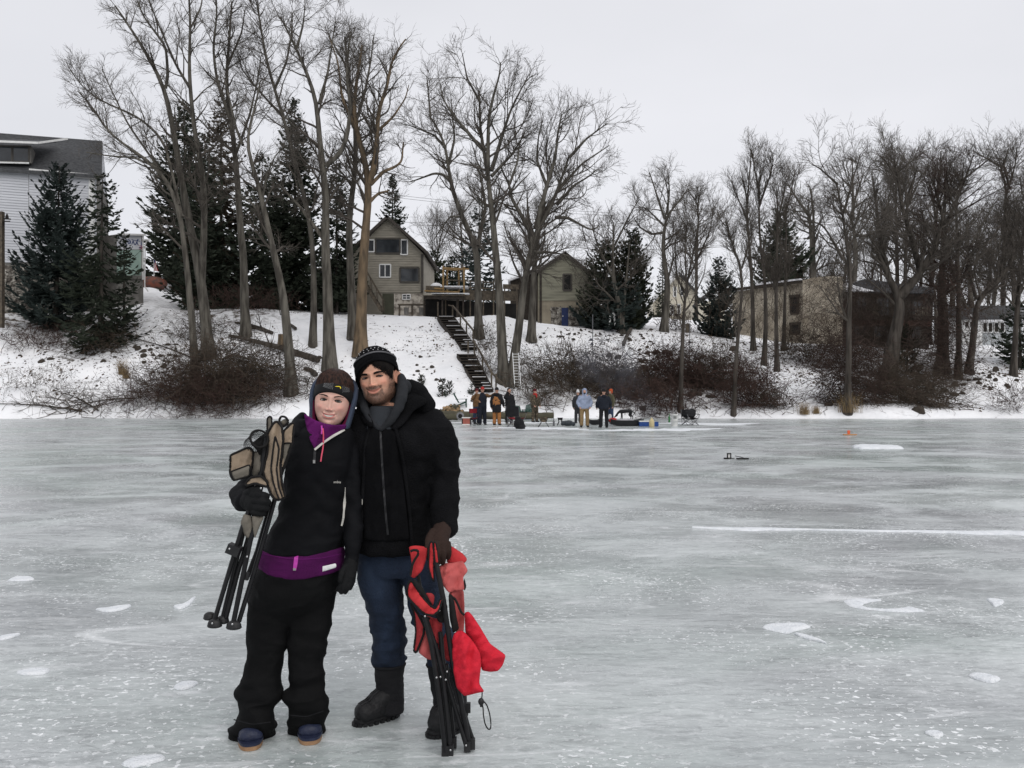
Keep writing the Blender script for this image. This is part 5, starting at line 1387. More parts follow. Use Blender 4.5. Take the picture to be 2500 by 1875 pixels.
M_BOOT = pmat("black_rubber", (0.013, 0.013, 0.014), (0.008, 0.008, 0.009), 8, 0.55, 0.2, 60)
def ice_y(ny):
    return F * EYE / (ny * S - HZ)
def bg_person(nx, foot, top, label, jacket, trousers, skin=None, hat=None, hat_style='beanie', face=0.0, armL=None, armR=None, boots=None, hood=None, extra=None, long=0.0, wide=1.0, bib=None, sleeve=None, hair=None, Y=None):
    """small figure on the ice; face = turn in degrees (0 looks at the camera). arm = (elbow, wrist) offsets in its own frame"""
    Y = Y or ice_y(foot)
    b = N(nx, foot, Y); b[2] = max(0.0, 0.0)
    H = (foot - top) * px(Y) / 1.80
    root = empty("person", b, label, "person", "people gathered on the far ice")
    a = math.radians(face)
    Rz = np.array(((math.cos(a), -math.sin(a), 0), (math.sin(a), math.cos(a), 0), (0, 0, 1)))
    def G(q):
        return b + (Rz @ (np.asarray(q, float) * H).T).T if np.ndim(q) == 1 else b + (np.asarray(q, float) * H) @ Rz.T
    def conv(mb):
        mb.v = [b + (v * H) @ Rz.T for v in mb.v]
        return mb
    armL = armL or ((-0.27, 0.02, 1.12), (-0.26, -0.05, 0.86))
    armR = armR or ((0.27, 0.02, 1.12), (0.26, -0.05, 0.86))
    w = wide
    # body: head, neck, trunk, arms, hands and legs as one surface (clothes lie over it)
    m = MB()
    m.ell((0, -0.005, 1.655), (0.078, 0.098, 0.118), 14, 10); m.ell((0, -0.045, 1.58), (0.052, 0.055, 0.055), 10, 8)
    m.ell((0, -0.105, 1.635), (0.014, 0.022, 0.022), 8, 6); m.ell((-0.079, 0.01, 1.64), (0.012, 0.022, 0.034), 8, 6); m.ell((0.079, 0.01, 1.64), (0.012, 0.022, 0.034), 8, 6)
    chain(m, [(0, 0.012, 1.60), (0, 0.02, 1.42)], [0.056, 0.062])
    chain(m, [(0, 0, 1.42), (0, 0, 1.2), (0, 0, 0.95)], [(0.15 * w, 0.09), (0.14 * w, 0.09), (0.15 * w, 0.10)])
    for s, (e, r) in ((-1, armL), (1, armR)):
        e, r = np.array(e), np.array(r)
        d = (r - e) / np.linalg.norm(r - e)
        chain(m, [(s * 0.17 * w, 0, 1.40), e, r], [0.05, 0.04, 0.032])
        chain(m, [r, r + d * 0.09], [(0.036, 0.022), (0.040, 0.020)])
        for q in range(4):
            o_ = np.array(((q - 1.5) * 0.018, -0.012, 0))
            chain(m, [r + d * 0.08 + o_, r + d * (0.15 - 0.012 * abs(q - 1.4)) + o_ * 1.1 + (0, -0.015, 0)], [0.010, 0.008], 8)
        chain(m, [r + d * 0.03, r + d * 0.08 + (-s * 0.045, -0.02, 0)], [0.012, 0.009], 8)
        chain(m, [(s * 0.09, 0, 0.92), (s * 0.11, -0.01, 0.5), (s * 0.12, 0.01, 0.1)], [0.07, 0.05, 0.04])
    cloth_obj(conv(m), 0.017 * H, "body", skin or M_SKIN_B, root, 1)
    # jacket
    m = MB()
    jl = 0.86 - long
    if jacket is not None:
        m.loft([ellring((0, 0.01, z), rx * w, ry, 24, 0, 2.3) for z, rx, ry in ((jl, 0.19, 0.14), (jl + 0.04, 0.20, 0.145), (1.05, 0.195, 0.14), (1.22, 0.205, 0.145), (1.36, 0.20, 0.125), (1.44, 0.145, 0.10), (1.49, 0.085, 0.085), (1.52, 0.075, 0.08))])
        if sleeve is None:
            for s, (e, r) in ((-1, armL), (1, armR)):
                chain(m, [(s * 0.165 * w, 0.005, 1.405), e, r], [0.078, 0.070, 0.056])
        if hood == 'down': chain(m, [(-0.09, 0.09, 1.47), (0, 0.13, 1.45), (0.09, 0.09, 1.47)], [0.045, 0.06, 0.045])
        if hood == 'up':
            m.loft([ellring((0, 0.03, z), rx, ry, 20) for z, rx, ry in ((1.47, 0.085, 0.09), (1.53, 0.105, 0.105), (1.62, 0.112, 0.115), (1.70, 0.108, 0.115), (1.77, 0.085, 0.095), (1.805, 0.04, 0.05))])
            def cut(v, n):
                return v
        cloth_obj(conv(m), 0.021 * H, "jacket", jacket, root, 2, 0.012 * H, (9, 9, 14), int(nx))
    if sleeve is not None:
        for s, (e, r) in ((-1, armL), (1, armR)):
            m = MB(); chain(m, [(s * 0.175 * w, 0.005, 1.40), e, r], [0.082, 0.072, 0.058]); cloth_obj(conv(m), 0.020 * H, "sleeve", sleeve, root, 2, 0.012 * H, (9, 9, 14), int(nx))
    # trousers
    m = MB()
    m.loft([ellring((0, 0.01, z), rx * w, ry, 24) for z, rx, ry in ((0.80, 0.165, 0.125), (0.9, 0.175, 0.135), (1.0, 0.17, 0.13))])
    for s in (-1, 1):
        chain(m, [(s * 0.09 * w, 0.01, 0.88), (s * 0.105 * w, -0.005, 0.5), (s * 0.115 * w, 0.015, 0.10)], [0.105, 0.085, 0.080])
    if bib: m.loft([ellring((0, 0.01, z), rx * w, ry, 20, 0, 2.4) for z, rx, ry in ((0.98, 0.185, 0.145), (1.2, 0.19, 0.150), (1.36, 0.14, 0.135))])
    cloth_obj(conv(m), 0.021 * H, "trousers", trousers, root, 2, 0.012 * H, (10, 10, 12), int(nx) + 3)
    for s in (-1, 1):
        m = MB(); chain(m, [(s * 0.118 * w, 0.03, 0.15), (s * 0.12 * w, 0.025, 0.055)], [0.06, 0.055]); chain(m, [(s * 0.12 * w, 0.04, 0.05), (s * 0.135 * w, -0.15, 0.042)], [(0.050, 0.048), (0.048, 0.040)])
        m.box((s * 0.127 * w, -0.05, 0.012), (0.095, 0.27, 0.024))
        cloth_obj(conv(m), 0.018 * H, "boot", boots or M_BOOT, root, 1)
    if hat is not None:
        m = MB()
        m.loft([ellring((0, 0.012, z), rx, ry, 20, 0) for z, rx, ry in ((1.665, 0.092, 0.108), (1.70, 0.094, 0.112), (1.745, 0.084, 0.10), (1.785, 0.055, 0.07), (1.80, 0.015, 0.02))])
        if hat_style == 'cap': chain(m, [(0, -0.07, 1.695), (0, -0.17, 1.68)], [(0.075, 0.012), (0.06, 0.008)])
        if hat_style == 'tall': m.ell((0, 0.01, 1.80), (0.05, 0.055, 0.05))
        if hat_style == 'flap':
            for s in (-1, 1): m.ell((s * 0.082, 0.02, 1.62), (0.022, 0.055, 0.08))
        cloth_obj(conv(m), 0.012 * H, "hat", hat, root, 3, 0.004 * H)
    if hair is not None:
        m = MB(); m.loft([ellring((0, 0.018, z), rx, ry, 20) for z, rx, ry in ((1.60, 0.083, 0.085), (1.67, 0.088, 0.10), (1.73, 0.082, 0.102), (1.775, 0.055, 0.075), (1.79, 0.01, 0.02))])
        m2 = MB(); m2.v = [v.copy() for v in m.v]; m2.f, m2.n, m2.m = m.f, m.n, m.m
        for v in m2.v: v[:, 1] += 0.012
        cloth_obj(conv(m2), 0.012 * H, "hair", hair, root, 3, 0.008 * H, (30, 30, 30))
    if extra: extra(root, G, conv, H)
    return root
def m_(name, c): return fabric(name, c)
M_BRN = m_("brown_duck", (0.165, 0.090, 0.042)); M_NAVYD = m_("dark_navy", (0.016, 0.019, 0.028)); M_ORNG = m_("orange_duck", (0.36, 0.155, 0.055))
M_CAMO = pmat("camouflage", (0.085, 0.065, 0.045), (0.030, 0.026, 0.018), 14, 0.9, lo=0.42, hi=0.55, c3=(0.15, 0.12, 0.085))
M_HOODIE = m_("light_blue_fleece", (0.300, 0.350, 0.470)); M_KHAKI = m_("tan_canvas", (0.300, 0.205, 0.105)); M_OLIVE = m_("olive_canvas", (0.085, 0.080, 0.050))
M_DENIM_B = m_("blue_denim", (0.035, 0.055, 0.10)); M_REDH = m_("red_knit", (0.42, 0.035, 0.03)); M_DREDH = m_("dark_red_knit", (0.10, 0.012, 0.018)); M_ORH = m_("blaze_orange", (0.50, 0.095, 0.035))
M_WHT = m_("white_knit", (0.66, 0.66, 0.66)); M_HAIR_D = m_("dark_hair", (0.022, 0.016, 0.012)); M_GREYB = m_("grey_boots", (0.24, 0.23, 0.21)); M_CHAR = m_("charcoal_cloth", (0.040, 0.040, 0.044))
bg_person(1164, 1036, 949, "person in brown work coat and dark red hat, phone held to the face", M_BRN, M_DENIM_B, hat=M_DREDH, face=15, armL=((-0.28, -0.06, 1.20), (-0.10, -0.22, 1.50)), armR=((0.24, 0.02, 1.12), (0.25, -0.06, 0.88)), Y=41.6)
bg_person(1178, 1037, 944, "person in red cap and dark bib overalls, brown sleeve stretched out pointing", M_NAVYD, M_NAVYD, hat=M_REDH, hat_style='cap', face=10, bib=True, sleeve=M_BRN, armL=((-0.30, -0.04, 1.16), (-0.20, -0.20, 1.10)), armR=((0.36, -0.10, 1.33), (0.56, -0.22, 1.47)))
def slung(root, G, conv, H):
    m = MB(); chain(m, [(-0.14, 0.19, 1.42), (-0.02, 0.185, 1.1), (0.12, 0.17, 0.82)], [0.022, 0.022, 0.022]); cloth_obj(conv(m), 0.012 * H, "strap", M_BLACK, root, 2)
bg_person(1213, 1038, 945, "person seen from behind in orange work overalls and long black coat", M_BLACK, M_ORNG, hat=M_BLACK, face=165, hood='down', long=0.26, wide=1.05, armL=((-0.30, 0.04, 1.12), (-0.30, -0.12, 0.92)), armR=((0.28, 0.02, 1.12), (0.27, -0.05, 0.86)), bib=True)
bg_person(1243, 1036, 947, "bare headed dark haired person in black jacket with a hand at the ear", M_BLACK, M_BLACK, hair=M_HAIR_D, face=25, armL=((-0.28, -0.06, 1.26), (-0.12, -0.10, 1.58)), boots=M_GREYB, Y=41.2)
def scarf(root, G, conv, H):
    m = MB(); m.loft([ellring((0, -0.01, z), r, r * 1.02, 18) for z, r in ((1.46, 0.105), (1.50, 0.115), (1.54, 0.10), (1.555, 0.08))]); chain(m, [(0, -0.10, 1.52), (-0.01, -0.155, 1.42), (0.0, -0.16, 1.33)], [(0.07, 0.02), (0.055, 0.02), (0.02, 0.015)]); cloth_obj(conv(m), 0.011 * H, "scarf", M_REDH, root, 2, 0.008 * H)
bg_person(1306, 1031, 949, "person in brown camouflage with red scarf and dark cap looking aside", M_CAMO, M_CAMO, hat=M_DREDH, face=35, extra=scarf, wide=1.08, armL=((-0.28, -0.02, 1.12), (-0.20, -0.17, 0.92)), armR=((0.28, -0.02, 1.12), (0.20, -0.17, 0.90)))
bg_person(1411, 1033, 952, "person in white knit hat and charcoal clothes half hidden behind the light blue hoodie", M_CHAR, M_CHAR, hat=M_WHT, hat_style='tall', face=160)
def faceopen(root, G, conv, H):
    m = MB(); m.ell((0, -0.088, 1.635), (0.062, 0.040, 0.088), 14, 10); m.ell((0, -0.13, 1.63), (0.013, 0.02, 0.02), 8, 6); cloth_obj(conv(m), 0.010 * H, "face_opening", M_SKIN_B, root, 2)
    m = MB(); m.ell((0, -0.100, 1.575), (0.045, 0.036, 0.034), 12, 8); cloth_obj(conv(m), 0.010 * H, "beard", M_HAIR_D, root, 2, 0.004 * H, (60, 60, 60))
bg_person(1427, 1043, 948, "person in light blue hooded sweatshirt and tan trousers facing the camera", M_HOODIE, M_KHAKI, face=0, hood='up', extra=faceopen, wide=1.22, armL=((-0.33, 0.02, 1.14), (-0.24, -0.14, 0.95)), armR=((0.33, 0.02, 1.14), (0.26, -0.13, 0.95)))
bg_person(1474, 1044, 949, "burly person seen from behind in black parka and black trousers", M_NAVYD, M_BLACK, hat=M_BLACK, face=190, hood='down', wide=1.25, armL=((-0.33, 0.02, 1.14), (-0.30, -0.10, 0.95)), armR=((0.33, 0.02, 1.14), (0.30, -0.10, 0.95)))
bg_person(1491, 1030, 949, "person in orange hat and olive coat behind the black parka", M_OLIVE, M_DENIM_B, hat=M_ORH, hat_style='flap', face=-60)
# the dog
Yd = 46.0
def dog():
    b = N(1528, 1024, Yd); b[2] = 0.05
    root = empty("dog", b, "black dog with lowered head sniffing the sled", "dog")
    m = MB()
    s = 2.05 / 2.05
    chain(m, [(-0.30, 0, 0.56), (-0.12, 0, 0.58), (0.12, 0, 0.60), (0.34, 0, 0.58)], [(0.135, 0.155), (0.13, 0.165), (0.115, 0.13), (0.11, 0.12)], 16)
    chain(m, [(-0.36, 0, 0.60), (-0.52, 0, 0.48), (-0.62, 0, 0.34)], [0.095, 0.075, 0.065])
    chain(m, [(-0.60, 0, 0.33), (-0.68, 0, 0.26), (-0.77, 0, 0.18)], [0.078, 0.062, 0.038])
    for sg in (-1, 1):
        m.ell((-0.60, sg * 0.075, 0.34), (0.03, 0.02, 0.065), 8, 6)
        chain(m, [(-0.28, sg * 0.08, 0.46), (-0.27 + 0.04 * sg, sg * 0.085, 0.26), (-0.29 + 0.06 * sg, sg * 0.085, 0.04)], [0.068, 0.038, 0.028])
        m.ell((-0.32 + 0.06 * sg, sg * 0.085, 0.022), (0.05, 0.034, 0.024), 8, 6)
        chain(m, [(0.34, sg * 0.07, 0.52), (0.27 - 0.05 * sg, sg * 0.085, 0.33), (0.42 - 0.05 * sg, sg * 0.085, 0.20), (0.38 - 0.05 * sg, sg * 0.085, 0.03)], [0.098, 0.06, 0.034, 0.027])
        m.ell((0.35 - 0.05 * sg, sg * 0.085, 0.022), (0.05, 0.034, 0.024), 8, 6)
    chain(m, [(0.44, 0, 0.58), (0.58, 0, 0.46), (0.66, 0, 0.30)], [0.035, 0.03, 0.02])
    k = 0.80
    m.v = [b + v * np.array((k, k, k)) for v in m.v]
    cloth_obj(m, 0.014, "body", pmat("black_fur", (0.014, 0.014, 0.016), (0.008, 0.008, 0.009), 20, 0.7, 0.3, 60), root, 3)
dog()
# ------------------------------------------------------------------ gear on the far ice
def open_chair(nx0, nx1, top, foot, label, cloth, frame, seat_c=None, Y=None, straight=False, turn=0.0, heap=None):
    Y = Y or ice_y(foot)
    w = (nx1 - nx0) * px(Y); h = (foot - top) * px(Y)
    b = N((nx0 + nx1) / 2, foot, Y); b[2] = 0
    root = empty("camp_chair", b, label, "chair", "folding chairs on the far ice")
    a = math.radians(turn); Rz = np.array(((math.cos(a), -math.sin(a), 0), (math.sin(a), math.cos(a), 0), (0, 0, 1)))
    D = w * 0.42
    def q(x, y, z): return b + Rz @ np.array((x * w / 2, y * D, z * h))
    sz = 0.46
    fr = 0.013
    for s in (-1, 1):
        MB().tube([q(s * 0.85, -1, 0), q(s * 0.75, 1, sz)], fr, 6).build("leg", frame, root)
        MB().tube([q(s * 0.85, 1, 0), q(s * 0.75, -1, sz)], fr, 6).build("leg", frame, root)
        MB().tube([q(s * 0.85, -1, 0), q(-s * 0.8, -1, sz)], fr, 6).build("leg", frame, root)
        MB().tube([q(s * 0.85, 1, 0), q(-s * 0.8, 1, sz)], fr, 6).build("leg", frame, root)
        MB().tube([q(s * 0.8, 0.9, 0.05), q(s * 0.86, 1.1, 1.0)], fr, 6).build("back_post", frame, root)
        if not straight:
            MB().beam(q(s * 0.95, -1, 0.70), q(s * 0.95, 1, 0.73), 0.06, 0.025).build("armrest", cloth, root)
            MB().tube([q(s * 0.75, -1, sz), q(s * 0.95, -1, 0.70)], fr, 6).build("arm_post", frame, root)
    t = np.linspace(-1, 1, 9)
    rows = [[q(0.82 * x, y, sz - 0.10 * (1 - x * x) * (1 - 0.5 * y * y)) for x in t] for y in np.linspace(-1, 1, 6)]
    m = MB().loft(rows, closed=False); m.loft([[p - (0, 0, 0.012) for p in r] for r in rows], closed=False); m.build("seat", seat_c or cloth, root, True)
    rows = [[q(0.86 * x, 1.0 + 0.12 * z + 0.16 * (1 - x * x), z) for x in t] for z in np.linspace(0.52 if not straight else 0.72, 1.0, 6)]
    m = MB().loft(rows, closed=False); m.loft([[p + (0, 0.012, 0) for p in r] for r in rows], closed=False); m.build("backrest", cloth, root, True)
    if heap is not None:
        m = MB(); m.ell(q(0, 0.2, 0.72), (w * 0.40, D * 0.8, h * 0.26)); m.ell(q(0.5, 0.4, 0.88), (w * 0.26, D * 0.5, h * 0.16)); m.ell(q(-0.3, 0, 0.60), (w * 0.4, D * 0.7, h * 0.15))
        v_, n_, f_ = remesh(m, 0.02, 3); v_ = v_ + n_ * (0.03 * fbm(v_ * 7, 3, 3))[:, None]
        mm = MB(); mm.v, mm.n, mm.f, mm.m = [v_], len(v_), f_, [0] * len(f_)
        single(mm, "coat_heap", M_BLACK, heap, "coat", q(0, 0.2, 0.5), smooth=True)
    return root
M_METAL = pmat("grey_tube", (0.22, 0.22, 0.23), (0.14, 0.14, 0.15), 6, 0.4, metal=0.6)
M_BLKTUBE = pmat("black_tube", (0.015, 0.015, 0.016), (0.010, 0.010, 0.011), 6, 0.4)
M_REDC = fabric("red_chair_cloth", (0.24, 0.020, 0.028))
open_chair(1145, 1168, 998, 1037, "small straight backed red folding chair beside the red and white box", M_REDC, M_BLKTUBE, straight=True, turn=10)
open_chair(1241, 1281, 992, 1043, "black camp chair with red seat, a black pack leaning against it", M_BLACK, M_METAL, seat_c=M_REDC, turn=150)
open_chair(1667, 1703, 1000, 1038, "camp chair at the right end of the camp heaped with black clothing", M_BLACK, M_METAL, turn=20, heap="heap of black clothing piled in the right hand camp chair")
# pack
m = MB(); Yk = ice_y(1047); c = N(1267, 1036, Yk); m.ell(c + (0, 0, 0.02), (0.22, 0.16, 0.24)); m.ell(c + (0.1, -0.05, -0.12), (0.16, 0.14, 0.13)); m.ell(c + (-0.05, 0, 0.24), (0.12, 0.1, 0.1))
pk_ = empty("backpack", (c[0], c[1], 0), "bulky black backpack on the ice in front of the black camp chair", "backpack")
cloth_obj(m, 0.018, "bag", M_BLACK, pk_, 3, 0.015, (12, 12, 12), 3)
MB().tube([c + (0.20, -0.05, 0.05), c + (0.27, -0.1, -0.08), c + (0.2, -0.12, -0.22), c + (0.08, -0.12, -0.22)], 0.014, 6).build("strap", M_BLACK, pk_)
def stool(nx0, nx1, top, foot, label, cloth, frame, sling=0.5):
    Y = ice_y(foot); w = (nx1 - nx0) * px(Y); h = (foot - top) * px(Y); b = N((nx0 + nx1) / 2, foot, Y); b[2] = 0
    r = empty("folding_stool", b, label, "stool", "folding stools on the far ice")
    for y in (-0.18, 0.18):
        for s in (-1, 1):
            MB().tube([b + (s * w * 0.5, y, 0.01), b + (s * w * 0.22, y, h * 0.45), b + (s * w * 0.42, y, h)], 0.014, 6).build("leg", frame, r)
    for s in (-1, 1):
        MB().tube([b + (s * w * 0.5, -0.18, 0.012), b + (s * w * 0.5, 0.18, 0.012)], 0.014, 6).build("foot_bar", frame, r)
    t = np.linspace(-1, 1, 9)
    rows = [[b + (x * w * 0.42, y, h * (1 - sling * (1 - x ** 4))) for x in t] for y in (-0.19, -0.06, 0.06, 0.19)]
    m = MB().loft(rows, closed=False); m.loft([[p + (0, 0, 0.015) for p in q] for q in rows], closed=False)
    for y in (-0.19, 0.19): m.loft([[b + (x * w * 0.42, y, h) for x in t], [b + (x * w * 0.42, y, h * (1 - sling * (1 - x ** 4))) for x in t]], closed=False)
    m.build("seat", cloth, r, True)
    return r
stool(1314, 1340, 1018, 1043, "brown camouflage sling stool standing alone left of the bottle", M_CAMO, M_BLKTUBE)
stool(1361, 1374, 1020, 1038, "small black folding stool beside the dark duffel", M_BLACK, M_BLKTUBE, 0.3)
def lathe(prof, c, k=16):
    return MB().loft([[np.asarray(c) + np.array((r * math.cos(a), r * math.sin(a), z)) for a in np.linspace(0, 2 * np.pi, k, endpoint=False)] for r, z in prof])
c = N(1352, 1040, ice_y(1040)); c[2] = 0
single(lathe([(0.035, 0), (0.045, 0.02), (0.045, 0.20), (0.018, 0.27), (0.018, 0.33), (0.022, 0.34)], c), "thermos", M_METAL, "small metal bottle standing on the ice between the stools", "bottle", c, smooth=True)
c = N(1634, 1032, ice_y(1032)); c[2] = 0
single(lathe([(0.04, 0), (0.05, 0.02), (0.05, 0.26), (0.02, 0.36), (0.02, 0.45), (0.025, 0.46)], c), "green_bottle", pmat("green_glass", (0.03, 0.16, 0.04), (0.02, 0.12, 0.03), 4, 0.2, spec=0.5), "green glass bottle standing on the ice left of the white bucket", "bottle", c, smooth=True)
# buckets
Yb_ = ice_y(1040); cb = N(1647, 1040, Yb_); cb[2] = 0
hh = 14 * px(Yb_)
M_PAIL = pmat("white_plastic", (0.70, 0.70, 0.68), (0.62, 0.62, 0.60), 4, 0.4)
single(lathe([(0.135, 0), (0.16, hh * 0.9), (0.17, hh * 0.93), (0.17, hh), (0.15, hh)], cb), "bucket", M_PAIL, "lower white bucket standing on the ice near the right hand chair", "bucket", cb, "white buckets", True)
ub = empty("bucket", cb + (0, 0, hh), "upper white bucket with printed marks stacked on another bucket", "bucket", "white buckets")
lathe([(0.14, hh + 0.004), (0.165, hh * 1.9), (0.175, hh * 1.93), (0.175, hh * 2.05), (0.15, hh * 2.05)], cb).build("pail", M_PAIL, ub, True)
for i in range(3):
    MB().box(cb + (-0.06 + 0.05 * i, -0.162, hh * 1.5), (0.022, 0.012, 0.12)).build("printed_bar", M_DARK, ub)
# red and white box, round heater
Yx = ice_y(1037); cx_ = N(1139, 1037, Yx); cx_[2] = 0
bx_ = empty("bait_box", cx_, "red and white box standing on the ice beside the red chair", "box")
MB().box(cx_ + (0, 0, 0.16), (0.40, 0.30, 0.30)).build("box_body", pmat("faded_red_plastic", (0.36, 0.11, 0.08), (0.28, 0.08, 0.06), 6, 0.5), bx_)
MB().box(cx_ + (0, 0, 0.335), (0.43, 0.32, 0.045)).build("lid", M_PAIL, bx_)
for sgn in (-1, 1): MB().box(cx_ + (0.195 * sgn, -0.155, 0.16), (0.05, 0.02, 0.30)).build("corner_strip", M_DARK, bx_)
MB().box(cx_ + (0, -0.156, 0.02), (0.42, 0.02, 0.04)).build("base_strip", M_PAIL, bx_)
Yx = ice_y(1030); ch = N(1123, 1030, Yx); ch[2] = 0
hr = empty("heater", ch, "small round propane heater left of the red and white box", "heater")
m = MB(); ax = np.array((0.25, -1, 0.1)); ax /= np.linalg.norm(ax)
u = np.cross(ax, (0, 0, 1)); u /= np.linalg.norm(u); vv = np.cross(u, ax)
def disc(r, d): return [ch + (0, 0, 0.30) + ax * d + r * (math.cos(a) * u + math.sin(a) * vv) for a in np.linspace(0, 2 * np.pi, 18, endpoint=False)]
MB().loft([disc(0.05, -0.1), disc(0.15, -0.02), disc(0.20, 0.06), disc(0.205, 0.075), disc(0.19, 0.07)]).build("reflector", M_METAL, hr, True)
MB().loft([disc(0.10, 0.02), disc(0.11, 0.08), disc(0.07, 0.10)]).build("burner", M_DARK, hr, True)
lathe([(0.10, 0), (0.11, 0.03), (0.11, 0.18), (0.06, 0.22)], ch + (0, 0.1, 0)).build("gas_bottle", M_PAIL, hr, True)
# sleds
M_SLED = pmat("black_sled_plastic", (0.020, 0.021, 0.023), (0.014, 0.014, 0.016), 5, 0.45, 0.2, 30)
def sled(nx0, nx1, foot, h, label):
    Y = ice_y(foot); a = N(nx0, foot, Y); c = N(nx1, foot, Y); L = c[0] - a[0]; H = h * px(Y)
    r = empty("sled", ((a[0] + c[0]) / 2, Y, 0), label, "sled", "black hauling sleds")
    t = np.linspace(0, 1, 15)
    rings = []
    for q in t:
        rise = 0.28 * H * abs(2 * q - 1) ** 4
        e = 1 - 0.25 * abs(2 * q - 1) ** 6
        w = 0.42 * e
        rib = 0.02 * (int(q * 14) % 2)
        rings.append([(a[0] + L * q, Y + y * w, z) for y, z in ((-1.0, H + rise * 0.5), (-1.06, H * 0.9 + rise), (-0.86 - rib, rise + 0.02), (0.86, rise + 0.02), (1.06, H * 0.9 + rise), (1.0, H + rise * 0.5), (0.9, H * 0.8 + rise), (0.78, rise + 0.07), (-0.78, rise + 0.07), (-0.9, H * 0.8 + rise))])
    MB().loft(rings).build("hull", M_SLED, r)
    for s in (-1, 1):
        MB().tube([(a[0] + L * q, Y + s * 0.42 * (1 - 0.25 * abs(2 * q - 1) ** 6) * 1.06, H * 0.97 + 0.28 * H * abs(2 * q - 1) ** 4) for q in t], 0.02, 6).build("rim", M_SLED, r)
    return r, Y, H
sled(1437, 1466, 1037, 11, "short black sled behind the tan trousers")
_, Ys, Hs = sled(1489, 1569, 1040, 14, "long black ribbed sled in front of the dog")
def blobs(lst, name, mat, label, cat, base, voxel=0.012, wr=0.012, seed=1):
    m = MB()
    for c, r in lst: m.ell(c, r)
    v_, n_, f_ = remesh(m, voxel, 3); v_ = v_ + n_ * (wr * fbm(v_ * 12, 3, seed))[:, None]
    mm = MB(); mm.v, mm.n, mm.f, mm.m = [v_], len(v_), f_, [0] * len(f_)
    return single(mm, name, mat, label, cat, base, smooth=True)
q = N(1497, 1026, Ys)
blobs([(q, (0.20, 0.14, 0.12)), (q + (0.15, 0, -0.05), (0.16, 0.12, 0.10))], "red_jacket", M_REDH, "crumpled red jacket lying in the long black sled", "jacket", q)
q = N(1489, 1018, Ys + 0.3)
blobs([(q, (0.09, 0.06, 0.14))], "paper_bag", M_WHT, "crumpled white paper bag beside the red jacket", "bag", q, 0.01)
q = N(1515, 1027, Ys)
blobs([(q, (0.35, 0.18, 0.08)), (q + (0.4, 0, 0.0), (0.22, 0.16, 0.09))], "grey_tarp", pmat("pale_tarp", (0.34, 0.33, 0.35), (0.22, 0.22, 0.24), 5, 0.8), "folded pale grey tarp in the long sled under the dog", "tarp", q)
q = N(1387, 1036, ice_y(1040)); q[2] = 0.13
blobs([(q, (0.28, 0.14, 0.13)), (q + (0.22, -0.03, -0.03), (0.12, 0.12, 0.10)), (q + (-0.22, 0, -0.01), (0.12, 0.12, 0.11))], "duffel_bag", pmat("slate_nylon", (0.055, 0.065, 0.075), (0.03, 0.036, 0.042), 8, 0.6), "slate grey duffel bag lying on the ice left of the blue hoodie", "bag", (q[0], q[1], 0))
# cooler and jug
Yc = ice_y(1041); cc = N(1583, 1041, Yc); cc[2] = 0
co = empty("cooler", cc, "low blue and white cooler at the right end of the long sled", "cooler")
MB().box(cc + (0, 0, 0.11), (0.85, 0.36, 0.20)).build("box_body", pmat("blue_plastic", (0.02, 0.065, 0.24), (0.015, 0.05, 0.19), 5, 0.4), co)
MB().box(cc + (-0.18, 0, 0.235), (0.5, 0.38, 0.05)).build("lid", M_PAIL, co)
cj = N(1591, 1043, ice_y(1043)); cj[2] = 0
single(lathe([(0.10, 0), (0.12, 0.03), (0.12, 0.25), (0.07, 0.34), (0.04, 0.36), (0.04, 0.42)], cj), "jug", pmat("cream_plastic", (0.55, 0.47, 0.28), (0.48, 0.40, 0.22), 5, 0.4), "cream plastic jug in front of the blue cooler", "jug", cj, smooth=True)
c = N(1287, 1023, ice_y(1023)); c[2] = 0
single(MB().box(c + (0, 0, 0.10), (0.42, 0.3, 0.16)).box(c + (-0.1, 0, 0.22), (0.1, 0.2, 0.1)).box(c + (0.15, 0, 0.22), (0.1, 0.2, 0.12)), "tackle_box", pmat("bright_blue_plastic", (0.02, 0.10, 0.42), (0.02, 0.08, 0.34), 5, 0.4), "bright blue tackle box in front of the log", "box", c)
# log by the shore, firewood, adirondack chairs
M_LOG = pmat("mossy_log", (0.105, 0.098, 0.066), (0.055, 0.050, 0.036), 4, 0.95, 0.6, 12, (0.3, 1, 1))
M_CUT = pmat("sawn_wood", (0.34, 0.23, 0.13), (0.26, 0.17, 0.09), 9, 0.85)
a, b_ = N(1060, 1016, 47.5), N(1236, 1013, 47.0); a[2] = b_[2] = 0.25
lg = MB(); v, f = tubes(np.linspace(a, b_, 20)[None], np.linspace(0.26, 0.20, 20)[None], 12); lg.add(v + 0.03 * fbm(v * 3, 3, 2)[:, None] * np.array((0, 1, 1)), f); lg.add(v[-12:], [tuple(range(12))])
single(lg, "log", M_LOG, "long mossy log lying at the shoreline behind the people", "log", (a[0], a[1], 0), "logs", True)
a, b_ = N(1232, 1014, 48.2), N(1352, 1016, 48.2); a[2] = b_[2] = 0.22
lg = MB(); v, f = tubes(np.linspace(a, b_, 20)[None], np.linspace(0.22, 0.17, 20)[None], 12); lg.add(v + 0.03 * fbm(v * 3, 3, 4)[:, None] * np.array((0, 1, 1)), f); lg.add(v[-12:], [tuple(range(12))])
single(lg, "log", M_LOG, "shorter log lying behind the camouflage figure", "log", (a[0], a[1], 0), "logs", True)
Yf = 49.8
fw = empty("firewood_pile", N(1106, 1012, Yf), "heap of split firewood on the shore left of the red chair", "firewood")
rng = np.random.default_rng(3)
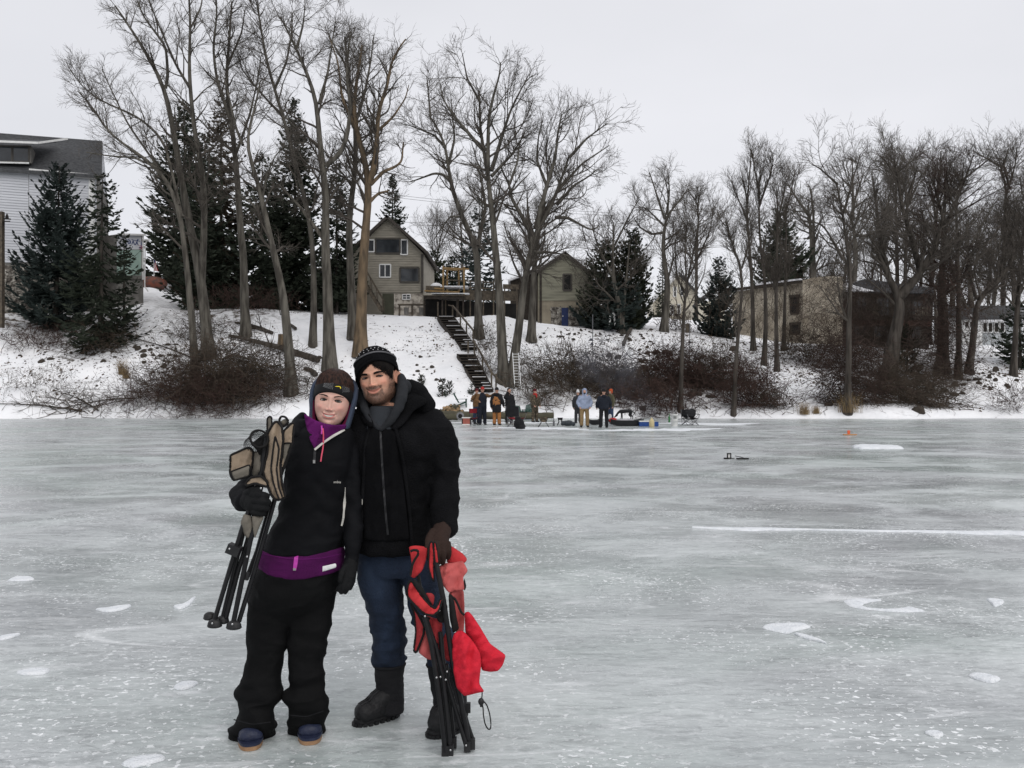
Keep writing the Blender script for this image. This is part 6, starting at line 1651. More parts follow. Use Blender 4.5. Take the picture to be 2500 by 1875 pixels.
for i in range(70):
    t = rng.random() ** 0.8
    x = 1102 + rng.normal() * 17; hmax = 24 * math.exp(-((x - 1102) / 24) ** 2)
    z = N(x, 1011 - hmax * rng.random(), Yf)
    az = rng.normal() * 0.9; el = rng.normal() * 0.3
    d = np.array((math.sin(az) * 0.9, -math.cos(az), el)) * 0.22
    p0 = z - d; p1 = z + d; r = rng.uniform(0.06, 0.11)
    m = MB(); v, f = tubes(np.stack([p0, p1])[None], np.full((1, 2), r), 9); m.add(v, f, 0); m.add(v[-9:], [tuple(range(9))], 1); m.add(v[:9], [tuple(range(9))[::-1]], 1)
    m.build("split_log", [M_LOG, M_CUT], fw)
M_ADIR = pmat("dark_green_boards", (0.022, 0.070, 0.052), (0.015, 0.048, 0.036), 5, 0.6)
def adirondack(nx, foot, h, label, turn, Y=None):
    Y = Y or hit(nx, foot); b = N(nx, foot, Y); b[2] = gz(b[0], b[1])
    k = h * px(Y) / 1.0
    r = empty("garden_chair", b, label, "chair", "green slatted garden chairs")
    a_ = math.radians(turn); Rz = np.array(((math.cos(a_), -math.sin(a_), 0), (math.sin(a_), math.cos(a_), 0), (0, 0, 1)))
    q = lambda x, y, z: b + Rz @ (np.array((x, y, z)) * k)
    for i in range(6):
        x = -0.25 + 0.1 * i
        MB().beam(q(x, 0.18, 0.30), q(x * 1.15, 0.55, 1.0 - 0.9 * (x * x)), 0.088 * k, 0.022 * k, up=(0, -1, 0.3)).build("back_slat", M_ADIR, r)
        y = -0.38 + 0.105 * i
        MB().beam(q(-0.28, y, 0.40 - 0.10 * (i / 5)), q(0.28, y, 0.40 - 0.10 * (i / 5)), 0.09 * k, 0.022 * k).build("seat_slat", M_ADIR, r)
    for s in (-1, 1):
        MB().beam(q(s * 0.38, -0.45, 0.58), q(s * 0.38, 0.42, 0.55), 0.13 * k, 0.025 * k).build("armrest", M_ADIR, r)
        MB().beam(q(s * 0.33, -0.36, -0.05), q(s * 0.33, -0.36, 0.57), 0.09 * k, 0.03 * k, up=(0, 1, 0)).build("leg", M_ADIR, r)
        MB().beam(q(s * 0.30, -0.36, 0.36), q(s * 0.30, 0.62, -0.05), 0.03 * k, 0.10 * k).build("leg", M_ADIR, r)
    return r
adirondack(1126, 1002, 33, "dark green slatted garden chair on the snow above the firewood", 95)
adirondack(1269, 1003, 30, "green slatted garden chair at the foot of the ladder", 30, 50.6)
adirondack(1288, 1003, 28, "green slatted garden chair right of the ladder", -20, 50.8)
adirondack(1449, 1026, 34, "dark green garden chair between the hoodie and the black parka", 15, 46)
# aluminium ladder against the tree
la, lb_ = N(1268, 994, 51.4), N(1258.5, 862, 52.9)
lad = empty("ladder", la, "aluminium extension ladder leaning on the fan crowned tree", "ladder")
M_ALU = pmat("aluminium", (0.62, 0.63, 0.63), (0.52, 0.53, 0.54), 6, 0.45, metal=0.5)
w0 = np.array((8.2 * px(52), 0, 0)); w1 = np.array((7.0 * px(53), 0, 0))
for s in (-1, 1):
    MB().beam(la + s * w0, lb_ + s * w1, 0.035, 0.085, up=(0, -1, 0)).build("rail", M_ALU, lad)
for i in range(19):
    t = (i + 0.6) / 19
    c = la + (lb_ - la) * t; w = w0 + (w1 - w0) * t
    MB().tube([c - w, c + w], 0.02, 6).build("rung", M_ALU, lad)
# bird house behind the man's hat, feeder poles, frame and crate on the bank
p0 = spot(951, 905)
bh = empty("bird_house", p0, "grey bird house on a post rising behind the knitted hat", "bird house")
MB().beam(p0 + (0, 0, -0.2), N(951, 880, p0[1]), 0.1, 0.1, up=(0, 1, 0)).build("post", M_WOOD, bh)
Yh = p0[1]
MB().prism([N(944, 866, Yh), N(958, 866, Yh), N(957, 890, Yh), N(945, 890, Yh)], (0, 0, 0), (0, 0.3, 0)).build("box_body", M_CONC, bh)
MB().prism([N(942, 862, Yh) + (0, -0.08, 0), N(960, 863, Yh) + (0, -0.08, 0), N(960, 866.5, Yh) + (0, -0.08, 0), N(942, 866, Yh) + (0, -0.08, 0)], (0, 0, 0), (0, 0.5, 0)).build("roof", M_WOOD, bh)
m = MB(); c = N(952, 871, Yh) + (0, -0.012, 0); m.loft([[c + (0.055 * math.cos(a), dy, 0.055 * math.sin(a)) for a in np.linspace(0, 2 * np.pi, 12, endpoint=False)] for dy in (0.02, -0.004)]); m.build("entrance_hole", M_DARK, bh)
def feeder(nx, y0, foot, label, discs, box=None):
    b = spot(nx, foot); Y = b[1]
    r = empty("bird_feeder", b, label, "bird feeder", "bird feeder poles on the bank")
    MB().tube([b + (0, 0, -0.2), N(nx, y0, Y)], 0.03, 6).build("pole", M_METAL, r)
    for x, y, rad in discs:
        c = N(nx + x, y, Y)
        lathe([(0.02, 0.18), (rad * px(Y) * 0.5, 0.1), (rad * px(Y), 0)], c, 14).build("baffle", M_CHAR, r, True)
    if box:
        x0, x1, ya, yb = box
        MB().prism([N(x0, ya, Y), N(x1, ya, Y), N(x1, yb, Y), N(x0, yb, Y)], (0, 0, 0), (0, 0.3, 0)).build("box_body", M_WOOD, r)
    return r
feeder(1447, 768, 880, "thin feeder pole with two baffles before the barn", [(-4, 832, 7), (-2, 842, 5)])
feeder(1684, 790, 880, "feeder pole with nest box beside the slender tree", [(0, 838, 5)], (1675, 1686, 790, 812))
Yq = hit(1445, 795)
m = MB(); c = N(1445, 792, Yq)
for i in range(4): m.box(c + (0, 0, 0.25 + 0.28 * i), (1.1, 0.06, 0.2))
for s in (-1, 1): m.box(c + (0.5 * s, 0.05, 0.6), (0.1, 0.08, 1.4))
m.box(c + (0, 0.3, 0.6), (1.1, 0.06, 1.2))
single(m, "pallet_crate", M_CONC, "grey slatted crate standing at the bank top by the barn", "crate", c)
m = MB()
fa = [N(1488, 797, 66), N(1490, 768, 66), N(1499, 765, 66), N(1501, 796, 66)]
for i in range(3): m.beam(fa[i], fa[i + 1], 0.12, 0.12, up=(0, 1, 0) if i != 1 else (0, 0, 1))
single(m, "garden_arch", M_WHITE, "white garden arch standing before the yews", "frame", fa[0])
# fallen logs and the stump on the bank
def fallen(a, b, w0, w1, label, lift=0.1, branches=0, seed=0):
    A, B = spot(*a), spot(*b)
    A[2] += lift; B[2] += lift * 0.7
    n = 24
    P = np.linspace(A, B, n); P[:, 2] += 0.12 * np.sin(np.linspace(0, 3, n))
    r = np.linspace(w0, w1, n) * px(A[1]) / 2
    v, f = tubes(P[None], r[None], 10)
    c = np.repeat(P, 10, 0); v = c + (v - c) * (1 + 0.22 * fbm(v * 2.5, 3, seed)[:, None])
    m = MB().add(v, f); m.add(np.vstack([v[:10], v[-10:]]), [tuple(range(10))[::-1], tuple(range(10, 20))])
    if branches:
        Bq, Qq = grow(P[None], r[None], branches, np.random.default_rng(seed), (30, 70), (0.2, 0.5), 0.2, 5, 0.05, 0.15, 0.4, 0.05, 0.3, lmin=0.5); m.add(*tubes(Bq, Qq, 5))
        B2, Q2 = grow(Bq, Qq, branches * 5, np.random.default_rng(seed + 1), (20, 60), (0.3, 0.6), 0.2, 3, 0.05, 0.15, 0.6, 0.02, 0.4, lmin=0.3); m.add(*tubes(B2, np.maximum(Q2, 0.006), 3))
    return single(m, "fallen_log", M_BARK_D, label, "log", A, "fallen logs on the bank", True)
fallen((777, 888), (560, 826), 17, 9, "long fallen log pointing down the snow towards the woman", 0.25, 8, 1)
fallen((665, 818), (575, 792), 9, 6, "thin fallen log above the long one", 0.15, 5, 2)
fallen((721, 808), (628, 752), 8, 4, "slanting dead branch behind the leaning trunk", 0.2, 8, 3)
fallen((771, 921), (744, 904), 14, 9, "short chunk of log below the end of the long one", 0.15, 0, 4)
fallen((652, 814), (600, 806), 6, 5, "small log lying beside the straight grey trunk", 0.12, 3, 5)
fallen((1522, 852), (1540, 812), 9, 9, "short leaning post like log on the bank below the multi stemmed tree", 0.3, 0, 6)
fallen((470, 878), (330, 830), 4, 2, "curved dead branch on the left path side", 0.1, 14, 7)
fallen((200, 1008), (0, 990), 5, 2, "long bare branch lying at the left shore", 0.1, 26, 8)
fallen((330, 985), (190, 1000), 4, 2, "dead branch reaching from the brush pile over the snow", 0.3, 24, 9)
fallen((240, 1010), (150, 965), 4, 2, "bent grey branch lying up the left bank", 0.2, 20, 10)
s_ = spot(688, 842)
m = MB(); v, f = tubes(np.stack([s_ + (0, 0, -0.2), s_ + (0, 0, 0.15), s_ + (0, 0, 0.72)])[None], np.array([[0.36, 0.28, 0.25]]), 12); m.add(v, f); m.add(v[-12:], [tuple(range(12))], 1)
stp = m.build("tree_stump", [M_BARK_O, M_CUT], None, True); stp.data.transform(Matrix.Translation(-Vector(s_))); stp.location = s_; tag(stp, "pale sawn stump beside the leaning trunk", "stump")
# rocks and clods poking through the snow
rng = np.random.default_rng(11)
M_ROCK = pmat("dark_rock", (0.075, 0.062, 0.050), (0.035, 0.028, 0.022), 5, 0.95, 0.5, 14)
zones = [(1480, 925, 160, 40, 60, .30), (1420, 818, 110, 16, 26, .13), (1570, 830, 60, 20, 16, .17), (1600, 870, 40, 20, 12, .25), (1700, 930, 120, 45, 46, .30), (2180, 950, 160, 36, 34, .30), (2420, 930, 70, 24, 22, .24), (390, 880, 60, 40, 26, .2), (170, 870, 120, 40, 30, .18), (1030, 920, 70, 40, 22, .14), (800, 905, 30, 30, 12, .2), (2250, 1010, 140, 10, 12, .14)]
ico = MB(); ico.ell((0, 0, 0), (1, 1, 1), 8, 6)
vb, fb = ico.arrays()
rmesh = []
for i in range(8):
    vv_ = vb * (1 + 0.35 * fbm(vb * 1.6 + i * 7.1, 2, i))[:, None]
    me = mesh_arrays("rock", vv_, fb, None, True); me.materials.append(M_ROCK); rmesh.append(me)
nrock = 0
for cx, cy, sx, sy, n, r in zones:
    for i in range(n):
        x, y = cx + rng.normal() * sx * 0.55, cy + rng.normal() * sy * 0.6
        if y > 1016 or nrock >= 300: continue
        p = spot(x, y)
        if p[1] > 67: continue
        o = link("rock", rmesh[rng.integers(8)])
        q = r * rng.uniform(0.35, 1.1)
        o.scale = (q * rng.uniform(0.7, 1.4), q, q * rng.uniform(0.6, 1.0)); o.rotation_euler = (0, 0, rng.random() * 6.3); o.location = p
        tag(o, "dark rock or clod poking through the snow of the bank", "rock", "rocks on the bank"); nrock += 1
# leaf litter, nobody could count it
n = 26000
lx = rng.uniform(-30, 2530, n); ly = rng.uniform(770, 1016, n)
keep = []
XX = rng.uniform(-40, 46, n); YYl = rng.uniform(51.2, 68, n)
ZZ = ground(XX, YYl)
PXl = (512 + F * XX / YYl) / S; PYl = (HZ - (ZZ - EYE) * F / YYl) / S
den = 0.02 + 0.4 * fbm(np.stack([XX * 0.25, YYl * 0.4, 0 * XX], -1), 3, 31)
for q in ((150, 870, 220, 70, .7), (560, 810, 120, 50, .5), (420, 860, 70, 60, .6), (1030, 830, 140, 60, .45), (1420, 850, 220, 50, .7), (1650, 900, 200, 70, .7), (1950, 880, 160, 60, .9), (2150, 930, 260, 60, .9), (2420, 910, 140, 60, .5)):
    den = den + q[4] * np.exp(-(((PXl - q[0]) / q[2]) ** 2 + ((PYl - q[1]) / q[3]) ** 2))
k = rng.random(n) < den * 0.9
XX, YYl, ZZ = XX[k], YYl[k], ZZ[k]; n = len(XX)
c = np.stack([XX, YYl, ZZ + 0.02], -1)
sz = rng.uniform(0.02, 0.075, n) * rng.choice((1, 1, 1.8), n)
aa = rng.random(n) * 6.3
u = np.stack([np.cos(aa), np.sin(aa), rng.normal(0, 0.35, n) + 0.45 * np.sin(aa)], -1) * sz[:, None]
w = np.stack([-np.sin(aa), np.cos(aa), rng.normal(0, 0.5, n) + 0.45 * np.cos(aa)], -1) * sz[:, None] * 0.6
V = np.stack([c - u, c - w * 0.9, c + u, c + w], 1)
top = c + np.array((0, 0, 1.0)) * (sz * 0.5)[:, None]
V = np.concatenate([V, top[:, None]], 1).reshape(-1, 3)
base = np.arange(n)[:, None] * 5
tri = np.concatenate([np.stack([base + i, base + (i + 1) % 4, base + 4], -1)[:, 0] for i in range(4)])
m = MB().add(V, tri)
tag(m.build("leaf_litter", pmat("leaf_litter", (0.105, 0.070, 0.042), (0.030, 0.022, 0.016), 9, 0.95, lo=0.4, hi=0.6)), kind='stuff')
# tip-ups on the ice
Yt_ = ice_y(1121); c = N(1790, 1121, Yt_); c[2] = 0
tu = empty("tip_up", c, "black fishing tip up with square marker lying over its hole", "fishing gear", "tip ups on the ice")
kx = px(Yt_)
MB().box(c + (-17 * kx, 0, 0.02), (11 * kx, 0.07, 0.03)).build("base_board", M_DARK, tu)
MB().box(c + (20 * kx, -0.1, 0.02), (29 * kx, 0.07, 0.03)).build("base_board", M_DARK, tu)
MB().box(c + (-10 * kx, 0, 0.018), (26 * kx, 0.03, 0.016)).build("spindle", M_DARK, tu)
m = MB(); fc = c + (-10 * kx, 0, 8 * kx)
for s in (-1, 1): m.box(fc + (s * 4 * kx, 0, 0), (2.4 * kx, 0.03, 14 * kx)); m.box(fc + (0, 0.002, s * 5.5 * kx), (5.6 * kx, 0.026, 2.6 * kx))
m.build("marker_frame", M_DARK, tu)
MB().box(fc + (0, 0.004, 0), (5.6 * kx, 0.012, 8.4 * kx)).build("marker_panel", M_PAIL, tu)
MB().tube([c + (4 * kx, 0, 8 * kx), c + (18 * kx, -0.05, 5.5 * kx), c + (25 * kx, -0.08, 3 * kx), c + (26.5 * kx, -0.1, 0.02)], 0.008, 5).build("flag_wire", M_DARK, tu)
Yt_ = ice_y(1063); c = N(2072, 1063, Yt_); c[2] = 0; kx = px(Yt_)
tu = empty("tip_up", c, "orange flagged tip up far out on the ice at right", "fishing gear", "tip ups on the ice")
M_FLAG = pmat("orange_flag", (0.75, 0.14, 0.05), (0.65, 0.11, 0.04), 4, 0.7)
MB().box(c + (0, 0, 9 * kx / 2 + 0.05), (6 * kx, 0.03, 9 * kx)).build("marker_flag", M_FLAG, tu)
MB().box(c + (3 * kx, 0, 0.03), (32 * kx, 0.12, 0.035)).build("base_board", pmat("orange_plank", (0.50, 0.25, 0.10), (0.42, 0.2, 0.08), 4, 0.7), tu)
MB().tube([c + (5 * kx, 0, 0.03), c + (6 * kx, 0, 4 * kx)], 0.01, 5).build("spindle", M_DARK, tu)
# smoke of the camp fire: a thin bluish plume
sm_ = MB()
pl_ = [(N(1582, 1015, 50.0), 0.55), (N(1572, 985, 50.4), 0.7), (N(1548, 955, 50.8), 1.0), (N(1520, 925, 51.2), 1.4), (N(1490, 895, 51.8), 1.7), (N(1470, 870, 52.4), 1.9)]
chain(sm_, [p for p, r in pl_], [r for p, r in pl_], 14)
so = sm_.build("smoke", [], None, True)
mm_ = bpy.data.materials.new("wood_smoke"); mm_.use_nodes = True
nt = mm_.node_tree; nt.nodes.clear()
o_ = nt.nodes.new("ShaderNodeOutputMaterial"); pv = nt.nodes.new("ShaderNodeVolumePrincipled")
pv.inputs['Color'].default_value = (0.55, 0.62, 0.78, 1); pv.inputs['Absorption Color'].default_value = (0.2, 0.22, 0.3, 1); pv.inputs['Anisotropy'].default_value = 0.2
tcv = nt.nodes.new("ShaderNodeTexCoord")
dn = noise(nt, tcv.outputs['Object'], 0.9, 4, 0.6, 0.42, 0.70, (1, 1, 0.8), 0.8)
dm_ = nt.nodes.new("ShaderNodeMath"); dm_.operation = 'MULTIPLY'; dm_.inputs[1].default_value = 0.12
nt.links.new(dn, dm_.inputs[0]); nt.links.new(dm_.outputs[0], pv.inputs['Density']); nt.links.new(pv.outputs[0], o_.inputs['Volume'])
so.data.materials.clear(); so.data.materials.append(mm_)
tag(so, kind='stuff')
# ------------------------------------------------------------------ the couple in front
from mathutils.bvhtree import BVHTree
from mathutils import geometry as mgeo
TH = None
_zt = np.array([.119, .1185, .115, .106, .090, .068, .040, .010, -.020, -.045, -.065, -.083, -.098, -.108, -.115, -.119, -.122, -.128, -.150, -.19, -.205, -.215, -.230, -.250])
_za = np.array([.001, .012, .030, .047, .061, .071, .0765, .0770, .0750, .0715, .0665, .0590, .0490, .0400, .0320, .0300, .0400, .0500, .0540, .0560, .058, .062, .064, .060])
_zf = np.array([.002, .015, .036, .058, .076, .087, .0925, .0915, .0905, .0900, .0895, .0890, .0875, .0840, .0760, .0620, .0480, .0380, .0340, .0340, .036, .038, .04, .04])
_zb = np.array([.002, .018, .042, .064, .083, .096, .1020, .1010, .0930, .0820, .0720, .0640, .0600, .0580, .0570, .0570, .0570, .0580, .0600, .0620, .064, .066, .066, .06])
def make_head(sx=1.0, jaw=1.0, nose=1.0, smile=0.0025, lipw=0.024, fem=0.0, mouth=-.0745):
    nr, nt = 190, 140
    # arc-length like spacing of the rings
    d = np.r_[0, np.cumsum(np.hypot(np.diff(_zt), np.diff(_zf)) + 1e-6)]
    tt = np.linspace(0, d[-1], nr)
    z = np.interp(tt, d, _zt); a = np.interp(tt, d, _za); f = np.interp(tt, d, _zf); b = np.interp(tt, d, _zb)
    def smo(q, n=6):
        for _ in range(n):
            q[1:-1] = 0.25 * q[:-2] + 0.5 * q[1:-1] + 0.25 * q[2:]
        return q
    z, a, f, b = smo(z), smo(a), smo(f), smo(b)
    a = a * np.where(z < -0.05, 1 + (jaw - 1) * sm(-0.05, -0.09, z), 1) * sx
    s = np.linspace(-1, 1, nt, endpoint=False)
    th = np.pi * (0.5 * s + 0.5 * s ** 3)
    ct, sn = np.cos(th), np.sin(th)
    X = a[:, None] * np.sign(sn) * np.abs(sn) ** 0.92
    Yv = np.where(ct > 0, -f[:, None] * np.abs(ct) ** 0.86, b[:, None] * np.abs(ct) ** 0.95)
    Z = np.repeat(z[:, None], nt, 1)
    g = lambda cx, cz, wx, wz: np.exp(-(((X - cx) / wx) ** 2 + ((Z - cz) / wz) ** 2))
    Zr = Z
    Z = np.interp(Z, [-.30, -.116, mouth, .0455 * mouth / .0665 * (1 if fem else 1.0), 0.0, .2], [-.30, -.116, -.0745, -.056, 0.0, .2])     # where the mouth sits between eyes and chin
    w = sm(0.05, 0.5, np.where(ct > 0, ct, 0))[None] * np.ones_like(X) * sm(-0.124, -0.112, Z)
    ax = np.abs(X)
    ga = lambda cx, cz, wx, wz: np.exp(-(((ax - cx) / wx) ** 2 + ((Z - cz) / wz) ** 2))
    D = np.zeros_like(X)
    # nose
    hz = np.interp(Z, [-.066, -.056, -.050, -.044, -.034, -.015, .004, .016, .026], [0, .006, .0185, .0215, .0185, .0115, .0065, .0040, 0])
    wz = np.interp(Z, [-.06, -.048, -.038, -.01, .01, .03], [.0115, .0115, .0100, .0075, .0085, .014])
    D += nose * hz * np.exp(-(X / wz) ** 2)
    D += nose * .0105 * ga(.0125, -.0485, .0060, .0065)
    D -= .0030 * ga(.0075, -.0560, .0035, .0025)
    # eye sockets, brows, cheeks
    D -= .0105 * ga(.0320, .0010, .0150, .0095)
    D -= .0040 * ga(.0150, .002, .006, .009)
    D += (.0042 - .002 * fem) * ga(.030, .0185, .020, .0070)
    D += .0065 * ga(.046, -.036, .016, .014)
    D -= .0025 * ga(.050, -.070, .014, .014) * (1 + fem)
    # mouth
    zm = -.0745 + smile * 1600 * X * X * 0.9
    mw = sm(lipw + .006, lipw - .006, ax)
    D += .0042 * np.exp(-((Z - zm - .0055) / .0042) ** 2) * mw
    D += .0052 * np.exp(-((Z - zm + .0070) / .0050) ** 2) * mw
    D -= .0040 * np.exp(-((Z - zm) / .0016) ** 2) * sm(lipw + .004, lipw - .001, ax)
    D -= .0028 * ga(lipw + .004, -.0745 + smile * 1600 * (lipw + .004) ** 2, .005, .006)
    D -= .0016 * ga(0, -.063, .0035, .005)
    D -= .0028 * g(0, -.0895, .018, .0045)
    D += .0055 * g(0, -.1020, .0165, .0105)
    # smile lines
    for p0, p1 in (((.0165, -.046), (.0335, -.076)),):
        vx, vz = p1[0] - p0[0], p1[1] - p0[1]
        t = np.clip(((ax - p0[0]) * vx + (Z - p0[1]) * vz) / (vx * vx + vz * vz), 0, 1)
        dd = np.hypot(ax - p0[0] - t * vx, Z - p0[1] - t * vz)
        D -= (.0046 - .0016 * fem) * np.exp(-(dd / .0035) ** 2)
        D += .0022 * np.exp(-(((np.hypot(ax - .033, Z + .050)) / .014) ** 2))
    Yv = Yv - D * w
    V = np.stack([X, Yv, Zr], -1)
    idx = np.arange(nr * nt).reshape(nr, nt)
    nx_ = np.roll(idx, -1, 1)
    Fq = np.stack([idx[:-1], idx[1:], nx_[1:], nx_[:-1]], -1).reshape(-1, 4)
    return V.reshape(-1, 3), Fq, dict(X=X.ravel(), Z=Z.ravel(), w=w.ravel(), zm=zm.ravel(), ax=ax.ravel(), ct=np.broadcast_to(ct[None], X.shape).ravel())
def head_matrix(eye_nx, eye_ny, Yf, scale, roll, yaw, pitch=0.0):
    r, y, p = math.radians(roll), math.radians(yaw), math.radians(pitch)
    Ry = np.array(((math.cos(r), 0, math.sin(r)), (0, 1, 0), (-math.sin(r), 0, math.cos(r))))
    Rz = np.array(((math.cos(y), -math.sin(y), 0), (math.sin(y), math.cos(y), 0), (0, 0, 1)))
    Rx = np.array(((1, 0, 0), (0, math.cos(p), -math.sin(p)), (0, math.sin(p), math.cos(p))))
    M = Ry @ Rz @ Rx * scale
    c = N(eye_nx, eye_ny, Yf) - M @ np.array((0, -0.088, 0))
    return M, c
def skin_mat(name, rough=0.5):
    m, nt, b = nodes(name)
    at = nt.nodes.new("ShaderNodeVertexColor"); at.layer_name = "Col"
    tc = nt.nodes.new("ShaderNodeTexCoord")
    n1 = noise(nt, tc.outputs['Object'], 55, 4, 0.6, 0.3, 0.7)
    mx = nt.nodes.new("ShaderNodeMix"); mx.data_type = 'RGBA'; mx.blend_type = 'MULTIPLY'; mx.inputs[0].default_value = 0.35
    cr = nt.nodes.new("ShaderNodeValToRGB"); cr.color_ramp.elements[0].color = (0.80, 0.72, 0.70, 1); cr.color_ramp.elements[1].color = (1, 1, 1, 1)
    nt.links.new(n1, cr.inputs[0]); nt.links.new(at.outputs[0], mx.inputs[6]); nt.links.new(cr.outputs[0], mx.inputs[7])
    nt.links.new(mx.outputs[2], b.inputs['Base Color'])
    b.inputs['Roughness'].default_value = rough
    b.inputs['Specular IOR Level'].default_value = 0.35
    b.inputs['Subsurface Weight'].default_value = 0.12
    b.inputs['Subsurface Radius'].default_value = (1.0, 0.4, 0.25)
    b.inputs['Subsurface Scale'].default_value = 0.006
    bp = nt.nodes.new("ShaderNodeBump"); bp.inputs['Strength'].default_value = 0.12; bp.inputs['Distance'].default_value = 0.002
    nt.links.new(noise(nt, tc.outputs['Object'], 350, 3), bp.inputs['Height']); nt.links.new(bp.outputs[0], b.inputs['Normal'])
    return m
M_EYEW = pmat("eye_white", (0.62, 0.58, 0.55), (0.55, 0.50, 0.47), 40, 0.15, spec=0.5)
M_IRIS_M = pmat("brown_iris", (0.030, 0.016, 0.010), (0.012, 0.007, 0.005), 60, 0.1, spec=0.6)
M_IRIS_W = pmat("hazel_iris", (0.075, 0.075, 0.060), (0.03, 0.028, 0.022), 60, 0.1, spec=0.6)
M_PUPIL = pmat("pupil", (0.004, 0.004, 0.004), (0.004, 0.004, 0.004), 5, 0.08, spec=0.6)
M_LASH = pmat("dark_lashes", (0.012, 0.009, 0.008), (0.008, 0.006, 0.005), 5, 0.7)
M_TEETH = pmat("teeth", (0.72, 0.69, 0.62), (0.64, 0.60, 0.53), 30, 0.2, spec=0.5)
M_HAIR_W = pmat("brown_hair", (0.050, 0.023, 0.016), (0.008, 0.004, 0.003), 110, 0.5, spec=0.18, stretch=(1, 1, 0.3))
M_HAIR_M = pmat("black_hair", (0.010, 0.008, 0.007), (0.004, 0.003, 0.003), 60, 0.6, spec=0.10, stretch=(1, 1, 0.3))
def person_head(root, M, c, kind):
    fem = kind == 'w'
    V, Fq, k = make_head(1.0, 0.97 if fem else 1.14, 0.80 if fem else 1.10, 0.0058 if fem else 0.0075, 0.0270 if fem else 0.029, 1.0 if fem else 0.0, -.0665 if fem else -.0590)
    we, he = (0.0150, 0.0046) if fem else (0.0148, 0.0034)
    ze = 0.0
    fc = V[Fq].mean(1)
    dx = (np.abs(fc[:, 0]) - 0.0320) / we
    arch = ze + 0.0006 - 0.0012 * dx
    hole = (np.abs(dx) < 1) & (np.abs(fc[:, 2] - arch) < he * np.sqrt(np.clip(1 - dx * dx, 0, 1)) ** 1.2) & (fc[:, 1] < -0.04)
    ysurf = lambda x, z: V[np.argmin((V[:, 0] - x) ** 2 + (V[:, 2] - z) ** 2 + (V[:, 1] > -0.02) * 1.0), 1]
    # skin colours, with shade painted into eye sockets, nostrils and lip line
    X, Z, w, zm, ax = k['X'], k['Z'], k['w'], k['zm'], k['ax']
    base = np.array((0.69, 0.425, 0.345)) if fem else np.array((0.64, 0.355, 0.245))
    col = np.tile(base, (len(V), 1))
    gq = lambda cx, cz, wx, wz: np.exp(-(((ax - cx) / wx) ** 2 + ((Z - cz) / wz) ** 2)) * w
    def blend(m, cc):
        m = np.clip(m, 0, 1)[:, None]; col[:] = col * (1 - m) + np.array(cc) * m
    red = np.array((0.70, 0.31, 0.255)) if fem else np.array((0.73, 0.30, 0.21))
    blend(0.55 * gq(.045, -.038, .020, .018), red); blend(0.55 * gq(0, -.046, .014, .012), red); blend(0.35 * gq(.078, .0, .02, .03), red)
    lw = .0270 if fem else .029
    lq = np.sqrt(np.clip(1.1 - (ax / lw) ** 2, 0, 1)); lu, ll_ = (.0080, .0115) if fem else (.0050, .0090)
    lips = sm(lw + .002, lw - .004, ax) * sm(.0105, .0075, np.abs(Z - zm + .0012)) * w
    lips = lips * (1.0 if fem else 0.75) * np.where(Z > zm, sm(lu * lq + .001, lu * lq - .001, Z - zm), sm(ll_ * lq + .001, ll_ * lq - .001, zm - Z))
    blend(lips * 0.9, (0.58, 0.20, 0.18) if fem else (0.48, 0.165, 0.130))
    blend(np.exp(-((Z - zm) / .0011) ** 2) * sm(lw + .003, lw - .002, ax) * w * 0.8, (0.16, 0.06, 0.05))  # crease shade between the lips, painted as a dark line
    blend(gq(.0072, -.0555, .0030, .0016) * 0.7, (0.16, 0.07, 0.055))  # shade of the nostrils as painted dark spots
    blend(gq(.032, .0095, .015, .0045) * (0.45 if fem else 0.35), (0.34, 0.20, 0.16))  # shade under the brow darkened into the skin
    blend(gq(.032, -.0085, .013, .004) * 0.3, (0.42, 0.24, 0.20))  # lower part of the painted eye socket shade
    if not fem:
        nz = 0.5 + 0.5 * fbm(V * 420, 2, 3)
        jawm = sm(-.068, -.098, Z - 0.85 * np.maximum(ax - .040, 0)) * sm(-.132, -.118, Z)
        side = sm(.052, .066, ax) * sm(.02, -.02, Z) * sm(-.13, -.10, Z) * (V[:, 1] < 0.012)
        must = np.exp(-((Z - zm - .0105 + 5 * ax * ax) / .0060) ** 2) * sm(.040, .028, ax)
        gt = np.exp(-((ax / .021) ** 4 + ((Z + .1005) / .0155) ** 4))
        soul = np.exp(-((ax / .006) ** 2 + ((Z + .087) / .006) ** 2))
        conn = np.exp(-(((ax - .031) / .0055) ** 2 + ((Z + .083) / .016) ** 2))
        lipfree = 1 - np.clip(lips * 1.4, 0, 1)
        bm = np.clip(0.16 * sm(-.05, -.06, Z) * sm(-.132, -.118, Z) + 0.74 * jawm + 0.72 * side + 1.3 * must + 0.9 * gt + 0.85 * soul + 0.9 * conn, 0, 0.94) * lipfree
        under = (V[:, 1] > -0.03) & (Z < -0.112)
        bm = bm * np.where(under, 0.5, 1)
        blend(bm * (0.62 + 0.38 * nz), (0.042, 0.028, 0.022))
    # scalp
    blend(sm(.060, .075, Z) * 1.0 + sm(0.02, 0.05, V[:, 1]) * sm(-.06, -.03, Z), (0.03, 0.018, 0.013) if fem else (0.012, 0.009, 0.008))
    mb = MB()
    W = V @ M.T + c
    mb.add(W, Fq[~hole])
    cols = [col]
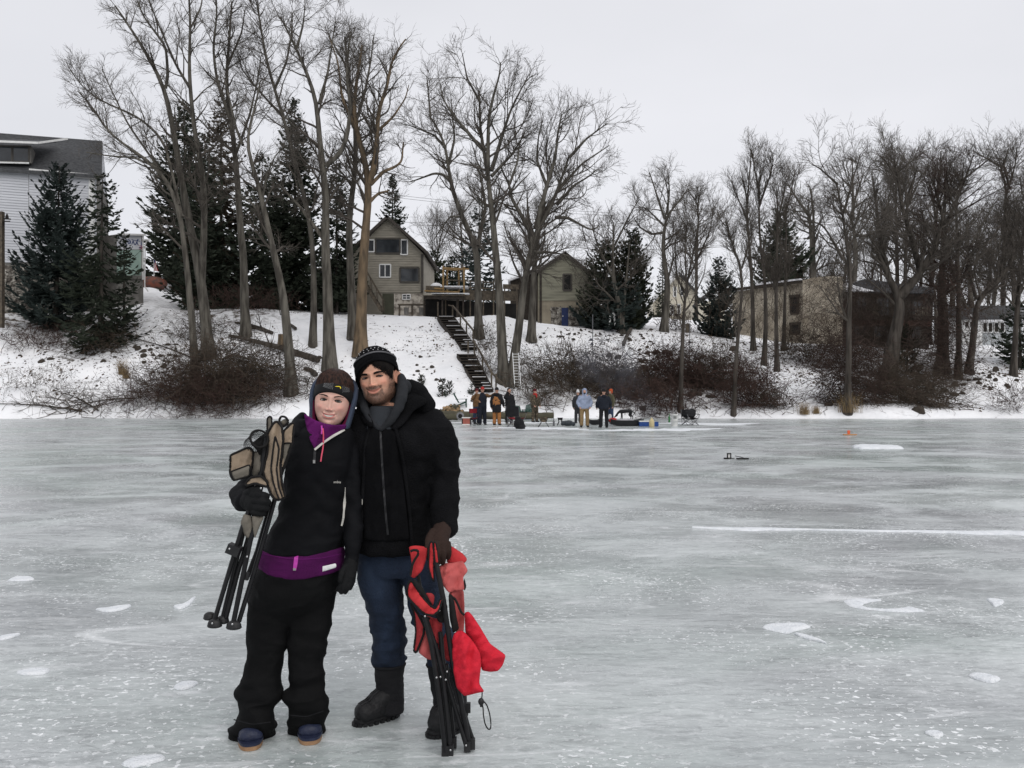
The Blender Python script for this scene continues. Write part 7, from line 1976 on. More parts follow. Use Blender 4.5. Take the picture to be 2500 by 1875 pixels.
    for s in (() if fem else (-1, 1)):                     # ears (hers lie under the headband)
        th = np.linspace(0, 2 * np.pi, 22, endpoint=False)
        rings = []
        for q, (ro, oy) in enumerate(((0.6, 0.004), (0.85, -0.001), (1.0, -0.006), (0.97, -0.011), (0.84, -0.010), (0.62, -0.004), (0.3, -0.001), (0.05, 0))):
            rings.append(np.stack([s * (0.0745 - oy * 0.95 + 0.010 * np.cos(th) * 0 + 0.004 * ro), 0.010 + 0.016 * ro * np.cos(th) * (1 - 0.15 * np.sin(th)) + 0 * th, -0.014 + 0.031 * ro * np.sin(th)], 1) if False else
                         np.column_stack([np.full(22, s * (0.0755 - oy * 1.0 + 0.003 * ro)) + s * 0.010 * ro * np.cos(th), 0.012 + 0.0165 * ro * np.cos(th) * (1 - 0.18 * np.sin(th)), -0.014 + 0.031 * ro * np.sin(th) + 0.004 * ro * np.cos(th)]))
        e = MB().loft(rings)
        v_, f_ = e.arrays()
        mb.add(v_ @ M.T + c, [tuple(x) for q in f_ for x in q])
        cols.append(np.tile(red * 0.25 + base * 0.70, (len(v_), 1)))
    mb.build("body", skin_mat("pale_skin" if fem else "ruddy_skin"), root, True, np.vstack(cols))
    sc = np.cbrt(np.linalg.det(M))
    for s in (-1, 1):
        x = s * 0.0320
        ys = ysurf(x, ze + he + 0.001)
        ec = np.array((x, ys + 0.0122 - 0.0004, ze))
        eb = MB().ell(M @ ec + c, (0.0122 * sc,) * 3, 24, 16)
        eye = eb.build("eye", M_EYEW, root, True)
        g = np.array((0.0, -1, 0.03)); g = M @ g; g = g / np.linalg.norm(g)
        tgt = np.array((0, 0, 1.5)) - (M @ ec + c); tgt /= np.linalg.norm(tgt); g = 0.35 * g + 0.65 * tgt; g /= np.linalg.norm(g)
        u = np.cross(g, (0, 0, 1)); u /= np.linalg.norm(u); vv = np.cross(u, g)
        def cap(r, a0, a1, n=5):
            return [[M @ ec + c + sc * r * (math.cos(t) * g + math.sin(t) * (math.cos(a) * u + math.sin(a) * vv)) for a in np.linspace(0, 2 * np.pi, 20, endpoint=False)] for t in np.linspace(a1, a0, n)]
        MB().loft(cap(0.01235, 0.03, 0.56)).build("iris", M_IRIS_W if fem else M_IRIS_M, eye, True)
        MB().loft(cap(0.01245, 0.02, 0.24)).build("pupil", M_PUPIL, eye, True)
        # lash line and crease of the upper lid, brow
        for nm, up_, rr, mat in (("lashes", 0.0, 0.0017 if fem else 0.0012, M_LASH), ("lower_lashes", None, 0.0007, M_LASH)):
            P = []
            for q in np.linspace(-1.02, 1.02, 13):
                xx = 0.0320 + we * q
                zz = ze + 0.0006 - 0.0012 * q + (he if up_ is not None else -he) * math.sqrt(max(0, 1 - q * q)) ** 1.2 + (0.0003 if up_ is not None else -0.0003)
                P.append((s * xx, ysurf(s * xx, zz) - 0.0007, zz))
            P = np.array(P) @ M.T + c
            MB().tube(P, rr * sc * (0.55 + 0.45 * np.sin(np.linspace(0.15, math.pi - 0.1, 13))), 6).build(nm, mat, root)
        P = []; R = []
        for q in np.linspace(0, 1, 12):
            xx = 0.0135 + 0.040 * q
            zz = (0.0175 if fem else 0.0150) + (0.0075 if fem else 0.0060) * math.sin(q * 2.25) - 0.0045 * q
            P.append((s * xx, ysurf(s * xx, zz) + 0.0002, zz)); R.append((0.0027 if fem else 0.0048) * (0.55 + 0.75 * math.sin(0.45 + 2.3 * q)) * (1 - 0.55 * q))
        mbq = MB(); v_, f_ = tubes((np.array(P) @ M.T + c)[None], np.array(R)[None] * sc, 8)
        mbq.add(v_ + 0.0005 * fbm(v_ * 700, 2, 3)[:, None], f_); mbq.build("eyebrow", M_HAIR_W if fem else M_HAIR_M, root, True)
    if fem:
        rows = []
        for zz in (0.0030, 0.0010, -0.0020, -0.0042):
            r_ = []
            for xx in np.linspace(-0.0215, 0.0215, 33):
                sag = 1 - (xx / 0.0230) ** 2
                z0 = -.0665 + 0.0058 * 1440 * xx * xx * 0.9 + zz * 0.95 * max(sag, 0.05)
                bulge = 0.0005 * abs(math.sin(xx / 0.0037 * math.pi / 2))
                r_.append((xx, ysurf(xx, -.0595) - 0.0012 + 0.06 * abs(xx) ** 1.25 - bulge + 0.0, z0))
            rows.append(np.array(r_) @ M.T + c)
        MB().loft(rows, closed=False).build("teeth", M_TEETH, root, True)
    return V
HC = np.array((0, 0.008, 0.028))
def dome(th, z, off, A=.0790, B=.0985, Bb=.1050, C=.0930):
    """point on a cap around the skull at turn th (0 front) and height z"""
    sp = np.clip((z - HC[2]) / (C + off), -0.995, 0.9995)
    cp = np.sqrt(1 - sp * sp) if np.ndim(sp) == 0 else np.sqrt(1 - sp ** 2)
    cp = np.where(np.asarray(z) < HC[2], np.sqrt(np.maximum(0.25, 1 - (0.55 * sp) ** 2)), cp)
    return np.array((np.sin(th) * (A + off) * cp, HC[1] - np.cos(th) * np.where(np.cos(th) > 0, B + off, Bb + off) * cp, z))
def surf_of(v, f):
    return BVHTree.FromPolygons([tuple(x) for x in v], [tuple(int(i) for i in q) for a in f for q in a])
def onto(bvh, nx, ny, off=0.003, Y0=3.9):
    """first point of a garment along the view through pixel nx, ny, lifted off it towards the viewer"""
    d = N(nx, ny, 1.0) - np.array((0, 0, EYE)); d = d / np.linalg.norm(d)
    h = bvh.ray_cast(Vector((0, 0, EYE)), Vector(d))
    if h[0] is None:
        return N(nx, ny, Y0)
    return np.array(h[0]) - d * off
def pxring(y, xl, xr, Yc, ry, k=28, dy=0.0, p=2.2):
    c = N((xl + xr) / 2, y, Yc)
    rx = (xr - xl) / 2 * px(Yc)
    r = ellring(c, rx, ry, k, 0, p)
    r[:, 2] += dy * (r[:, 0] - c[0]) / max(rx, 1e-6) * px(Yc)
    return r
def loftpx(mb, rows, Y, ryk=0.6, k=28, extra=0.0):
    """rows: (ny, x left, x right, [Y], [depth radius])"""
    R = []
    for q in rows:
        Yc = q[3] if len(q) > 3 and q[3] else Y
        rx = (q[2] - q[1]) / 2 * px(Yc)
        ry = q[4] if len(q) > 4 else rx * ryk
        R.append(np.r_[N((q[1] + q[2]) / 2, q[0], Yc), rx, ry])
    R = np.array(R)
    n = 6 * (len(R) - 1) + 1
    t = np.linspace(0, len(R) - 1, n)
    Q = np.stack([np.interp(t, np.arange(len(R)), R[:, i]) for i in range(5)], 1)
    for _ in range(3): Q[1:-1] = 0.25 * Q[:-2] + 0.5 * Q[1:-1] + 0.25 * Q[2:]
    return mb.loft([ellring(q[:3], q[3], q[4], k, 0, 2.15) for q in Q])
def pchain(mb, pts, k=16):
    """pts: (nx, ny, Y, radius in photo px)"""
    return chain(mb, [N(a, b, c) for a, b, c, r in pts], [r * px(c) for a, b, c, r in pts], k)
def garment(mb, voxel, name, mat, root, wr, wscale, seed, smooth=5, wr2=0.0, fn=None):
    o = cloth_obj(mb, voxel, name, mat, root, smooth, wr, wscale, seed, wr2, fn)
    me = o.data
    v = np.empty(len(me.vertices) * 3, np.float32); me.vertices.foreach_get("co", v)
    v = v.reshape(-1, 3) + np.array(ORG[o])
    return o, BVHTree.FromPolygons([tuple(x) for x in v], [tuple(p.vertices) for p in me.polygons])
def strip(bvh, pts, w, name, mat, parent, off=0.003, th=0.003, n=None, taper=None):
    """a flat ribbon lying on a garment along photo pixels; w = width in photo pixels"""
    Q = resample(np.array(pts, float), n or max(8, 4 * len(pts)))
    T = np.gradient(Q, axis=0); T /= np.linalg.norm(T, axis=1, keepdims=True)
    nn = np.stack([-T[:, 1], T[:, 0]], 1)
    ww = np.broadcast_to(w if taper is None else np.interp(np.linspace(0, 1, len(Q)), np.linspace(0, 1, len(taper)), taper), (len(Q),))
    rows = []
    for q, m, a in zip(Q, nn, ww):
        l, r = q - m * a / 2, q + m * a / 2
        pl_, pr_ = onto(bvh, *l, off), onto(bvh, *r, off)
        rows.append([pl_, pr_, pr_ + (0, th, 0), pl_ + (0, th, 0)])
    return MB().loft(rows).build(name, mat, parent, False)
def panel(pts, Y, name, mat, parent, thick=0.004, bulge=0.01, fold=0.008, seed=1, piping=None, pr=0.0042, fdir=0.3, step=7, fs=0.045):
    """a piece of slack cloth with the outline pts (photo pixels); Y distance or a list per point"""
    pts = np.array(pts, float)
    Ys = np.broadcast_to(np.asarray(Y, float), (len(pts),))
    P3 = np.column_stack([pts, Ys]); P3 = np.vstack([P3, P3[:1]])
    L = np.r_[0, np.cumsum(np.linalg.norm(np.diff(P3[:, :2], axis=0), axis=1))]
    n = max(12, int(L[-1] / step))
    t = np.linspace(0, L[-1], n, endpoint=False)
    B = np.stack([np.interp(t, L, P3[:, i]) for i in range(3)], 1)
    for _ in range(1): B = 0.2 * np.roll(B, 1, 0) + 0.6 * B + 0.2 * np.roll(B, -1, 0)
    x0, y0 = B[:, :2].min(0); x1, y1 = B[:, :2].max(0)
    gxx, gyy = np.meshgrid(np.arange(x0 + step / 2, x1, step), np.arange(y0 + step / 2, y1, step))
    G = np.column_stack([gxx.ravel(), gyy.ravel()]) + np.random.default_rng(seed).normal(0, 0.6, (gxx.size, 2))
    dist = np.sqrt(((G[:, None] - B[None, :, :2]) ** 2).sum(-1)).min(1)
    G = G[dist > step * 0.6]
    allp = np.vstack([B[:, :2], G])
    r = mgeo.delaunay_2d_cdt([Vector(p) for p in allp], [], [list(range(n))], 1, 1e-4)
    v2 = np.array([tuple(p) for p in r[0]]); tri = [tuple(q) for q in r[2]]
    dd = np.sqrt(((v2[:, None] - B[None, :, :2]) ** 2).sum(-1))
    wgt = 1 / (dd + 0.5) ** 2
    Yv = (wgt * B[None, :, 2]).sum(1) / wgt.sum(1)
    de = dd.min(1)
    edge = np.clip(de / (0.35 * max(min(x1 - x0, y1 - y0), 1)), 0, 1)
    ca, sa = math.cos(fdir), math.sin(fdir)
    u = v2[:, 0] * ca + v2[:, 1] * sa; w = -v2[:, 0] * sa + v2[:, 1] * ca
    fn = fbm(np.column_stack([u * fs, w * fs * 0.16, np.full(len(u), seed * 3.7)]), 3, seed)
    ridge = 1 - 2.6 * np.abs(fn)
    fn2 = fbm(np.column_stack([(u * 0.8 + w * 0.6) * fs * 1.7, (w * 0.8 - u * 0.6) * fs * 0.6, np.full(len(u), seed * 1.3)]), 2, seed + 3)
    Yf_ = Yv - 0.45 * bulge * np.sqrt(edge) - fold * 1.25 * (ridge + 0.25 * (1 - 2.6 * np.abs(fn2))) * (0.35 + 0.65 * edge)
    Vf = np.array([N(a, b, c) for (a, b), c in zip(v2, Yf_)])
    Vb = Vf + np.array((0, thick, 0))
    m = len(v2)
    ed = {}
    for q in tri:
        for i in range(3):
            e = (q[i], q[(i + 1) % 3]); k = tuple(sorted(e)); ed.setdefault(k, []).append(e)
    side = [e[0] for e in ed.values() if len(e) == 1]
    f = tri + [tuple(i + m for i in q[::-1]) for q in tri] + [(a, a + m, b + m, b) for a, b in side]
    o = MB().add(np.vstack([Vf, Vb]), f).build(name, mat, parent, True)
    if piping is not None:
        # follow the outline on the finished cloth
        bi = [int(np.argmin(((v2 - b[:2]) ** 2).sum(1))) for b in B]
        P = Vf[bi]; P = np.vstack([P, P[:2]])
        MB().tube(P + (0, -0.001, 0), pr, 6, caps=False).build("piping", piping, o, True)
    return o
# ================================================================== the man
M_COAT = fabric("black_wool", (0.0090, 0.0090, 0.0102), 0.5, 0.95, 0.5, 160, 9, 0.08)
M_INNER = fabric("black_fleece", (0.0050, 0.0050, 0.0058), 0.7, 0.9, 0.3, 200, spec=0.08)
M_HOODG = fabric("charcoal_hoodie", (0.034, 0.036, 0.040), 0.72, 0.95, 0.4, 240, spec=0.1)
M_SHIRT = fabric("dark_slate_shirt", (0.034, 0.038, 0.044), 0.8, 0.95, 0.3, 240)
M_JEANS = pmat("dark_blue_denim", (0.020, 0.033, 0.062), (0.009, 0.015, 0.030), 9, 0.9, 0.4, 260, (1, 1, 0.5), detail=8, c3=(0.032, 0.050, 0.084))
M_GLOVE_B = fabric("brown_glove", (0.034, 0.020, 0.016), 0.7, 0.9, 0.3, 180)
M_KNIT = fabric("black_knit", (0.0105, 0.0105, 0.0120), 0.6, 0.95, 0.7, 320, spec=0.08)
M_KNIT_G = fabric("grey_knit", (0.20, 0.20, 0.21), 0.7, 0.95, 0.6, 320)
M_KNIT_W = fabric("white_knit_dots", (0.60, 0.60, 0.60), 0.8, 0.95, 0.5, 320)
M_ZIP = pmat("dull_zip", (0.030, 0.030, 0.032), (0.016, 0.016, 0.017), 300, 0.4, metal=0.3, stretch=(1, 1, 3))
M_NICKEL = pmat("nickel", (0.42, 0.41, 0.39), (0.30, 0.29, 0.28), 20, 0.3, metal=0.9)
M_LEATH = pmat("brown_belt", (0.050, 0.034, 0.022), (0.03, 0.02, 0.014), 12, 0.6)
YM = 4.02
man = empty("person", (N(985, 1790, 3.98) * np.array((1, 1, 0))), "smiling bearded man in black coat and jeans with patterned knit hat", "person", "couple standing in front")
MM, cm = head_matrix(907.3, 921.5, 3.93, 1.07, -9.7, -7, 2)
person_head(man, MM, cm, 'm')
def hl(P, M=None, c=None): return np.asarray(P, float) @ MM.T + cm
# knitted hat
mb = MB(); nth = 120
rings = []
for j, v in enumerate(np.linspace(0, 1, 34)):
    row = []
    for t in np.linspace(-np.pi, np.pi, nth, endpoint=False):
        zb = -0.014 + 0.078 * math.cos(t) + 0.030 * math.sin(t)
        zt = HC[2] + 0.1075
        z = zb + (zt - zb) * math.sin(v * math.pi / 2) ** 0.95
        rib = 0.0010 * math.cos(t * 44)
        off = 0.013 + rib + 0.0025 * math.sin(min(1, v * 3) * math.pi) + 0.0016 * float(vnoise(np.array((t * 2.2, v * 5, 3.0)), 4))
        row.append(dome(t, z, off, C=0.095))
    rings.append(hl(row))
hat = mb.loft(rings).build("hat", M_KNIT, man, True)
def hat_pt(t, v, lift=0.002):
    zb = -0.014 + 0.078 * math.cos(t) + 0.030 * math.sin(t); zt = HC[2] + 0.1075
    z = zb + (zt - zb) * math.sin(v * math.pi / 2) ** 0.95
    return dome(t, z, 0.0155 + lift, C=0.095)
P = hl([hat_pt(t, 0.36) for t in np.linspace(-np.pi, np.pi, 100)]); MB().tube(P, 0.0042, 6).build("grey_stripe", M_KNIT_G, hat, True)
P = hl([hat_pt(t, 0.02, -0.002) for t in np.linspace(-np.pi, np.pi, 100)]); MB().tube(P, 0.0060, 8).build("brim_roll", M_KNIT, hat, True)
dots = MB()
for v, ph in ((0.50, 0.0), (0.64, 0.5)):
    n_ = 18
    for i in range(n_):
        q = hl([hat_pt((i + ph) / n_ * 2 * math.pi, v, 0.001)])[0]
        dots.ell(q, (0.0024, 0.0018, 0.0026), 6, 4)
tag(dots.build("knitted_dots", M_KNIT_W, hat), kind='stuff')
# fringe and side hair
rng = np.random.default_rng(4)
mb = MB()
st_ = []
for i in range(560):
    t0 = rng.uniform(-1.25, 1.35)
    z0 = -0.014 + 0.078 * math.cos(t0) + 0.030 * math.sin(t0) + 0.006
    ln = (0.006 + np.interp(t0, (-1.3, -.6, -.3, 0, .3, .5, .9, 1.35), (.022, .032, .030, .020, .013, .028, .052, .058))) * rng.uniform(0.7, 1.1)
    pts = []
    for q in np.linspace(0, 1, 6):
        t = t0 - 0.20 * q - 0.05 * rng.normal() * q
        pts.append(dome(t, z0 - ln * q, 0.0085 - 0.003 * q + 0.002 * rng.normal() * q))
    st_.append(hl(pts))
mb.add(*tubes(np.array(st_), np.linspace(0.0026, 0.0007, 6)[None] * np.ones((560, 1)) * MM[2, 2] / MM[2, 2], 5))
tag(mb.build("hair", M_HAIR_M, man, True))
# trunk of the coat with both sleeves
mb = MB()
loftpx(mb, [(1000, 868, 1000, 4.06, .10), (1012, 842, 1045, 4.05, .115), (1032, 826, 1074, 4.04, .125), (1070, 826, 1082, YM, .145), (1120, 836, 1070, YM, .150), (1180, 842, 1058, YM, .150), (1260, 850, 1052, YM, .155), (1310, 858, 1048, YM, .16), (1342, 862, 1040, YM, .16)], YM)
pchain(mb, [(1052, 1030, 4.04, 37), (1080, 1080, 4.03, 38), (1086, 1165, 4.0, 38), (1084, 1230, 3.95, 34), (1084, 1284, 3.90, 29)], 20)
pchain(mb, [(848, 1030, 4.05, 36), (815, 1100, 4.08, 36), (800, 1170, 4.06, 33)], 20)
def coat_fold(v, n):
    # soft pulls from the armpit and at the elbow
    a = N(1088, 1165, 3.95); d = v - a
    m = np.exp(-((d[:, 2] / 0.10) ** 2)) * (v[:, 0] > a[0] - 0.12)
    v = v + n * (0.003 * np.sin(d[:, 2] * 60 + d[:, 0] * 55) * m)[:, None]
    return v
coat, bv_coat = garment(mb, 0.0085, "coat", M_COAT, man, 0.011, (4.5, 4.5, 9), 21, 6, 0.0012, coat_fold)
# turned out cuff
mb = MB(); pchain(mb, [(1085, 1268, 3.92, 30), (1086, 1290, 3.90, 32)], 20); pchain(mb, [(1100, 1268, 3.93, 18), (1111, 1296, 3.92, 8)]); garment(mb, 0.007, "cuff", M_COAT, man, 0.003, (8, 8, 8), 3)
# zipped inner jacket showing between the coat fronts
pts = [(906, 1040), (925, 1030), (948, 1034), (966, 1060), (985, 1180), (1000, 1318), (940, 1322), (886, 1318), (888, 1180), (892, 1080)]
ip = panel(pts, [onto(bv_coat, *p, 0.016)[1] for p in pts], "inner_jacket", M_INNER, man, 0.006, 0.030, 0.010, 5, fdir=0.1, step=6)
me = ip.data; bv_in = BVHTree.FromPolygons([tuple(Vector(v.co) + Vector(ORG[ip])) for v in me.vertices], [tuple(p.vertices) for p in me.polygons])
strip(bv_in, [(928, 1040), (931, 1100), (936, 1180), (942, 1260), (947, 1306)], 5, "zip", M_ZIP, man, 0.003, n=30)
zp = MB(); q = onto(bv_in, 928, 1036, 0.008); zp.box(q, (0.010, 0.004, 0.012)); zp.tube([q + (-0.004, -0.002, -0.006), q + (-0.005, -0.004, -0.022), q + (0.005, -0.004, -0.022), q + (0.004, -0.002, -0.006)], 0.0016, 6); zp.build("zip_pull", M_NICKEL, man)
# coat fronts, lapels
for pts, sd in (([(905, 1038), (892, 1080), (886, 1200), (882, 1322)], 1), ([(966, 1048), (984, 1120), (998, 1230), (1006, 1332)], 2)):
    Q = [onto(bv_coat, *q, 0.014) for q in resample(np.array(pts, float), 24)]
    MB().tube(np.array(Q), 0.0085, 8).build("front_edge", M_COAT, man, True)
panel([(866, 1000), (880, 988), (902, 1012), (914, 1036), (905, 1046), (884, 1030)], [4.0, 4.0, 3.90, 3.87, 3.86, 3.92], "collar", M_COAT, man, 0.012, 0.012, 0.004, 6)
panel([(985, 985), (1012, 962), (1040, 972), (1042, 985), (1010, 1002), (985, 1036), (962, 1052), (950, 1040)], [3.96, 4.0, 4.0, 3.98, 3.92, 3.88, 3.87, 3.88], "collar", M_COAT, man, 0.014, 0.02, 0.006, 7)
mb = MB(); pchain(mb, [(1000, 990, 4.05, 26), (1040, 1000, 4.04, 22)], 14); pchain(mb, [(1046, 990, 4.04, 16), (1036, 976, 4.05, 18), (1020, 958, 4.09, 22), (985, 948, 4.16, 24), (920, 955, 4.18, 22), (880, 985, 4.10, 14)], 18); garment(mb, 0.008, "coat_hood", M_COAT, man, 0.008, (9, 9, 9), 8)
# shirt and hoodie round the neck
mb = MB(); loftpx(mb, [(1048, 890, 985, 3.97, .10), (1020, 895, 978, 3.985, .095), (1000, 903, 966, 4.0, .085), (992, 906, 961, 4.005, .078)], 4.0); garment(mb, 0.006, "shirt", M_SHIRT, man, 0.003, (9, 9, 20), 4, 3)
mb = MB(); pchain(mb, [(926, 1046, 3.875, 5), (902, 1026, 3.90, 8), (888, 996, 3.96, 10), (894, 968, 4.06, 12)], 14); pchain(mb, [(930, 1048, 3.875, 5), (955, 1028, 3.885, 9), (978, 985, 3.92, 13), (984, 945, 3.99, 13), (978, 918, 4.06, 10), (930, 930, 4.13, 14), (894, 968, 4.06, 12)], 14); pchain(mb, [(884, 990, 4.02, 16), (896, 952, 4.08, 24), (940, 940, 4.12, 26), (985, 948, 4.06, 22)], 14); pchain(mb, [(905, 985, 4.06, 20), (965, 985, 4.06, 20)], 14); garment(mb, 0.006, "hoodie_hood", M_HOODG, man, 0.004, (12, 12, 20), 9, 4)
# jeans, belt
mb = MB()
loftpx(mb, [(1318, 880, 1050, 4.03, .115), (1345, 876, 1060, 4.03, .12), (1385, 873, 1066, 4.03, .12), (1400, 874, 1066, 4.03, .11)], 4.03)
loftpx(mb, [(1360, 876, 984, 4.03), (1412, 874, 982, 4.03), (1463, 890, 983, 4.03), (1495, 900, 983, 4.04), (1535, 909, 985, 4.06), (1586, 911, 990, 4.08), (1612, 914, 988, 4.09), (1626, 917, 984, 4.09)], 4.03, 1.0)
loftpx(mb, [(1360, 968, 1068, 4.02), (1420, 984, 1074, 4.0), (1500, 1004, 1086, 3.98), (1560, 1024, 1106, 3.96), (1600, 1040, 1120, 3.95), (1626, 1046, 1124, 3.95)], 4.0, 1.0)
def jean_fold(v, n):
    nyv = (HZ - (v[:, 2] - EYE) * F / v[:, 1]) / S
    m = sm(1470, 1500, nyv) * sm(1640, 1615, nyv)
    nz = fbm(v * np.array((7, 7, 4)), 2, 12)
    rg = fbm(v * np.array((6, 6, 17)) + 0.3 * v[:, [2, 0, 1]] * 12, 2, 5)
    return v + n * (m * 0.011 * (1 - 2.2 * np.abs(rg)))[:, None]
jeans, bv_j = garment(mb, 0.0075, "jeans", M_JEANS, man, 0.006, (9, 9, 16), 31, 4, 0.0008, jean_fold)
mb = MB(); loftpx(mb, [(1312, 882, 1046, 4.03, .125), (1328, 880, 1050, 4.03, .127)], 4.03); mb.build("belt", M_LEATH, man, True)
q = onto(bv_j, 959, 1323, 0.02); mb = MB(); mb.ell(q, (0.010, 0.006, 0.010), 12, 8); mb.build("button", M_NICKEL, man, True)
strip(bv_j, [(958, 1332), (961, 1360), (962, 1392)], 3, "fly_seam", M_JEANS, man, 0.004)
strip(bv_j, [(972, 1420), (976, 1500), (980, 1560), (981, 1612)], 2.2, "side_seam", M_JEANS, man, 0.003, n=24)
def snow_boot(heel, toe, shaft, root, sole_w=0.050):
    heel, toe = np.asarray(heel, float), np.asarray(toe, float)
    d = (toe - heel); L = np.linalg.norm(d); d /= L; sd = np.cross(d, (0, 0, 1))
    ankle = heel + d * 0.055
    mb = MB()
    chain(mb, [heel + d * 0.035 + (0, 0, .065), ankle + (0, 0, 0.10)], [0.056, 0.060])
    chain(mb, [heel + d * 0.04 + (0, 0, .055), heel + d * L * 0.55 + (0, 0, .060), toe - d * 0.055 + (0, 0, .050)], [0.054, 0.056, 0.052])
    chain(mb, [ankle + (0, 0, .11), ankle + d * 0.07 + (0, 0, 0.085)], [0.060, 0.050])
    lo = MB(); lo.v, lo.f, lo.n, lo.m = mb.v, mb.f, mb.n, mb.m
    o, bv = garment(lo, 0.0065, "boot", M_BOOT, root, 0.0015, (20, 20, 20), 3, 4, 0, lambda v, n: np.column_stack([v[:, :2], np.maximum(v[:, 2], 0.012)]))
    # shaft
    mb = MB(); loftpx(mb, shaft, 4.0, 0.95)
    garment(mb, 0.0065, "boot_shaft", M_BLACK, root, 0.004, (12, 12, 26), 5, 3)
    a, b_ = shaft[0], shaft[-1]
    top = a if a[0] < b_[0] else b_
    mb = MB(); mb.tube([N((top[1] + top[2]) / 2, top[0] + 2, top[3]) + (top[2] - top[1]) / 2 * px(top[3]) * 1.02 * np.array((math.cos(t), math.sin(t) * 0.95, 0)) for t in np.linspace(0, 2 * np.pi, 24)], 0.008, 6); mb.build("boot_collar", M_BLACK, root, True)
    # lugged sole
    sl = MB()
    prof = []
    for t in np.linspace(0, 2 * np.pi, 46, endpoint=False):
        al = math.cos(t) * (L / 2 - 0.006); w_ = math.sin(t) * sole_w * (1 + 0.10 * math.cos(t))
        prof.append((heel + toe) / 2 + d * al * (1 if abs(math.cos(t)) < 0.99 else 1) + sd * w_ * (1 - 0.12 * math.exp(-(al / 0.05) ** 2)))
    prof = np.array(prof)
    sl.loft([prof + (0, 0, 0.010), prof + (0, 0, 0.030), (prof - prof.mean(0)) * 0.9 + prof.mean(0) + (0, 0, 0.034)])
    for i in range(0, 46, 2):
        q = prof[i]; r_ = prof[(i + 1) % 46] - q; an = math.atan2(r_[1], r_[0])
        sl.box(q + (0, 0, 0.008), (0.018, 0.014, 0.015), ((math.cos(an), -math.sin(an), 0), (math.sin(an), math.cos(an), 0), (0, 0, 1)))
    sl.build("sole", M_BOOT, o)
    # ridges over the toe
    for k_ in (-1, 0, 1):
        P = []
        for q in np.linspace(0.30, 0.86, 9):
            p = heel + d * L * q + sd * 0.016 * k_
            h = bv.ray_cast(Vector(p + (0, 0, 0.3)), Vector((0, 0, -1)))
            if h[0]: P.append(np.array(h[0]) + (0, 0, 0.001))
        if len(P) > 3: MB().tube(P, 0.0028, 6).build("toe_ridge", M_BOOT, o, True)
    return o
def flo(nx, ny):
    p = ice_pt(nx, ny); return np.array((p[0], p[1], 0.0))
snow_boot(flo(974, 1745), flo(862, 1774), [(1620, 914, 987, 4.09), (1660, 917, 985, 4.085), (1700, 924, 984, 4.08), (1722, 924, 986, 4.07), (1738, 926, 988, 4.06)], man)
snow_boot(flo(1128, 1778), flo(1042, 1802), [(1620, 1044, 1130, 3.95), (1660, 1050, 1134, 3.95), (1700, 1056, 1138, 3.94), (1730, 1062, 1142, 3.93), (1750, 1066, 1142, 3.92)], man)
def glove(palm, fingers, thumb, name, mat, root, fr=7.5):
    """palm: (nx, ny, Y, r) points; fingers: list of such lists; thumb: one list"""
    mb = MB(); pchain(mb, palm, 14)
    for f_ in fingers: pchain(mb, f_, 10)
    pchain(mb, thumb, 10)
    return garment(mb, 0.0042, name, mat, root, 0.0022, (30, 30, 30), 4, 3)
# his gloved hand grips the top of the red chair, back of the hand to the viewer
glove([(1082, 1284, 3.88, 22), (1076, 1304, 3.84, 23), (1071, 1326, 3.80, 24)],
      [[(1052, 1326, 3.775, 9), (1048, 1347, 3.745, 8.5), (1050, 1366, 3.75, 7)],
       [(1066, 1330, 3.765, 9.5), (1065, 1355, 3.735, 9), (1066, 1376, 3.755, 7.5)],
       [(1080, 1330, 3.77, 9.5), (1081, 1354, 3.745, 8.5), (1081, 1373, 3.765, 7)],
       [(1092, 1326, 3.785, 8.5), (1095, 1346, 3.765, 7.5), (1094, 1361, 3.785, 6.5)]],
      [(1058, 1298, 3.83, 10), (1046, 1318, 3.785, 9), (1045, 1338, 3.75, 7.5)], "glove", M_GLOVE_B, man)
# ================================================================== the woman
M_SOFT = fabric("black_softshell", (0.0055, 0.0057, 0.0072), 0.7, 0.75, 0.2, 260, 7, 0.12)
M_SNOWP = fabric("black_snow_trousers", (0.0052, 0.0052, 0.0056), 0.7, 0.75, 0.25, 240, 8, 0.12)
M_PURPLE = fabric("purple_fleece", (0.130, 0.010, 0.125), 0.72, 0.9, 0.4, 260, 9)
M_PURPLE_D = fabric("deep_purple_fleece", (0.085, 0.006, 0.080), 0.72, 0.9, 0.4, 260, 9)
M_PINKZ = pmat("magenta_zip", (0.55, 0.06, 0.42), (0.42, 0.045, 0.32), 60, 0.5)
M_CORD = pmat("coral_pink_cord", (0.72, 0.10, 0.16), (0.60, 0.08, 0.13), 80, 0.7)
M_HOODB = fabric("slate_blue_fleece", (0.058, 0.075, 0.115), 0.75, 0.95, 0.4, 260, 9)
M_LINING = fabric("plum_lining", (0.16, 0.012, 0.055), 0.75, 0.95, 0.4, 260, 9)
M_PIPEW = pmat("cream_piping", (0.60, 0.58, 0.53), (0.52, 0.50, 0.46), 40, 0.7)
M_GLOVE_K = fabric("black_glove", (0.0110, 0.0114, 0.0122), 0.7, 0.75, 0.25, 180, spec=0.15)
M_CLOG = pmat("navy_clog", (0.020, 0.026, 0.055), (0.014, 0.018, 0.040), 20, 0.45, 0.15, 80)
M_SOLE = pmat("tan_sole", (0.34, 0.20, 0.11), (0.27, 0.155, 0.085), 25, 0.7, 0.2, 80)
M_BAND = fabric("black_headband", (0.0105, 0.0105, 0.0115), 0.7, 0.7, 0.15, 300)
M_SWOOSH = pmat("yellow_print", (0.78, 0.62, 0.03), (0.72, 0.56, 0.03), 60, 0.5)
M_REFL = pmat("reflective_print", (0.62, 0.62, 0.63), (0.5, 0.5, 0.52), 60, 0.4)
YW = 3.88
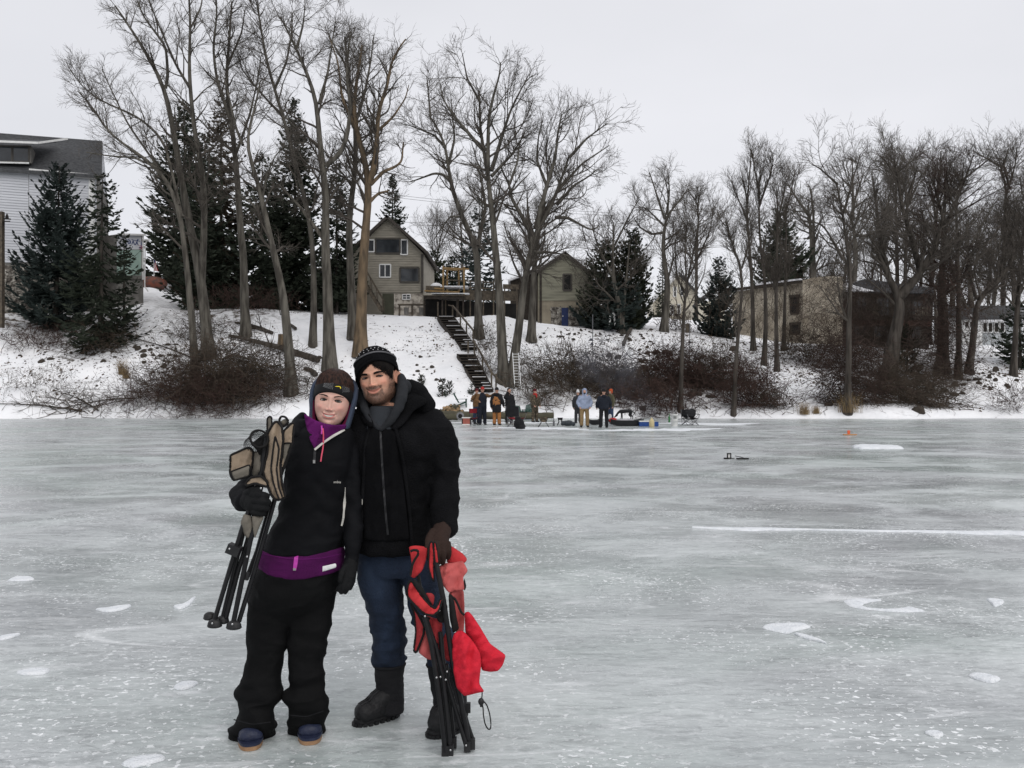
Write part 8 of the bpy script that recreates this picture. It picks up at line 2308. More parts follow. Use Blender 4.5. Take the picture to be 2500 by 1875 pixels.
wom = empty("person", (N(690, 1800, 3.82) * np.array((1, 1, 0))), "smiling woman in black jacket with purple fleece and sporty headband", "person", "couple standing in front")
MW, cw = head_matrix(807, 978.3, 3.80, 1.02, 7.5, 6, 1)
person_head(wom, MW, cw, 'w')
wl = lambda P: np.asarray(P, float) @ MW.T + cw
# headband
zlo = lambda t: -0.023 + 0.059 * max(math.cos(t), -0.3)
zhi = lambda t: 0.050 + 0.038 * max(math.cos(t), -0.2)
rings = []
for t in np.linspace(-2.3, 2.3, 90):
    a, b_ = zlo(t), zhi(t)
    col_ = [dome(t, z, o_) for z, o_ in ((a + .002, -.003), (a, .004), (a + .002, .0068), (a + (b_ - a) * .25, .0078), (a + (b_ - a) * .5, .0080), (a + (b_ - a) * .75, .0076), (b_ - .002, .0065), (b_, .003), (b_ - .002, -.003))]
    rings.append(wl(col_))
hb_ = MB().loft(rings, closed=False).build("headband", M_BAND, wom, True)
def band_pt(x, z, lift=0.0012):
    t = math.asin(max(-1, min(1, x / 0.088)))
    return dome(t, z, 0.0080 + lift)
sw = [(-.0125, -.0008), (-.006, -.0038), (.0, -.0046), (.004, -.0040), (.0085, -.0018), (.0125, .0022), (.0135, .0052), (.0125, .0072), (.0090, .0078), (.0105, .0052), (.0100, .0034), (.0075, .0014), (.003, .0000), (-.003, .0000)]
# tick mark: thin tail to the left, hooked head to the right
sw = [(-.0150, .0000), (-.0100, .0022), (-.0040, .0040), (.0030, .0048), (.0090, .0040), (.0120, .0015), (.0128, -.0022), (.0115, -.0058), (.0095, -.0058), (.0100, -.0025), (.0085, .0002), (.0040, .0016), (-.0040, .0012), (-.0100, .0004)]
pf_ = wl([band_pt(0.026 + x, 0.063 + z - 0.02 * x, 0.0020) for x, z in sw]); pb2 = wl([band_pt(0.026 + x, 0.063 + z - 0.02 * x, 0.0002) for x, z in sw])
n_ = len(sw)
tri = mgeo.tessellate_polygon([[Vector((x, z, 0)) for x, z in sw]])
MB().add(np.vstack([pf_, pb2]), [tuple(q) for q in tri] + [(i, i + n_, (i + 1) % n_ + n_, (i + 1) % n_) for i in range(n_)]).build("tick_logo", M_SWOOSH, hb_)
dt = MB()
for i in range(9):
    for j in range(11):
        x = -0.040 + i * 0.0052 + 0.0006 * (j % 2); h = 0.034 - 0.0018 * (8 - i)
        z = 0.064 + (j / 10 - 0.5) * h * 0.8
        if z > zhi(math.asin(x / 0.088)) - 0.004: continue
        dt.ell(wl([band_pt(x, z)])[0], (0.00065, 0.0006, 0.00065), 5, 4)
for i in range(6):
    for j in range(9):
        x = 0.047 + i * 0.0050; z = 0.056 - 0.05 * (x - 0.047) + (j / 8 - 0.5) * (0.026 - 0.002 * i)
        dt.ell(wl([band_pt(x, z)])[0], (0.0007, 0.0006, 0.0007), 5, 4)
tag(dt.build("reflective_dots", M_REFL, hb_), kind='stuff')
# hair combed back over the crown, strands at the temples, a loose loop at the right
rng = np.random.default_rng(9)
mb = MB(); rings = []
for t in np.linspace(-np.pi, np.pi, 60, endpoint=False):
    pass
for v in np.linspace(0, 1, 14):
    rings.append(wl([dome(t, 0.05 + (HC[2] + 0.103 - 0.05) * math.sin(v * math.pi / 2), 0.003 + 0.006 * min(1, v * 2) + 0.003 * float(vnoise(np.array((t * 5, v * 2, 1.0)), 2)), C=0.097) for t in np.linspace(-np.pi, np.pi, 60, endpoint=False)]))
hr_ = mb.loft(rings).build("hair", M_HAIR_W, wom, True)
st_ = []
for i in range(420):
    t0 = rng.uniform(-1.7, 1.7); z0 = zhi(t0) - 0.012
    pts = []
    for q in np.linspace(0, 1, 8):
        zz = z0 + (HC[2] + 0.112 - z0) * math.sin(q * 1.45)
        tq = t0 * (1 + 0.25 * q) + 0.10 * rng.normal() * q * 0.4
        pts.append(dome(tq, zz, 0.004 + 0.0085 * min(1, q * 2.5) + 0.003 * rng.random() * math.sin(q * 3), C=0.099))
    st_.append(wl(pts))
mb = MB().add(*tubes(np.array(st_), np.linspace(0.0026, 0.0016, 8)[None] * np.ones((420, 1)), 4))
for k_ in range(5):
    P = [N(832 + k_, 925, 3.9), N(846 + k_, 929, 3.9), N(857 + k_, 938, 3.9), N(861 + k_ * .7, 950, 3.9), N(858 + k_ * .5, 962, 3.9), N(852, 968 + k_, 3.9)]
    mb.tube(resample(np.array(P), 16), 0.0011, 4)
mb.build("hair_strands", M_HAIR_W, hr_, True)
# hood pushed round the head, plum lining at its lip
op = [(0, -.060, -.150), (-.045, -.064, -.138), (-.074, -.052, -.112), (-.080, -.040, -.075), (-.0850, -.026, -.030), (-.0885, -.008, .018), (-.086, .020, .056), (-.070, .060, .080), (-.040, .085, .092), (0, .095, .095)]
op = op + [(-x, y, z) for x, y, z in op[-2:0:-1]]
op = resample(np.array(op + op[:1]), 72)[:-1]
cen = np.array((0, 0.03, -0.01))
def sc_ring(kx, dy, kz=None):
    r_ = op.copy(); kz = kz or kx
    r_[:, 0] = cen[0] + (r_[:, 0] - cen[0]) * kx; r_[:, 2] = cen[2] + (r_[:, 2] - cen[2]) * kz; r_[:, 1] += dy
    return r_
rr_ = []
for kx, dy in ((0.84, .024), (0.95, .002), (1.02, -.006), (1.085, -.003), (1.14, .010), (1.17, .035), (1.15, .065), (1.02, .095), (0.75, .122), (0.4, .135), (0.05, .138)):
    q = sc_ring(kx, dy); q = q + 0.004 * np.stack([fbm(q * 16, 2, 3), fbm(q * 16, 2, 4), fbm(q * 16, 2, 5)], 1) * (1 if kx > 0.95 else 0.4)
    rr_.append(wl(q))
hd = MB().loft(rr_[1:], cap=False).build("hood", M_HOODB, wom, True)
MB().loft(rr_[:2], cap=False).build("lining", M_LINING, hd, True)
# jacket
mb = MB()
loftpx(mb, [(1038, 738, 848, 3.90, .09), (1046, 728, 852, 3.89, .105), (1060, 712, 862, 3.88, .115), (1095, 702, 862, YW, .130), (1140, 702, 858, YW, .140), (1200, 696, 850, YW, .130), (1255, 682, 844, YW, .125), (1300, 660, 840, YW, .135), (1345, 640, 836, YW, .145)], YW)
pchain(mb, [(838, 1070, 3.90, 23), (858, 1120, 3.90, 24), (864, 1220, 3.88, 22), (862, 1310, 3.84, 21), (859, 1368, 3.82, 18)], 18)
pchain(mb, [(722, 1070, 3.89, 25), (668, 1125, 3.87, 27), (592, 1196, 3.82, 25), (585, 1214, 3.74, 25), (597, 1222, 3.665, 24)], 18)
def jk_fold(v, n):
    c_ = N(775, 1235, 3.75)
    d_ = v - c_
    m = np.exp(-((d_[:, 2] / 0.16) ** 2)) * (v[:, 1] < 3.9)
    return v + n * (m * 0.005 * np.sin(d_[:, 2] * 60 + np.abs(d_[:, 0]) * 45))[:, None]
jk, bv_jk = garment(mb, 0.0075, "jacket", M_SOFT, wom, 0.006, (6, 6, 12), 41, 6, 0.0008, jk_fold)
mb = MB(); pchain(mb, [(728, 1062, 3.80, 12), (722, 1044, 3.83, 14), (726, 1028, 3.88, 13), (738, 1018, 3.93, 12)], 12); pchain(mb, [(742, 1040, 3.86, 20), (744, 1060, 3.84, 18)], 12); garment(mb, 0.006, "jacket_collar", M_SOFT, wom, 0.003, (9, 9, 9), 4)
# purple collar at the throat and the fleece hem below the jacket
pts = [(742, 1010), (748, 1044), (757, 1076), (769, 1098), (786, 1082), (812, 1064), (842, 1048), (846, 1036), (820, 1038), (796, 1035), (768, 1026)]
Yp = [onto(bv_jk, *p, 0.010)[1] for p in pts]; Yp[0] = 3.80; Yp[-1] = 3.78; Yp[-2] = 3.76; Yp[-3] = 3.76; Yp[-4] = 3.80
cp = panel(pts, Yp, "fleece_collar", M_PURPLE, wom, 0.010, 0.022, 0.008, 12, fdir=0.9, step=4, fs=0.10)
me = cp.data; bv_cp = BVHTree.FromPolygons([tuple(Vector(v.co) + Vector(ORG[cp])) for v in me.vertices], [tuple(p.vertices) for p in me.polygons])
mb = MB(); Mx = wl([(0.0, -0.052, -0.128), (0, -0.02, -0.15), (0, 0, -0.20)])
mb.loft([wl(ellring((0, -0.008, z), rx, ry, 30)) for z, rx, ry in ((-.118, .066, .074), (-.126, .074, .080), (-.15, .084, .082), (-.185, .10, .086), (-.21, .11, .088))]); garment(mb, 0.006, "neck_fleece", M_PURPLE, wom, 0.003, (14, 14, 30), 6, 3)
strip(bv_cp, [(786, 1040), (784, 1058), (779, 1078), (772, 1096)], 7, "collar_zip", M_PURPLE_D, wom, 0.004, n=16)
strip(bv_jk, [(768, 1098), (786, 1083), (812, 1065), (841, 1049)], 6, "neck_piping", M_PIPEW, wom, 0.016, 0.006, n=18, taper=(5, 5, 6, 5))
# pull cords
for nm, mat, pts, w_ in (("pull_cord", M_CORD, [(788, 1046), (790, 1062), (789, 1092), (785, 1112), (783, 1127)], 3.6), ("zip_tab", M_PINKZ, [(785, 1039), (786, 1050), (785, 1060)], 4.5)):
    Q = []
    for q in resample(np.array(pts, float), 14):
        a = onto(bv_cp, *q, 0.008); b_ = onto(bv_jk, *q, 0.008); Q.append(a if a[1] < b_[1] else b_)
    MB().tube(np.array(Q), w_ * px(3.7) / 2, 8).build(nm, mat, wom, True)
strip(bv_jk, [(769, 1098), (768, 1115), (767, 1128)], 6, "front_zip", M_ZIP, wom, 0.004, n=10)
q = onto(bv_jk, 767, 1127, 0.006); MB().box(q, (0.010, 0.004, 0.014)).build("zip_pull", M_NICKEL, wom)
# lettered chest label
lt = onto(bv_jk, 817, 1177, 0.004)
lettering("columbia", lt, 0.0155, M_PIPEW, wom, name="chest_lettering", ext=0.0004)
# side stripes
strip(bv_jk, [(843, 1190), (842, 1210), (841, 1230), (838, 1268), (834, 1284)], 4, "side_stripe", M_PIPEW, wom, 0.004, n=24, taper=(1, 2.5, 7, 4, 5, 4))
strip(bv_jk, [(884, 1188), (885, 1210), (884, 1232)], 1.8, "sleeve_stripe", M_PIPEW, wom, 0.004, n=16)
mb = MB(); pchain(mb, [(590, 1218, 3.70, 27), (600, 1223, 3.655, 26)], 18); garment(mb, 0.006, "cuff", M_SOFT, wom, 0.003, (14, 14, 14), 3)
# fleece hem
mb = MB(); loftpx(mb, [(1334, 634, 839, YW, .150), (1350, 632, 840, YW, .154), (1370, 633, 839, YW, .152), (1388, 636, 836, YW, .148)], YW)
hm, bv_hm = garment(mb, 0.007, "fleece_hem", M_PURPLE_D, wom, 0.004, (8, 8, 20), 14, 3, 0, lambda v, n: v + np.column_stack([0 * v[:, 0], 0 * v[:, 0], -0.02 * np.exp(-((v[:, 0] - N(735, 1360, YW)[0]) / 0.12) ** 2) * (v[:, 1] < YW)]))
strip(bv_hm, [(724, 1352), (722, 1372), (719, 1392)], 9, "hem_zip", M_PINKZ, wom, 0.004, n=10, taper=(9, 10, 8))
q = onto(bv_hm, 719, 1390, 0.005); MB().box(q, (0.012, 0.004, 0.010)).build("zip_pull", M_NICKEL, wom)
strip(bv_hm, [(640, 1352), (690, 1362), (735, 1366), (790, 1362), (834, 1352)], 2.2, "hem_seam", M_PURPLE, wom, 0.002, n=30)
# snow trousers
mb = MB()
loftpx(mb, [(1372, 638, 832, YW, .135), (1400, 626, 828, YW, .14), (1440, 612, 821, YW, .14), (1470, 611, 815, YW, .11), (1500, 614, 808, YW, .075), (1525, 650, 780, YW, .03)], YW)
loftpx(mb, [(1440, 610, 722, 3.87), (1534, 607, 708, 3.87), (1566, 606, 700, 3.87), (1596, 603, 694, 3.865), (1642, 598, 687, 3.86), (1672, 592, 685, 3.855), (1688, 579, 687, 3.85), (1698, 580, 686, 3.85), (1706, 585, 681, 3.85), (1730, 581, 679, 3.84), (1762, 572, 673, 3.83), (1784, 565, 668, 3.865), (1794, 563, 665, 3.87), (1798, 563, 664, 3.87)], 3.86, 0.72)
loftpx(mb, [(1440, 716, 820, 3.87), (1534, 709, 806, 3.87), (1562, 706, 796, 3.87), (1576, 704, 797, 3.865), (1590, 705, 793, 3.87), (1606, 704, 790, 3.87), (1650, 705, 790, 3.865), (1682, 705, 789, 3.86), (1694, 694, 791, 3.86), (1712, 694, 797, 3.855), (1750, 698, 796, 3.85), (1772, 702, 795, 3.89), (1784, 704, 793, 3.90), (1788, 704, 792, 3.90)], 3.86, 0.72)
def tr_fold(v, n):
    nyv = (HZ - (v[:, 2] - EYE) * F / v[:, 1]) / S
    m = sm(1640, 1690, nyv)
    nz = fbm(v * np.array((6, 6, 5)), 2, 7)
    rg = fbm(v * np.array((5, 5, 13)) + 0.35 * v[:, [2, 0, 1]] * 9, 2, 17)
    v = v + n * (m * 0.012 * (1 - 2.2 * np.abs(rg)))[:, None]
    m2 = np.exp(-((nyv - 1575) / 30) ** 2)
    return v + n * (m2 * 0.006 * (1 - 2.2 * np.abs(rg)))[:, None]
tr_, bv_tr = garment(mb, 0.0065, "snow_trousers", M_SNOWP, wom, 0.008, (6, 6, 9), 51, 2, 0.0008, tr_fold)
Yq = onto(bv_hm, 800, 1372, 0.012)[1]; panel([(781, 1384), (800, 1380), (820, 1375), (822, 1385), (803, 1391), (783, 1397)], Yq, "paper_tag", M_WHITE, wom, 0.001, 0.0, 0.001, 3, step=4)
for nx0 in ((566, 1777, 666, 1785), (702, 1766, 795, 1758)):
    strip(bv_tr, [(nx0[0] + 4, nx0[1] - 20), ((nx0[0] + nx0[2]) / 2, (nx0[1] + nx0[3]) / 2 - 12), (nx0[2] - 5, nx0[3] - 22)], 2.2, "cuff_seam", M_BLACK, wom, 0.002, n=16)
# clogs
for cx_, toe_ny, heel_Y in ((612, 1830, 3.93), (757, 1816, 3.97)):
    tp_ = flo(cx_, toe_ny); xx = tp_[0]
    mb = MB(); chain(mb, [(xx, heel_Y, .048), (xx, (heel_Y + tp_[1]) / 2, .045), (xx, tp_[1] + .045, .041)], [(.045, .042), (.051, .038), (.051, .034)])
    ag = math.atan2(xx, tp_[1]); Rg = np.array(((math.cos(ag), math.sin(ag), 0), (-math.sin(ag), math.cos(ag), 0), (0, 0, 1)))
    rot_ = lambda v: (v - (xx, tp_[1], 0)) @ Rg.T + (xx, tp_[1], 0)      # toes towards the camera
    mb.v = [rot_(v) for v in mb.v]
    o, bvv = garment(mb, 0.006, "clog", M_CLOG, wom, 0.0015, (20, 20, 20), 3, 4, 0, lambda v, n: np.column_stack([v[:, :2], np.maximum(v[:, 2], 0.019)]))
    t = np.linspace(0, 2 * np.pi, 40, endpoint=False)
    yc, yl = (heel_Y + tp_[1]) / 2, (heel_Y - tp_[1]) / 2 + 0.02
    pr_ = np.column_stack([xx + .053 * np.sign(np.cos(t)) * np.abs(np.cos(t)) ** 0.7, yc + yl * np.sign(np.sin(t)) * np.abs(np.sin(t)) ** 0.8, 0 * t])
    pr_ = rot_(pr_); MB().loft([pr_ + (0, 0, .001), pr_ + (0, 0, .019)]).build("sole", M_SOLE, o)
    pr2 = np.column_stack([xx + .055 * np.sign(np.cos(t)) * np.abs(np.cos(t)) ** 0.7, yc + (yl + .001) * np.sign(np.sin(t)) * np.abs(np.sin(t)) ** 0.8, 0 * t])
    pr2 = rot_(pr2); MB().loft([pr2 + (0, 0, .0195), pr2 + (0, 0, .030)]).build("rand", M_CLOG, o)
# her gloves: one hanging, one closed round the tan chair
glove([(858, 1368, 3.82, 17), (854, 1390, 3.81, 18), (850, 1408, 3.80, 18)],
      [[(839, 1408, 3.785, 7.5), (833, 1426, 3.775, 7), (826, 1441, 3.78, 5.5)],
       [(847, 1411, 3.78, 7.5), (841, 1431, 3.77, 7), (833, 1446, 3.78, 5.5)],
       [(856, 1410, 3.79, 7.5), (851, 1430, 3.78, 7), (843, 1446, 3.79, 5.5)],
       [(863, 1405, 3.81, 7), (860, 1423, 3.80, 6.5), (854, 1437, 3.805, 5)]],
      [(843, 1384, 3.79, 8), (834, 1400, 3.765, 7.5), (830, 1418, 3.76, 6)], "glove", M_GLOVE_K, wom)
glove([(592, 1218, 3.68, 20), (610, 1224, 3.635, 24), (622, 1228, 3.625, 24)],
      [[(618, 1206, 3.60, 8.5), (638, 1207, 3.565, 8.5), (652, 1212, 3.59, 7.5)],
       [(620, 1221, 3.595, 8.5), (642, 1223, 3.56, 8.5), (655, 1226, 3.585, 7.5)],
       [(619, 1236, 3.60, 8.5), (640, 1239, 3.565, 8.5), (652, 1241, 3.59, 7.5)],
       [(616, 1249, 3.61, 8), (634, 1253, 3.58, 8), (645, 1254, 3.60, 7)]],
      [(600, 1206, 3.63, 9), (618, 1196, 3.60, 8.5), (636, 1194, 3.59, 7)], "glove", M_GLOVE_K, wom)
# ================================================================== the folded tan chair she carries
M_TANC = fabric("tan_polyester", (0.330, 0.255, 0.185), 0.82, 0.85, 0.25, 320, 10)
M_TAND = fabric("grey_tan_polyester", (0.200, 0.180, 0.150), 0.82, 0.85, 0.25, 320, 10)
M_PIPEK = fabric("black_binding", (0.014, 0.013, 0.013), 0.8, 0.8, 0.2, 320)
M_POLE = pmat("black_powder_coat", (0.011, 0.011, 0.012), (0.007, 0.007, 0.008), 30, 0.42, spec=0.25)
M_PLAST = pmat("black_plastic_joint", (0.020, 0.020, 0.021), (0.013, 0.013, 0.014), 20, 0.45)
M_RIVET = pmat("rivet_steel", (0.55, 0.55, 0.55), (0.42, 0.42, 0.42), 10, 0.25, metal=0.9)
tan = empty("folded_camp_chair", N(560, 1525, 3.60), "folded tan camp chair with black poles carried in the crook of an arm", "chair", "folded camp chairs carried by the couple")
t_ = lambda a, b_: (490 + a / 2.859, 980 + b_ / 2.859)
def poles(lst, parent, mat=M_POLE):
    for pts, r in lst:
        MB().tube(np.array([N(*p) for p in pts]), r, 10).build("pole", mat, parent, True)
def rivets(lst, parent, r=0.0045):
    for p in lst:
        MB().ell(N(*p), (r, r * 0.5, r), 10, 6).build("rivet", M_RIVET, parent, True)
poles([([(654, 1050, 3.66), (640, 1150, 3.63), (606, 1250, 3.61), (591, 1290, 3.60), (522, 1520, 3.58)], 0.0098),
       ([(650, 1060, 3.68), (628, 1200, 3.65), (596, 1290, 3.63), (542, 1516, 3.61)], 0.0098),
       ([(640, 1180, 3.66), (606, 1312, 3.64), (580, 1400, 3.62), (552, 1508, 3.60)], 0.0095),
       ([(648, 1210, 3.62), (612, 1316, 3.60), (590, 1420, 3.585), (569, 1524, 3.57)], 0.0105),
       ([(672, 1215, 3.66), (640, 1330, 3.65), (610, 1430, 3.63), (583, 1518, 3.60)], 0.0100),
       ([(662, 1225, 3.69), (628, 1345, 3.67), (603, 1410, 3.66)], 0.010)], tan)
for (x, y, Y), (dx, dz) in (((524, 1522, 3.575), (.030, .020)), ((512, 1503, 3.62), (.026, .016)), ((544, 1512, 3.61), (.026, .018)), ((571, 1526, 3.57), (.032, .020))):
    mb = MB(); c_ = N(x, y, Y); mb.ell(c_, (dx, 0.022, dz), 12, 8); mb.ell(c_ + (0, 0, -0.010), (dx * 1.1, 0.026, 0.010), 12, 8)
    v_, n_, f_ = remesh(mb, 0.005, 2); m2 = MB(); m2.v, m2.n, m2.f, m2.m = [v_], len(v_), f_, [0] * len(f_); m2.build("foot", M_PLAST, tan, True)
mb = MB(); mb.beam(N(557, 1336, 3.585), N(586, 1348, 3.585), 0.045, 0.040); mb.build("clip", M_PLAST, tan)
mb = MB(); mb.beam(N(605, 1398, 3.60), N(600, 1415, 3.60), 0.02, 0.02); mb.build("clip", M_PLAST, tan)
rivets([(603, 1359, 3.575), (518, 1522, 3.55), (567, 1524, 3.545), (560, 1340, 3.56), (637, 1192, 3.545)], tan)
tp3 = lambda pts: [t_(*p) for p in pts]
panel(tp3([(208, 375), (335, 318), (366, 345), (362, 430), (340, 522), (228, 552), (205, 505)]), [3.64, 3.64, 3.66, 3.66, 3.65, 3.64, 3.64], "arm_panel", M_TANC, tan, 0.010, 0.020, 0.010, 3, M_PIPEK, 0.0052, 0.2, 5)
panel(tp3([(209, 490), (345, 440), (342, 520), (230, 553)]), 3.612, "arm_pocket", M_TAND, tan, 0.008, 0.010, 0.006, 4, M_PIPEK, 0.0035, 1.2, 5)
panel(tp3([(350, 345), (440, 360), (470, 430), (440, 520), (360, 520)]), 3.665, "seat_fold", M_TAND, tan, 0.010, 0.012, 0.012, 9, None, 0.004, 0.1, 5)
panel(tp3([(470, 225), (505, 155), (530, 135), (568, 175), (576, 285), (556, 420), (566, 560), (592, 672), (545, 690), (512, 682), (470, 600), (437, 492), (470, 350)]), [3.64, 3.63, 3.63, 3.62, 3.61, 3.60, 3.60, 3.60, 3.60, 3.60, 3.61, 3.62, 3.63], "back_panel", M_TANC, tan, 0.012, 0.024, 0.016, 5, M_PIPEK, 0.0055, 0.12, 5, 0.06)
panel(tp3([(520, 240), (548, 330), (530, 470), (545, 600), (575, 680), (548, 688), (505, 560), (490, 470), (505, 340)]), 3.582, "back_fold", M_TANC, tan, 0.006, 0.010, 0.008, 15, M_PIPEK, 0.0040, 0.12, 5, 0.06)
panel(tp3([(578, 210), (630, 152), (655, 148), (640, 290), (605, 400), (560, 530), (552, 440), (576, 330)]), [3.66, 3.67, 3.68, 3.67, 3.65, 3.63, 3.62, 3.64], "back_panel", M_TANC, tan, 0.010, 0.016, 0.012, 6, M_PIPEK, 0.0055, 0.4, 5)
panel(tp3([(578, 292), (636, 290), (600, 400), (562, 500)]), 3.625, "side_pocket", M_TAND, tan, 0.006, 0.008, 0.006, 7, M_PIPEK, 0.004, 0.4, 5)
panel(tp3([(464, 118), (482, 100), (497, 110), (496, 205), (474, 235), (464, 190)]), 3.66, "head_panel", M_TAND, tan, 0.008, 0.010, 0.004, 8, M_PIPEK, 0.0035, 0.1, 4)
panel(tp3([(310, 575), (350, 530), (420, 520), (466, 560), (470, 600), (440, 590), (380, 570), (320, 590)]), [3.60, 3.59, 3.58, 3.585, 3.59, 3.585, 3.58, 3.59], "seat_fold", M_TANC, tan, 0.008, 0.012, 0.006, 10, M_PIPEK, 0.0055, 1.4, 5)
panel(tp3([(300, 785), (350, 800), (362, 900), (335, 962), (310, 945), (276, 850)]), 3.60, "seat_fold", M_TAND, tan, 0.010, 0.018, 0.010, 11, None, 0.004, 0.2, 5)
panel(tp3([(356, 800), (440, 805), (405, 880), (376, 958), (362, 880)]), 3.595, "seat_fold", M_TAND, tan, 0.010, 0.012, 0.008, 12, None, 0.004, 0.5, 5)
# binding loops at the top and the mesh cup holder
for pts, Y in (([(548, 130), (560, 104), (592, 108), (614, 140), (600, 162), (572, 180), (556, 160), (548, 130)], 3.66), ([(470, 600), (490, 650), (520, 690)], 3.59), ([(560, 500), (590, 420), (632, 300)], 3.63)):
    MB().tube(resample(np.array([N(*t_(*p), Y) for p in pts]), 30), 0.0052, 6).build("binding_loop", M_PIPEK, tan, True)
panel(tp3([(556, 140), (590, 118), (606, 140), (575, 175)]), 3.668, "head_panel", M_TAND, tan, 0.006, 0.006, 0.004, 22, None, 0.003, 0.1, 4)
cup = MB()
cc_ = N(*t_(384, 285), 3.64); ax_ = np.array((0.55, -0.75, 0.35)); ax_ /= np.linalg.norm(ax_); u = np.cross(ax_, (0, 0, 1)); u /= np.linalg.norm(u); vv = np.cross(u, ax_)
for k_ in range(9):
    d_ = -0.05 + k_ * 0.0115
    cup.tube([cc_ + ax_ * d_ + 0.036 * (math.cos(a) * u + math.sin(a) * vv) for a in np.linspace(0, 2 * np.pi, 25)], 0.0010, 4, caps=False)
for k_ in range(22):
    a = k_ / 22 * 2 * math.pi
    cup.tube([cc_ + ax_ * d_ + 0.036 * (math.cos(a + d_ * 6 * s) * u + math.sin(a + d_ * 6 * s) * vv) for d_ in np.linspace(-0.05, 0.045, 6) for s in (1,)], 0.0010, 4, caps=False)
tag(cup.build("cup_net", M_PIPEK, tan), kind='stuff')
MB().tube([cc_ + ax_ * 0.046 + 0.038 * (math.cos(a) * u + math.sin(a) * vv) for a in np.linspace(0, 2 * np.pi, 29)], 0.0055, 6, caps=False).build("cup_rim", M_PIPEK, tan, True)
panel(tp3([(345, 300), (440, 225), (462, 215), (455, 330), (430, 420), (385, 330)]), 3.672, "cup_backing", M_PIPEK, tan, 0.006, 0.008, 0.008, 23, None, 0.003, 0.8, 5)
# ================================================================== the folded red chair he holds
M_REDA = fabric("red_polyester", (0.560, 0.040, 0.045), 0.80, 0.8, 0.25, 320, 10)
M_REDL = fabric("faded_red_polyester", (0.540, 0.115, 0.110), 0.82, 0.85, 0.25, 320, 10)
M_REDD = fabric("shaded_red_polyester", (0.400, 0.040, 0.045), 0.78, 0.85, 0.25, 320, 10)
M_BAG = fabric("bright_red_nylon", (0.640, 0.022, 0.042), 0.88, 0.75, 0.2, 120, 5, spec=0.15)
r_ = lambda a, b_: (840 + a / 2.764, 1260 + b_ / 2.764)
rp = lambda pts: [r_(*p) for p in pts]
red = empty("folded_camp_chair", flo(1100, 1838), "folded red camp chair gripped upright in a brown glove, its poles on the ice", "chair", "folded camp chairs carried by the couple")
panel(rp([(436, 208), (480, 200), (530, 205), (562, 216), (552, 300), (528, 368), (470, 424), (444, 402), (458, 330), (448, 262)]), [3.76, 3.75, 3.75, 3.74, 3.73, 3.72, 3.72, 3.73, 3.74, 3.75], "arm_panel", M_REDA, red, 0.010, 0.022, 0.014, 31, None, 0.004, 0.1, 5, 0.06)
MB().tube(resample(np.array([N(*r_(*p), 3.70) for p in ((448, 238), (470, 228), (500, 232), (500, 262), (478, 290), (460, 330), (448, 400))]), 30), 0.0060, 6).build("binding_loop", M_PIPEK, red, True)
panel(rp([(428, 478), (448, 428), (480, 470), (520, 535), (575, 600), (618, 628), (650, 560), (668, 548), (640, 640), (602, 672), (545, 662), (478, 600), (424, 540)]), [3.70, 3.71, 3.70, 3.69, 3.68, 3.67, 3.67, 3.67, 3.66, 3.66, 3.67, 3.68, 3.69], "arm_panel", M_REDA, red, 0.010, 0.026, 0.016, 32, M_PIPEK, 0.0050, 0.8, 5, 0.06)
panel(rp([(470, 420), (520, 470), (560, 540), (600, 600), (575, 600), (520, 540), (465, 450)]), 3.685, "net_panel", M_PIPEK, red, 0.006, 0.006, 0.006, 44, None, 0.003, 0.6, 5)
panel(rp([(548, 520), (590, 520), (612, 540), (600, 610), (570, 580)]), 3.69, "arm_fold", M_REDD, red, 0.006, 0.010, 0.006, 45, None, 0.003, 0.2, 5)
panel(rp([(574, 195), (586, 168), (598, 172), (606, 250), (604, 340), (608, 445), (590, 420), (570, 340)]), 3.70, "back_strip", M_REDA, red, 0.008, 0.012, 0.006, 33, M_PIPEK, 0.0035, 0.05, 4)
panel(rp([(606, 172), (620, 176), (630, 235), (640, 318), (616, 322), (608, 240)]), 3.695, "back_strip", M_REDA, red, 0.008, 0.010, 0.005, 34, M_PIPEK, 0.0030, 0.05, 4)
panel(rp([(716, 200), (740, 215), (800, 255), (832, 292), (822, 312), (780, 330), (738, 340), (690, 310)]), [3.84, 3.84, 3.83, 3.82, 3.81, 3.80, 3.80, 3.82], "back_panel", M_REDA, red, 0.012, 0.028, 0.016, 35, None, 0.004, 0.6, 5, 0.05)
panel(rp([(636, 342), (680, 320), (730, 318), (800, 302), (836, 372), (802, 412), (812, 500), (742, 506), (708, 520), (668, 470), (640, 392)]), [3.76, 3.77, 3.78, 3.78, 3.76, 3.75, 3.73, 3.72, 3.71, 3.72, 3.74], "back_panel", M_REDL, red, 0.012, 0.034, 0.024, 36, None, 0.004, 0.3, 5, 0.05)
panel(rp([(812, 420), (826, 480), (812, 506), (800, 470)]), 3.765, "binding_flap", M_PIPEK, red, 0.008, 0.008, 0.004, 46, None, 0.003, 0.2, 4)
panel(rp([(706, 520), (760, 502), (806, 500), (812, 600), (812, 700), (806, 792), (764, 800), (730, 700), (708, 600)]), [3.74, 3.75, 3.75, 3.76, 3.77, 3.77, 3.76, 3.75, 3.74], "seat_panel", M_REDL, red, 0.010, 0.016, 0.014, 37, None, 0.004, 0.1, 5, 0.06)
panel(rp([(704, 530), (740, 560), (762, 700), (778, 765), (735, 790), (712, 690)]), 3.70, "net_panel", M_PIPEK, red, 0.008, 0.010, 0.010, 38, None, 0.003, 0.1, 5)
MB().tube(resample(np.array([N(*r_(*p), 3.705) for p in ((710, 530), (750, 560), (770, 600), (790, 650), (812, 668))]), 24), 0.0055, 6).build("binding_loop", M_PIPEK, red, True)
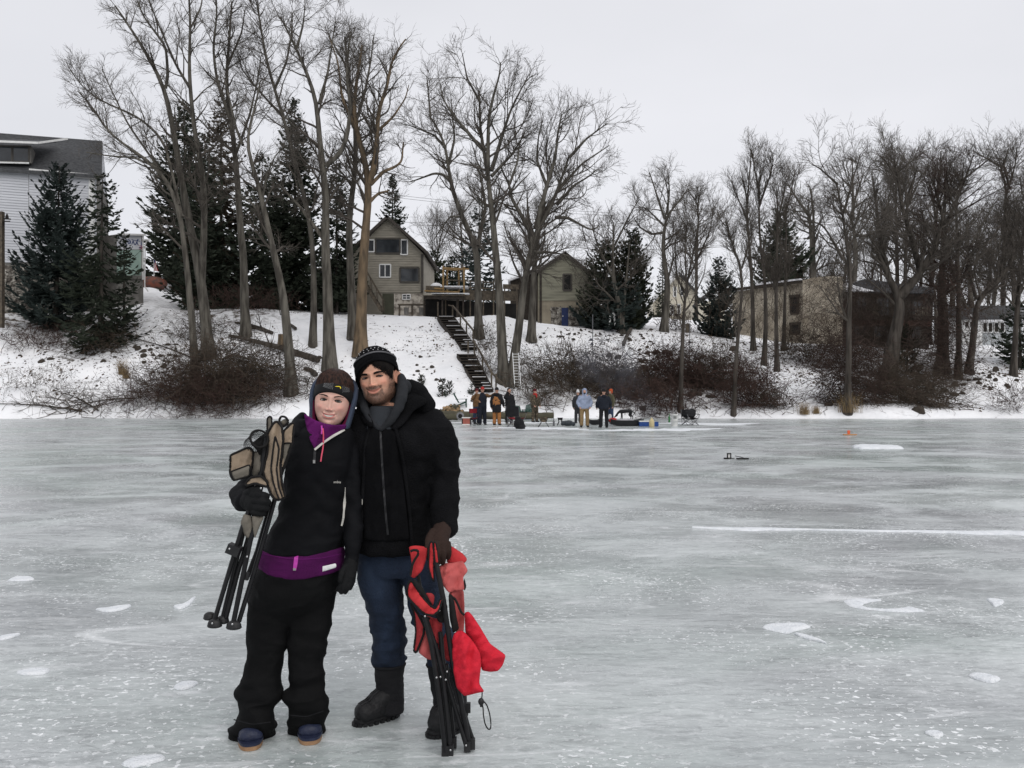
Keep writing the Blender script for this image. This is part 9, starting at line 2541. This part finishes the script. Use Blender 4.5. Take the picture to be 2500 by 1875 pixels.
panel(rp([(448, 588), (500, 660), (540, 740), (536, 800), (488, 925), (470, 912), (486, 780), (474, 660)]), [3.73, 3.72, 3.71, 3.71, 3.72, 3.73, 3.73, 3.73], "arm_panel", M_REDD, red, 0.008, 0.012, 0.008, 39, M_PIPEK, 0.0050, 0.2, 5)
panel(rp([(536, 760), (560, 800), (598, 972), (560, 966), (500, 920), (520, 840)]), 3.725, "seat_fold", M_REDL, red, 0.008, 0.014, 0.008, 40, None, 0.004, 0.3, 5)
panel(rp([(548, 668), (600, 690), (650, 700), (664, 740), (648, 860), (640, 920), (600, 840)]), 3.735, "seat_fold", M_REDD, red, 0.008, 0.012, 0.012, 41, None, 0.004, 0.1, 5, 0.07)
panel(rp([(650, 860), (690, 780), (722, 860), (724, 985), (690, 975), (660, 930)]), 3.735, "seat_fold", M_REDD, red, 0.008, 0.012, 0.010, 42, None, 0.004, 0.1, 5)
panel(rp([(500, 668), (545, 676), (590, 690), (570, 705), (530, 700)]), 3.70, "arm_fold", M_PIPEK, red, 0.008, 0.010, 0.004, 43, None, 0.004, 0.1, 5)
panel(rp([(600, 640), (680, 560), (700, 620), (680, 720), (640, 720)]), 3.705, "net_panel", M_PIPEK, red, 0.008, 0.010, 0.008, 47, None, 0.004, 0.4, 5)
rr2 = lambda a, b_, Y: (*r_(a, b_), Y)
poles([([rr2(600, 180, 3.72), rr2(625, 330, 3.70), rr2(670, 560, 3.69), rr2(700, 760, 3.69), rr2(735, 1000, 3.69), rr2(790, 1260, 3.69), rr2(845, 1545, 3.69)], 0.0115),
       ([rr2(545, 680, 3.68), rr2(590, 870, 3.67), rr2(625, 1090, 3.66), rr2(655, 1330, 3.655), rr2(682, 1590, 3.65)], 0.0110),
       ([rr2(552, 690, 3.70), rr2(620, 890, 3.69), rr2(665, 1080, 3.68), rr2(690, 1300, 3.67), rr2(716, 1585, 3.66)], 0.0110),
       ([rr2(650, 780, 3.71), rr2(665, 960, 3.70), rr2(700, 1130, 3.70), rr2(760, 1330, 3.70), rr2(826, 1550, 3.68)], 0.0108),
       ([rr2(690, 1000, 3.70), rr2(705, 1200, 3.71), rr2(728, 1400, 3.72), rr2(742, 1525, 3.72)], 0.0100),
       ([rr2(740, 1080, 3.72), rr2(795, 1260, 3.72), rr2(830, 1400, 3.72), rr2(866, 1505, 3.715)], 0.0105),
       ([rr2(500, 400, 3.77), rr2(512, 470, 3.76), rr2(525, 500, 3.76)], 0.008),
       ([rr2(620, 860, 3.70), rr2(645, 1100, 3.695), rr2(676, 1330, 3.69), rr2(704, 1560, 3.68)], 0.0095)], red)
for a, b_, Y, w_ in ((683, 1580, 3.655, .030), (715, 1575, 3.66, .030), (832, 1535, 3.685, .028), (864, 1520, 3.70, .026), (744, 1512, 3.715, .020)):
    c_ = N(*r_(a, b_), Y); c_[2] = max(c_[2] - 0.01, 0.022)
    MB().box(c_, (w_, 0.026, 0.044)).build("foot", M_PLAST, red)
mb = MB(); q = N(*r_(838, 1292), 3.73); mb.box(q, (0.020, 0.02, 0.042)); mb.build("clip", M_PLAST, red)
rivets([rr2(643, 637, 3.655), rr2(546, 676, 3.66), rr2(686, 1105, 3.66), rr2(695, 1050, 3.675), rr2(718, 1580, 3.635), rr2(823, 1548, 3.66), rr2(624, 1090, 3.645), rr2(650, 1086, 3.66)], red)
# carry bag hanging from it
bag = empty("carry_bag", N(1130, 1690, 3.66), "bright red nylon carry bag dangling beside the folded red chair", "bag")
panel(rp([(812, 655), (838, 645), (862, 668), (918, 752), (940, 790), (985, 865), (1040, 905), (1092, 942), (1072, 1005), (1040, 1046), (985, 1052), (930, 1042), (905, 920), (860, 830), (818, 790)]), [3.74, 3.74, 3.73, 3.72, 3.71, 3.70, 3.70, 3.70, 3.70, 3.70, 3.70, 3.70, 3.70, 3.72, 3.74], "bag_body", M_BAG, bag, 0.010, 0.040, 0.022, 61, None, 0.004, 0.9, 5, 0.04)
panel(rp([(742, 792), (788, 770), (828, 800), (872, 850), (918, 925), (926, 1010), (916, 1080), (912, 1135), (930, 1165), (948, 1186), (900, 1194), (812, 1216), (760, 1160), (738, 1050), (726, 850)]), [3.70, 3.70, 3.69, 3.68, 3.67, 3.67, 3.67, 3.67, 3.66, 3.66, 3.66, 3.66, 3.67, 3.68, 3.69], "bag_body", M_BAG, bag, 0.010, 0.050, 0.024, 62, None, 0.004, 0.35, 5, 0.04)
cd = [(932, 1190), (930, 1225), (926, 1252), (938, 1290), (940, 1340), (950, 1400), (970, 1440), (988, 1442), (992, 1400), (982, 1330), (964, 1275), (940, 1245), (928, 1250)]
MB().tube(resample(np.array([N(*r_(*p), 3.655) for p in cd]), 50), 0.0030, 6).build("draw_cord", M_PIPEK, bag, True)
mb = MB(); q = N(*r_(925, 1252), 3.65); mb.ell(q, (0.013, 0.011, 0.016), 12, 8); mb.box(q + (0, 0, -0.016), (0.010, 0.008, 0.012)); mb.build("toggle", M_PLAST, bag, True)
# ------------------------------------------------------------------ distant bare trees behind the houses (copies share their meshes)
_src = [o for o in bpy.data.objects if o.name.startswith("bare_tree") and o.type == 'EMPTY']
_src = [o for o in _src if any(k in o['label'] for k in ("multi stemmed", "broom crown", "broken top", "edge of the photograph", "straight dark", "close behind"))]
rng = np.random.default_rng(77)
for i, nx in enumerate((-30, 40, 1420, 1560, 1700, 1760, 1950, 2000, 2060, 2120, 2190, 2240, 2290, 2330, 2370, 2410, 2450, 2490, 2520, 2560, 870, 1060, 1130, 1290, 1990, 2040, 2090, 2150, 2210, 2265, 2320, 2380, 2430, 2475, 2520)):
    Y = rng.uniform(98, 150) if i < 24 else rng.uniform(95, 102)
    x = (nx * S - 512) / F * Y
    o = _src[i % len(_src)]
    c = copy_thing(o, (x, Y, gz(x, Y) - 0.3), rng.uniform(0, 6.28), "distant bare tree in the hazy row behind the houses", rng.uniform(0.9, 1.35) * (1.25 if nx > 1900 else 0.9))
    c['group'] = "distant bare trees behind the houses"
    c.name = "bare_tree"
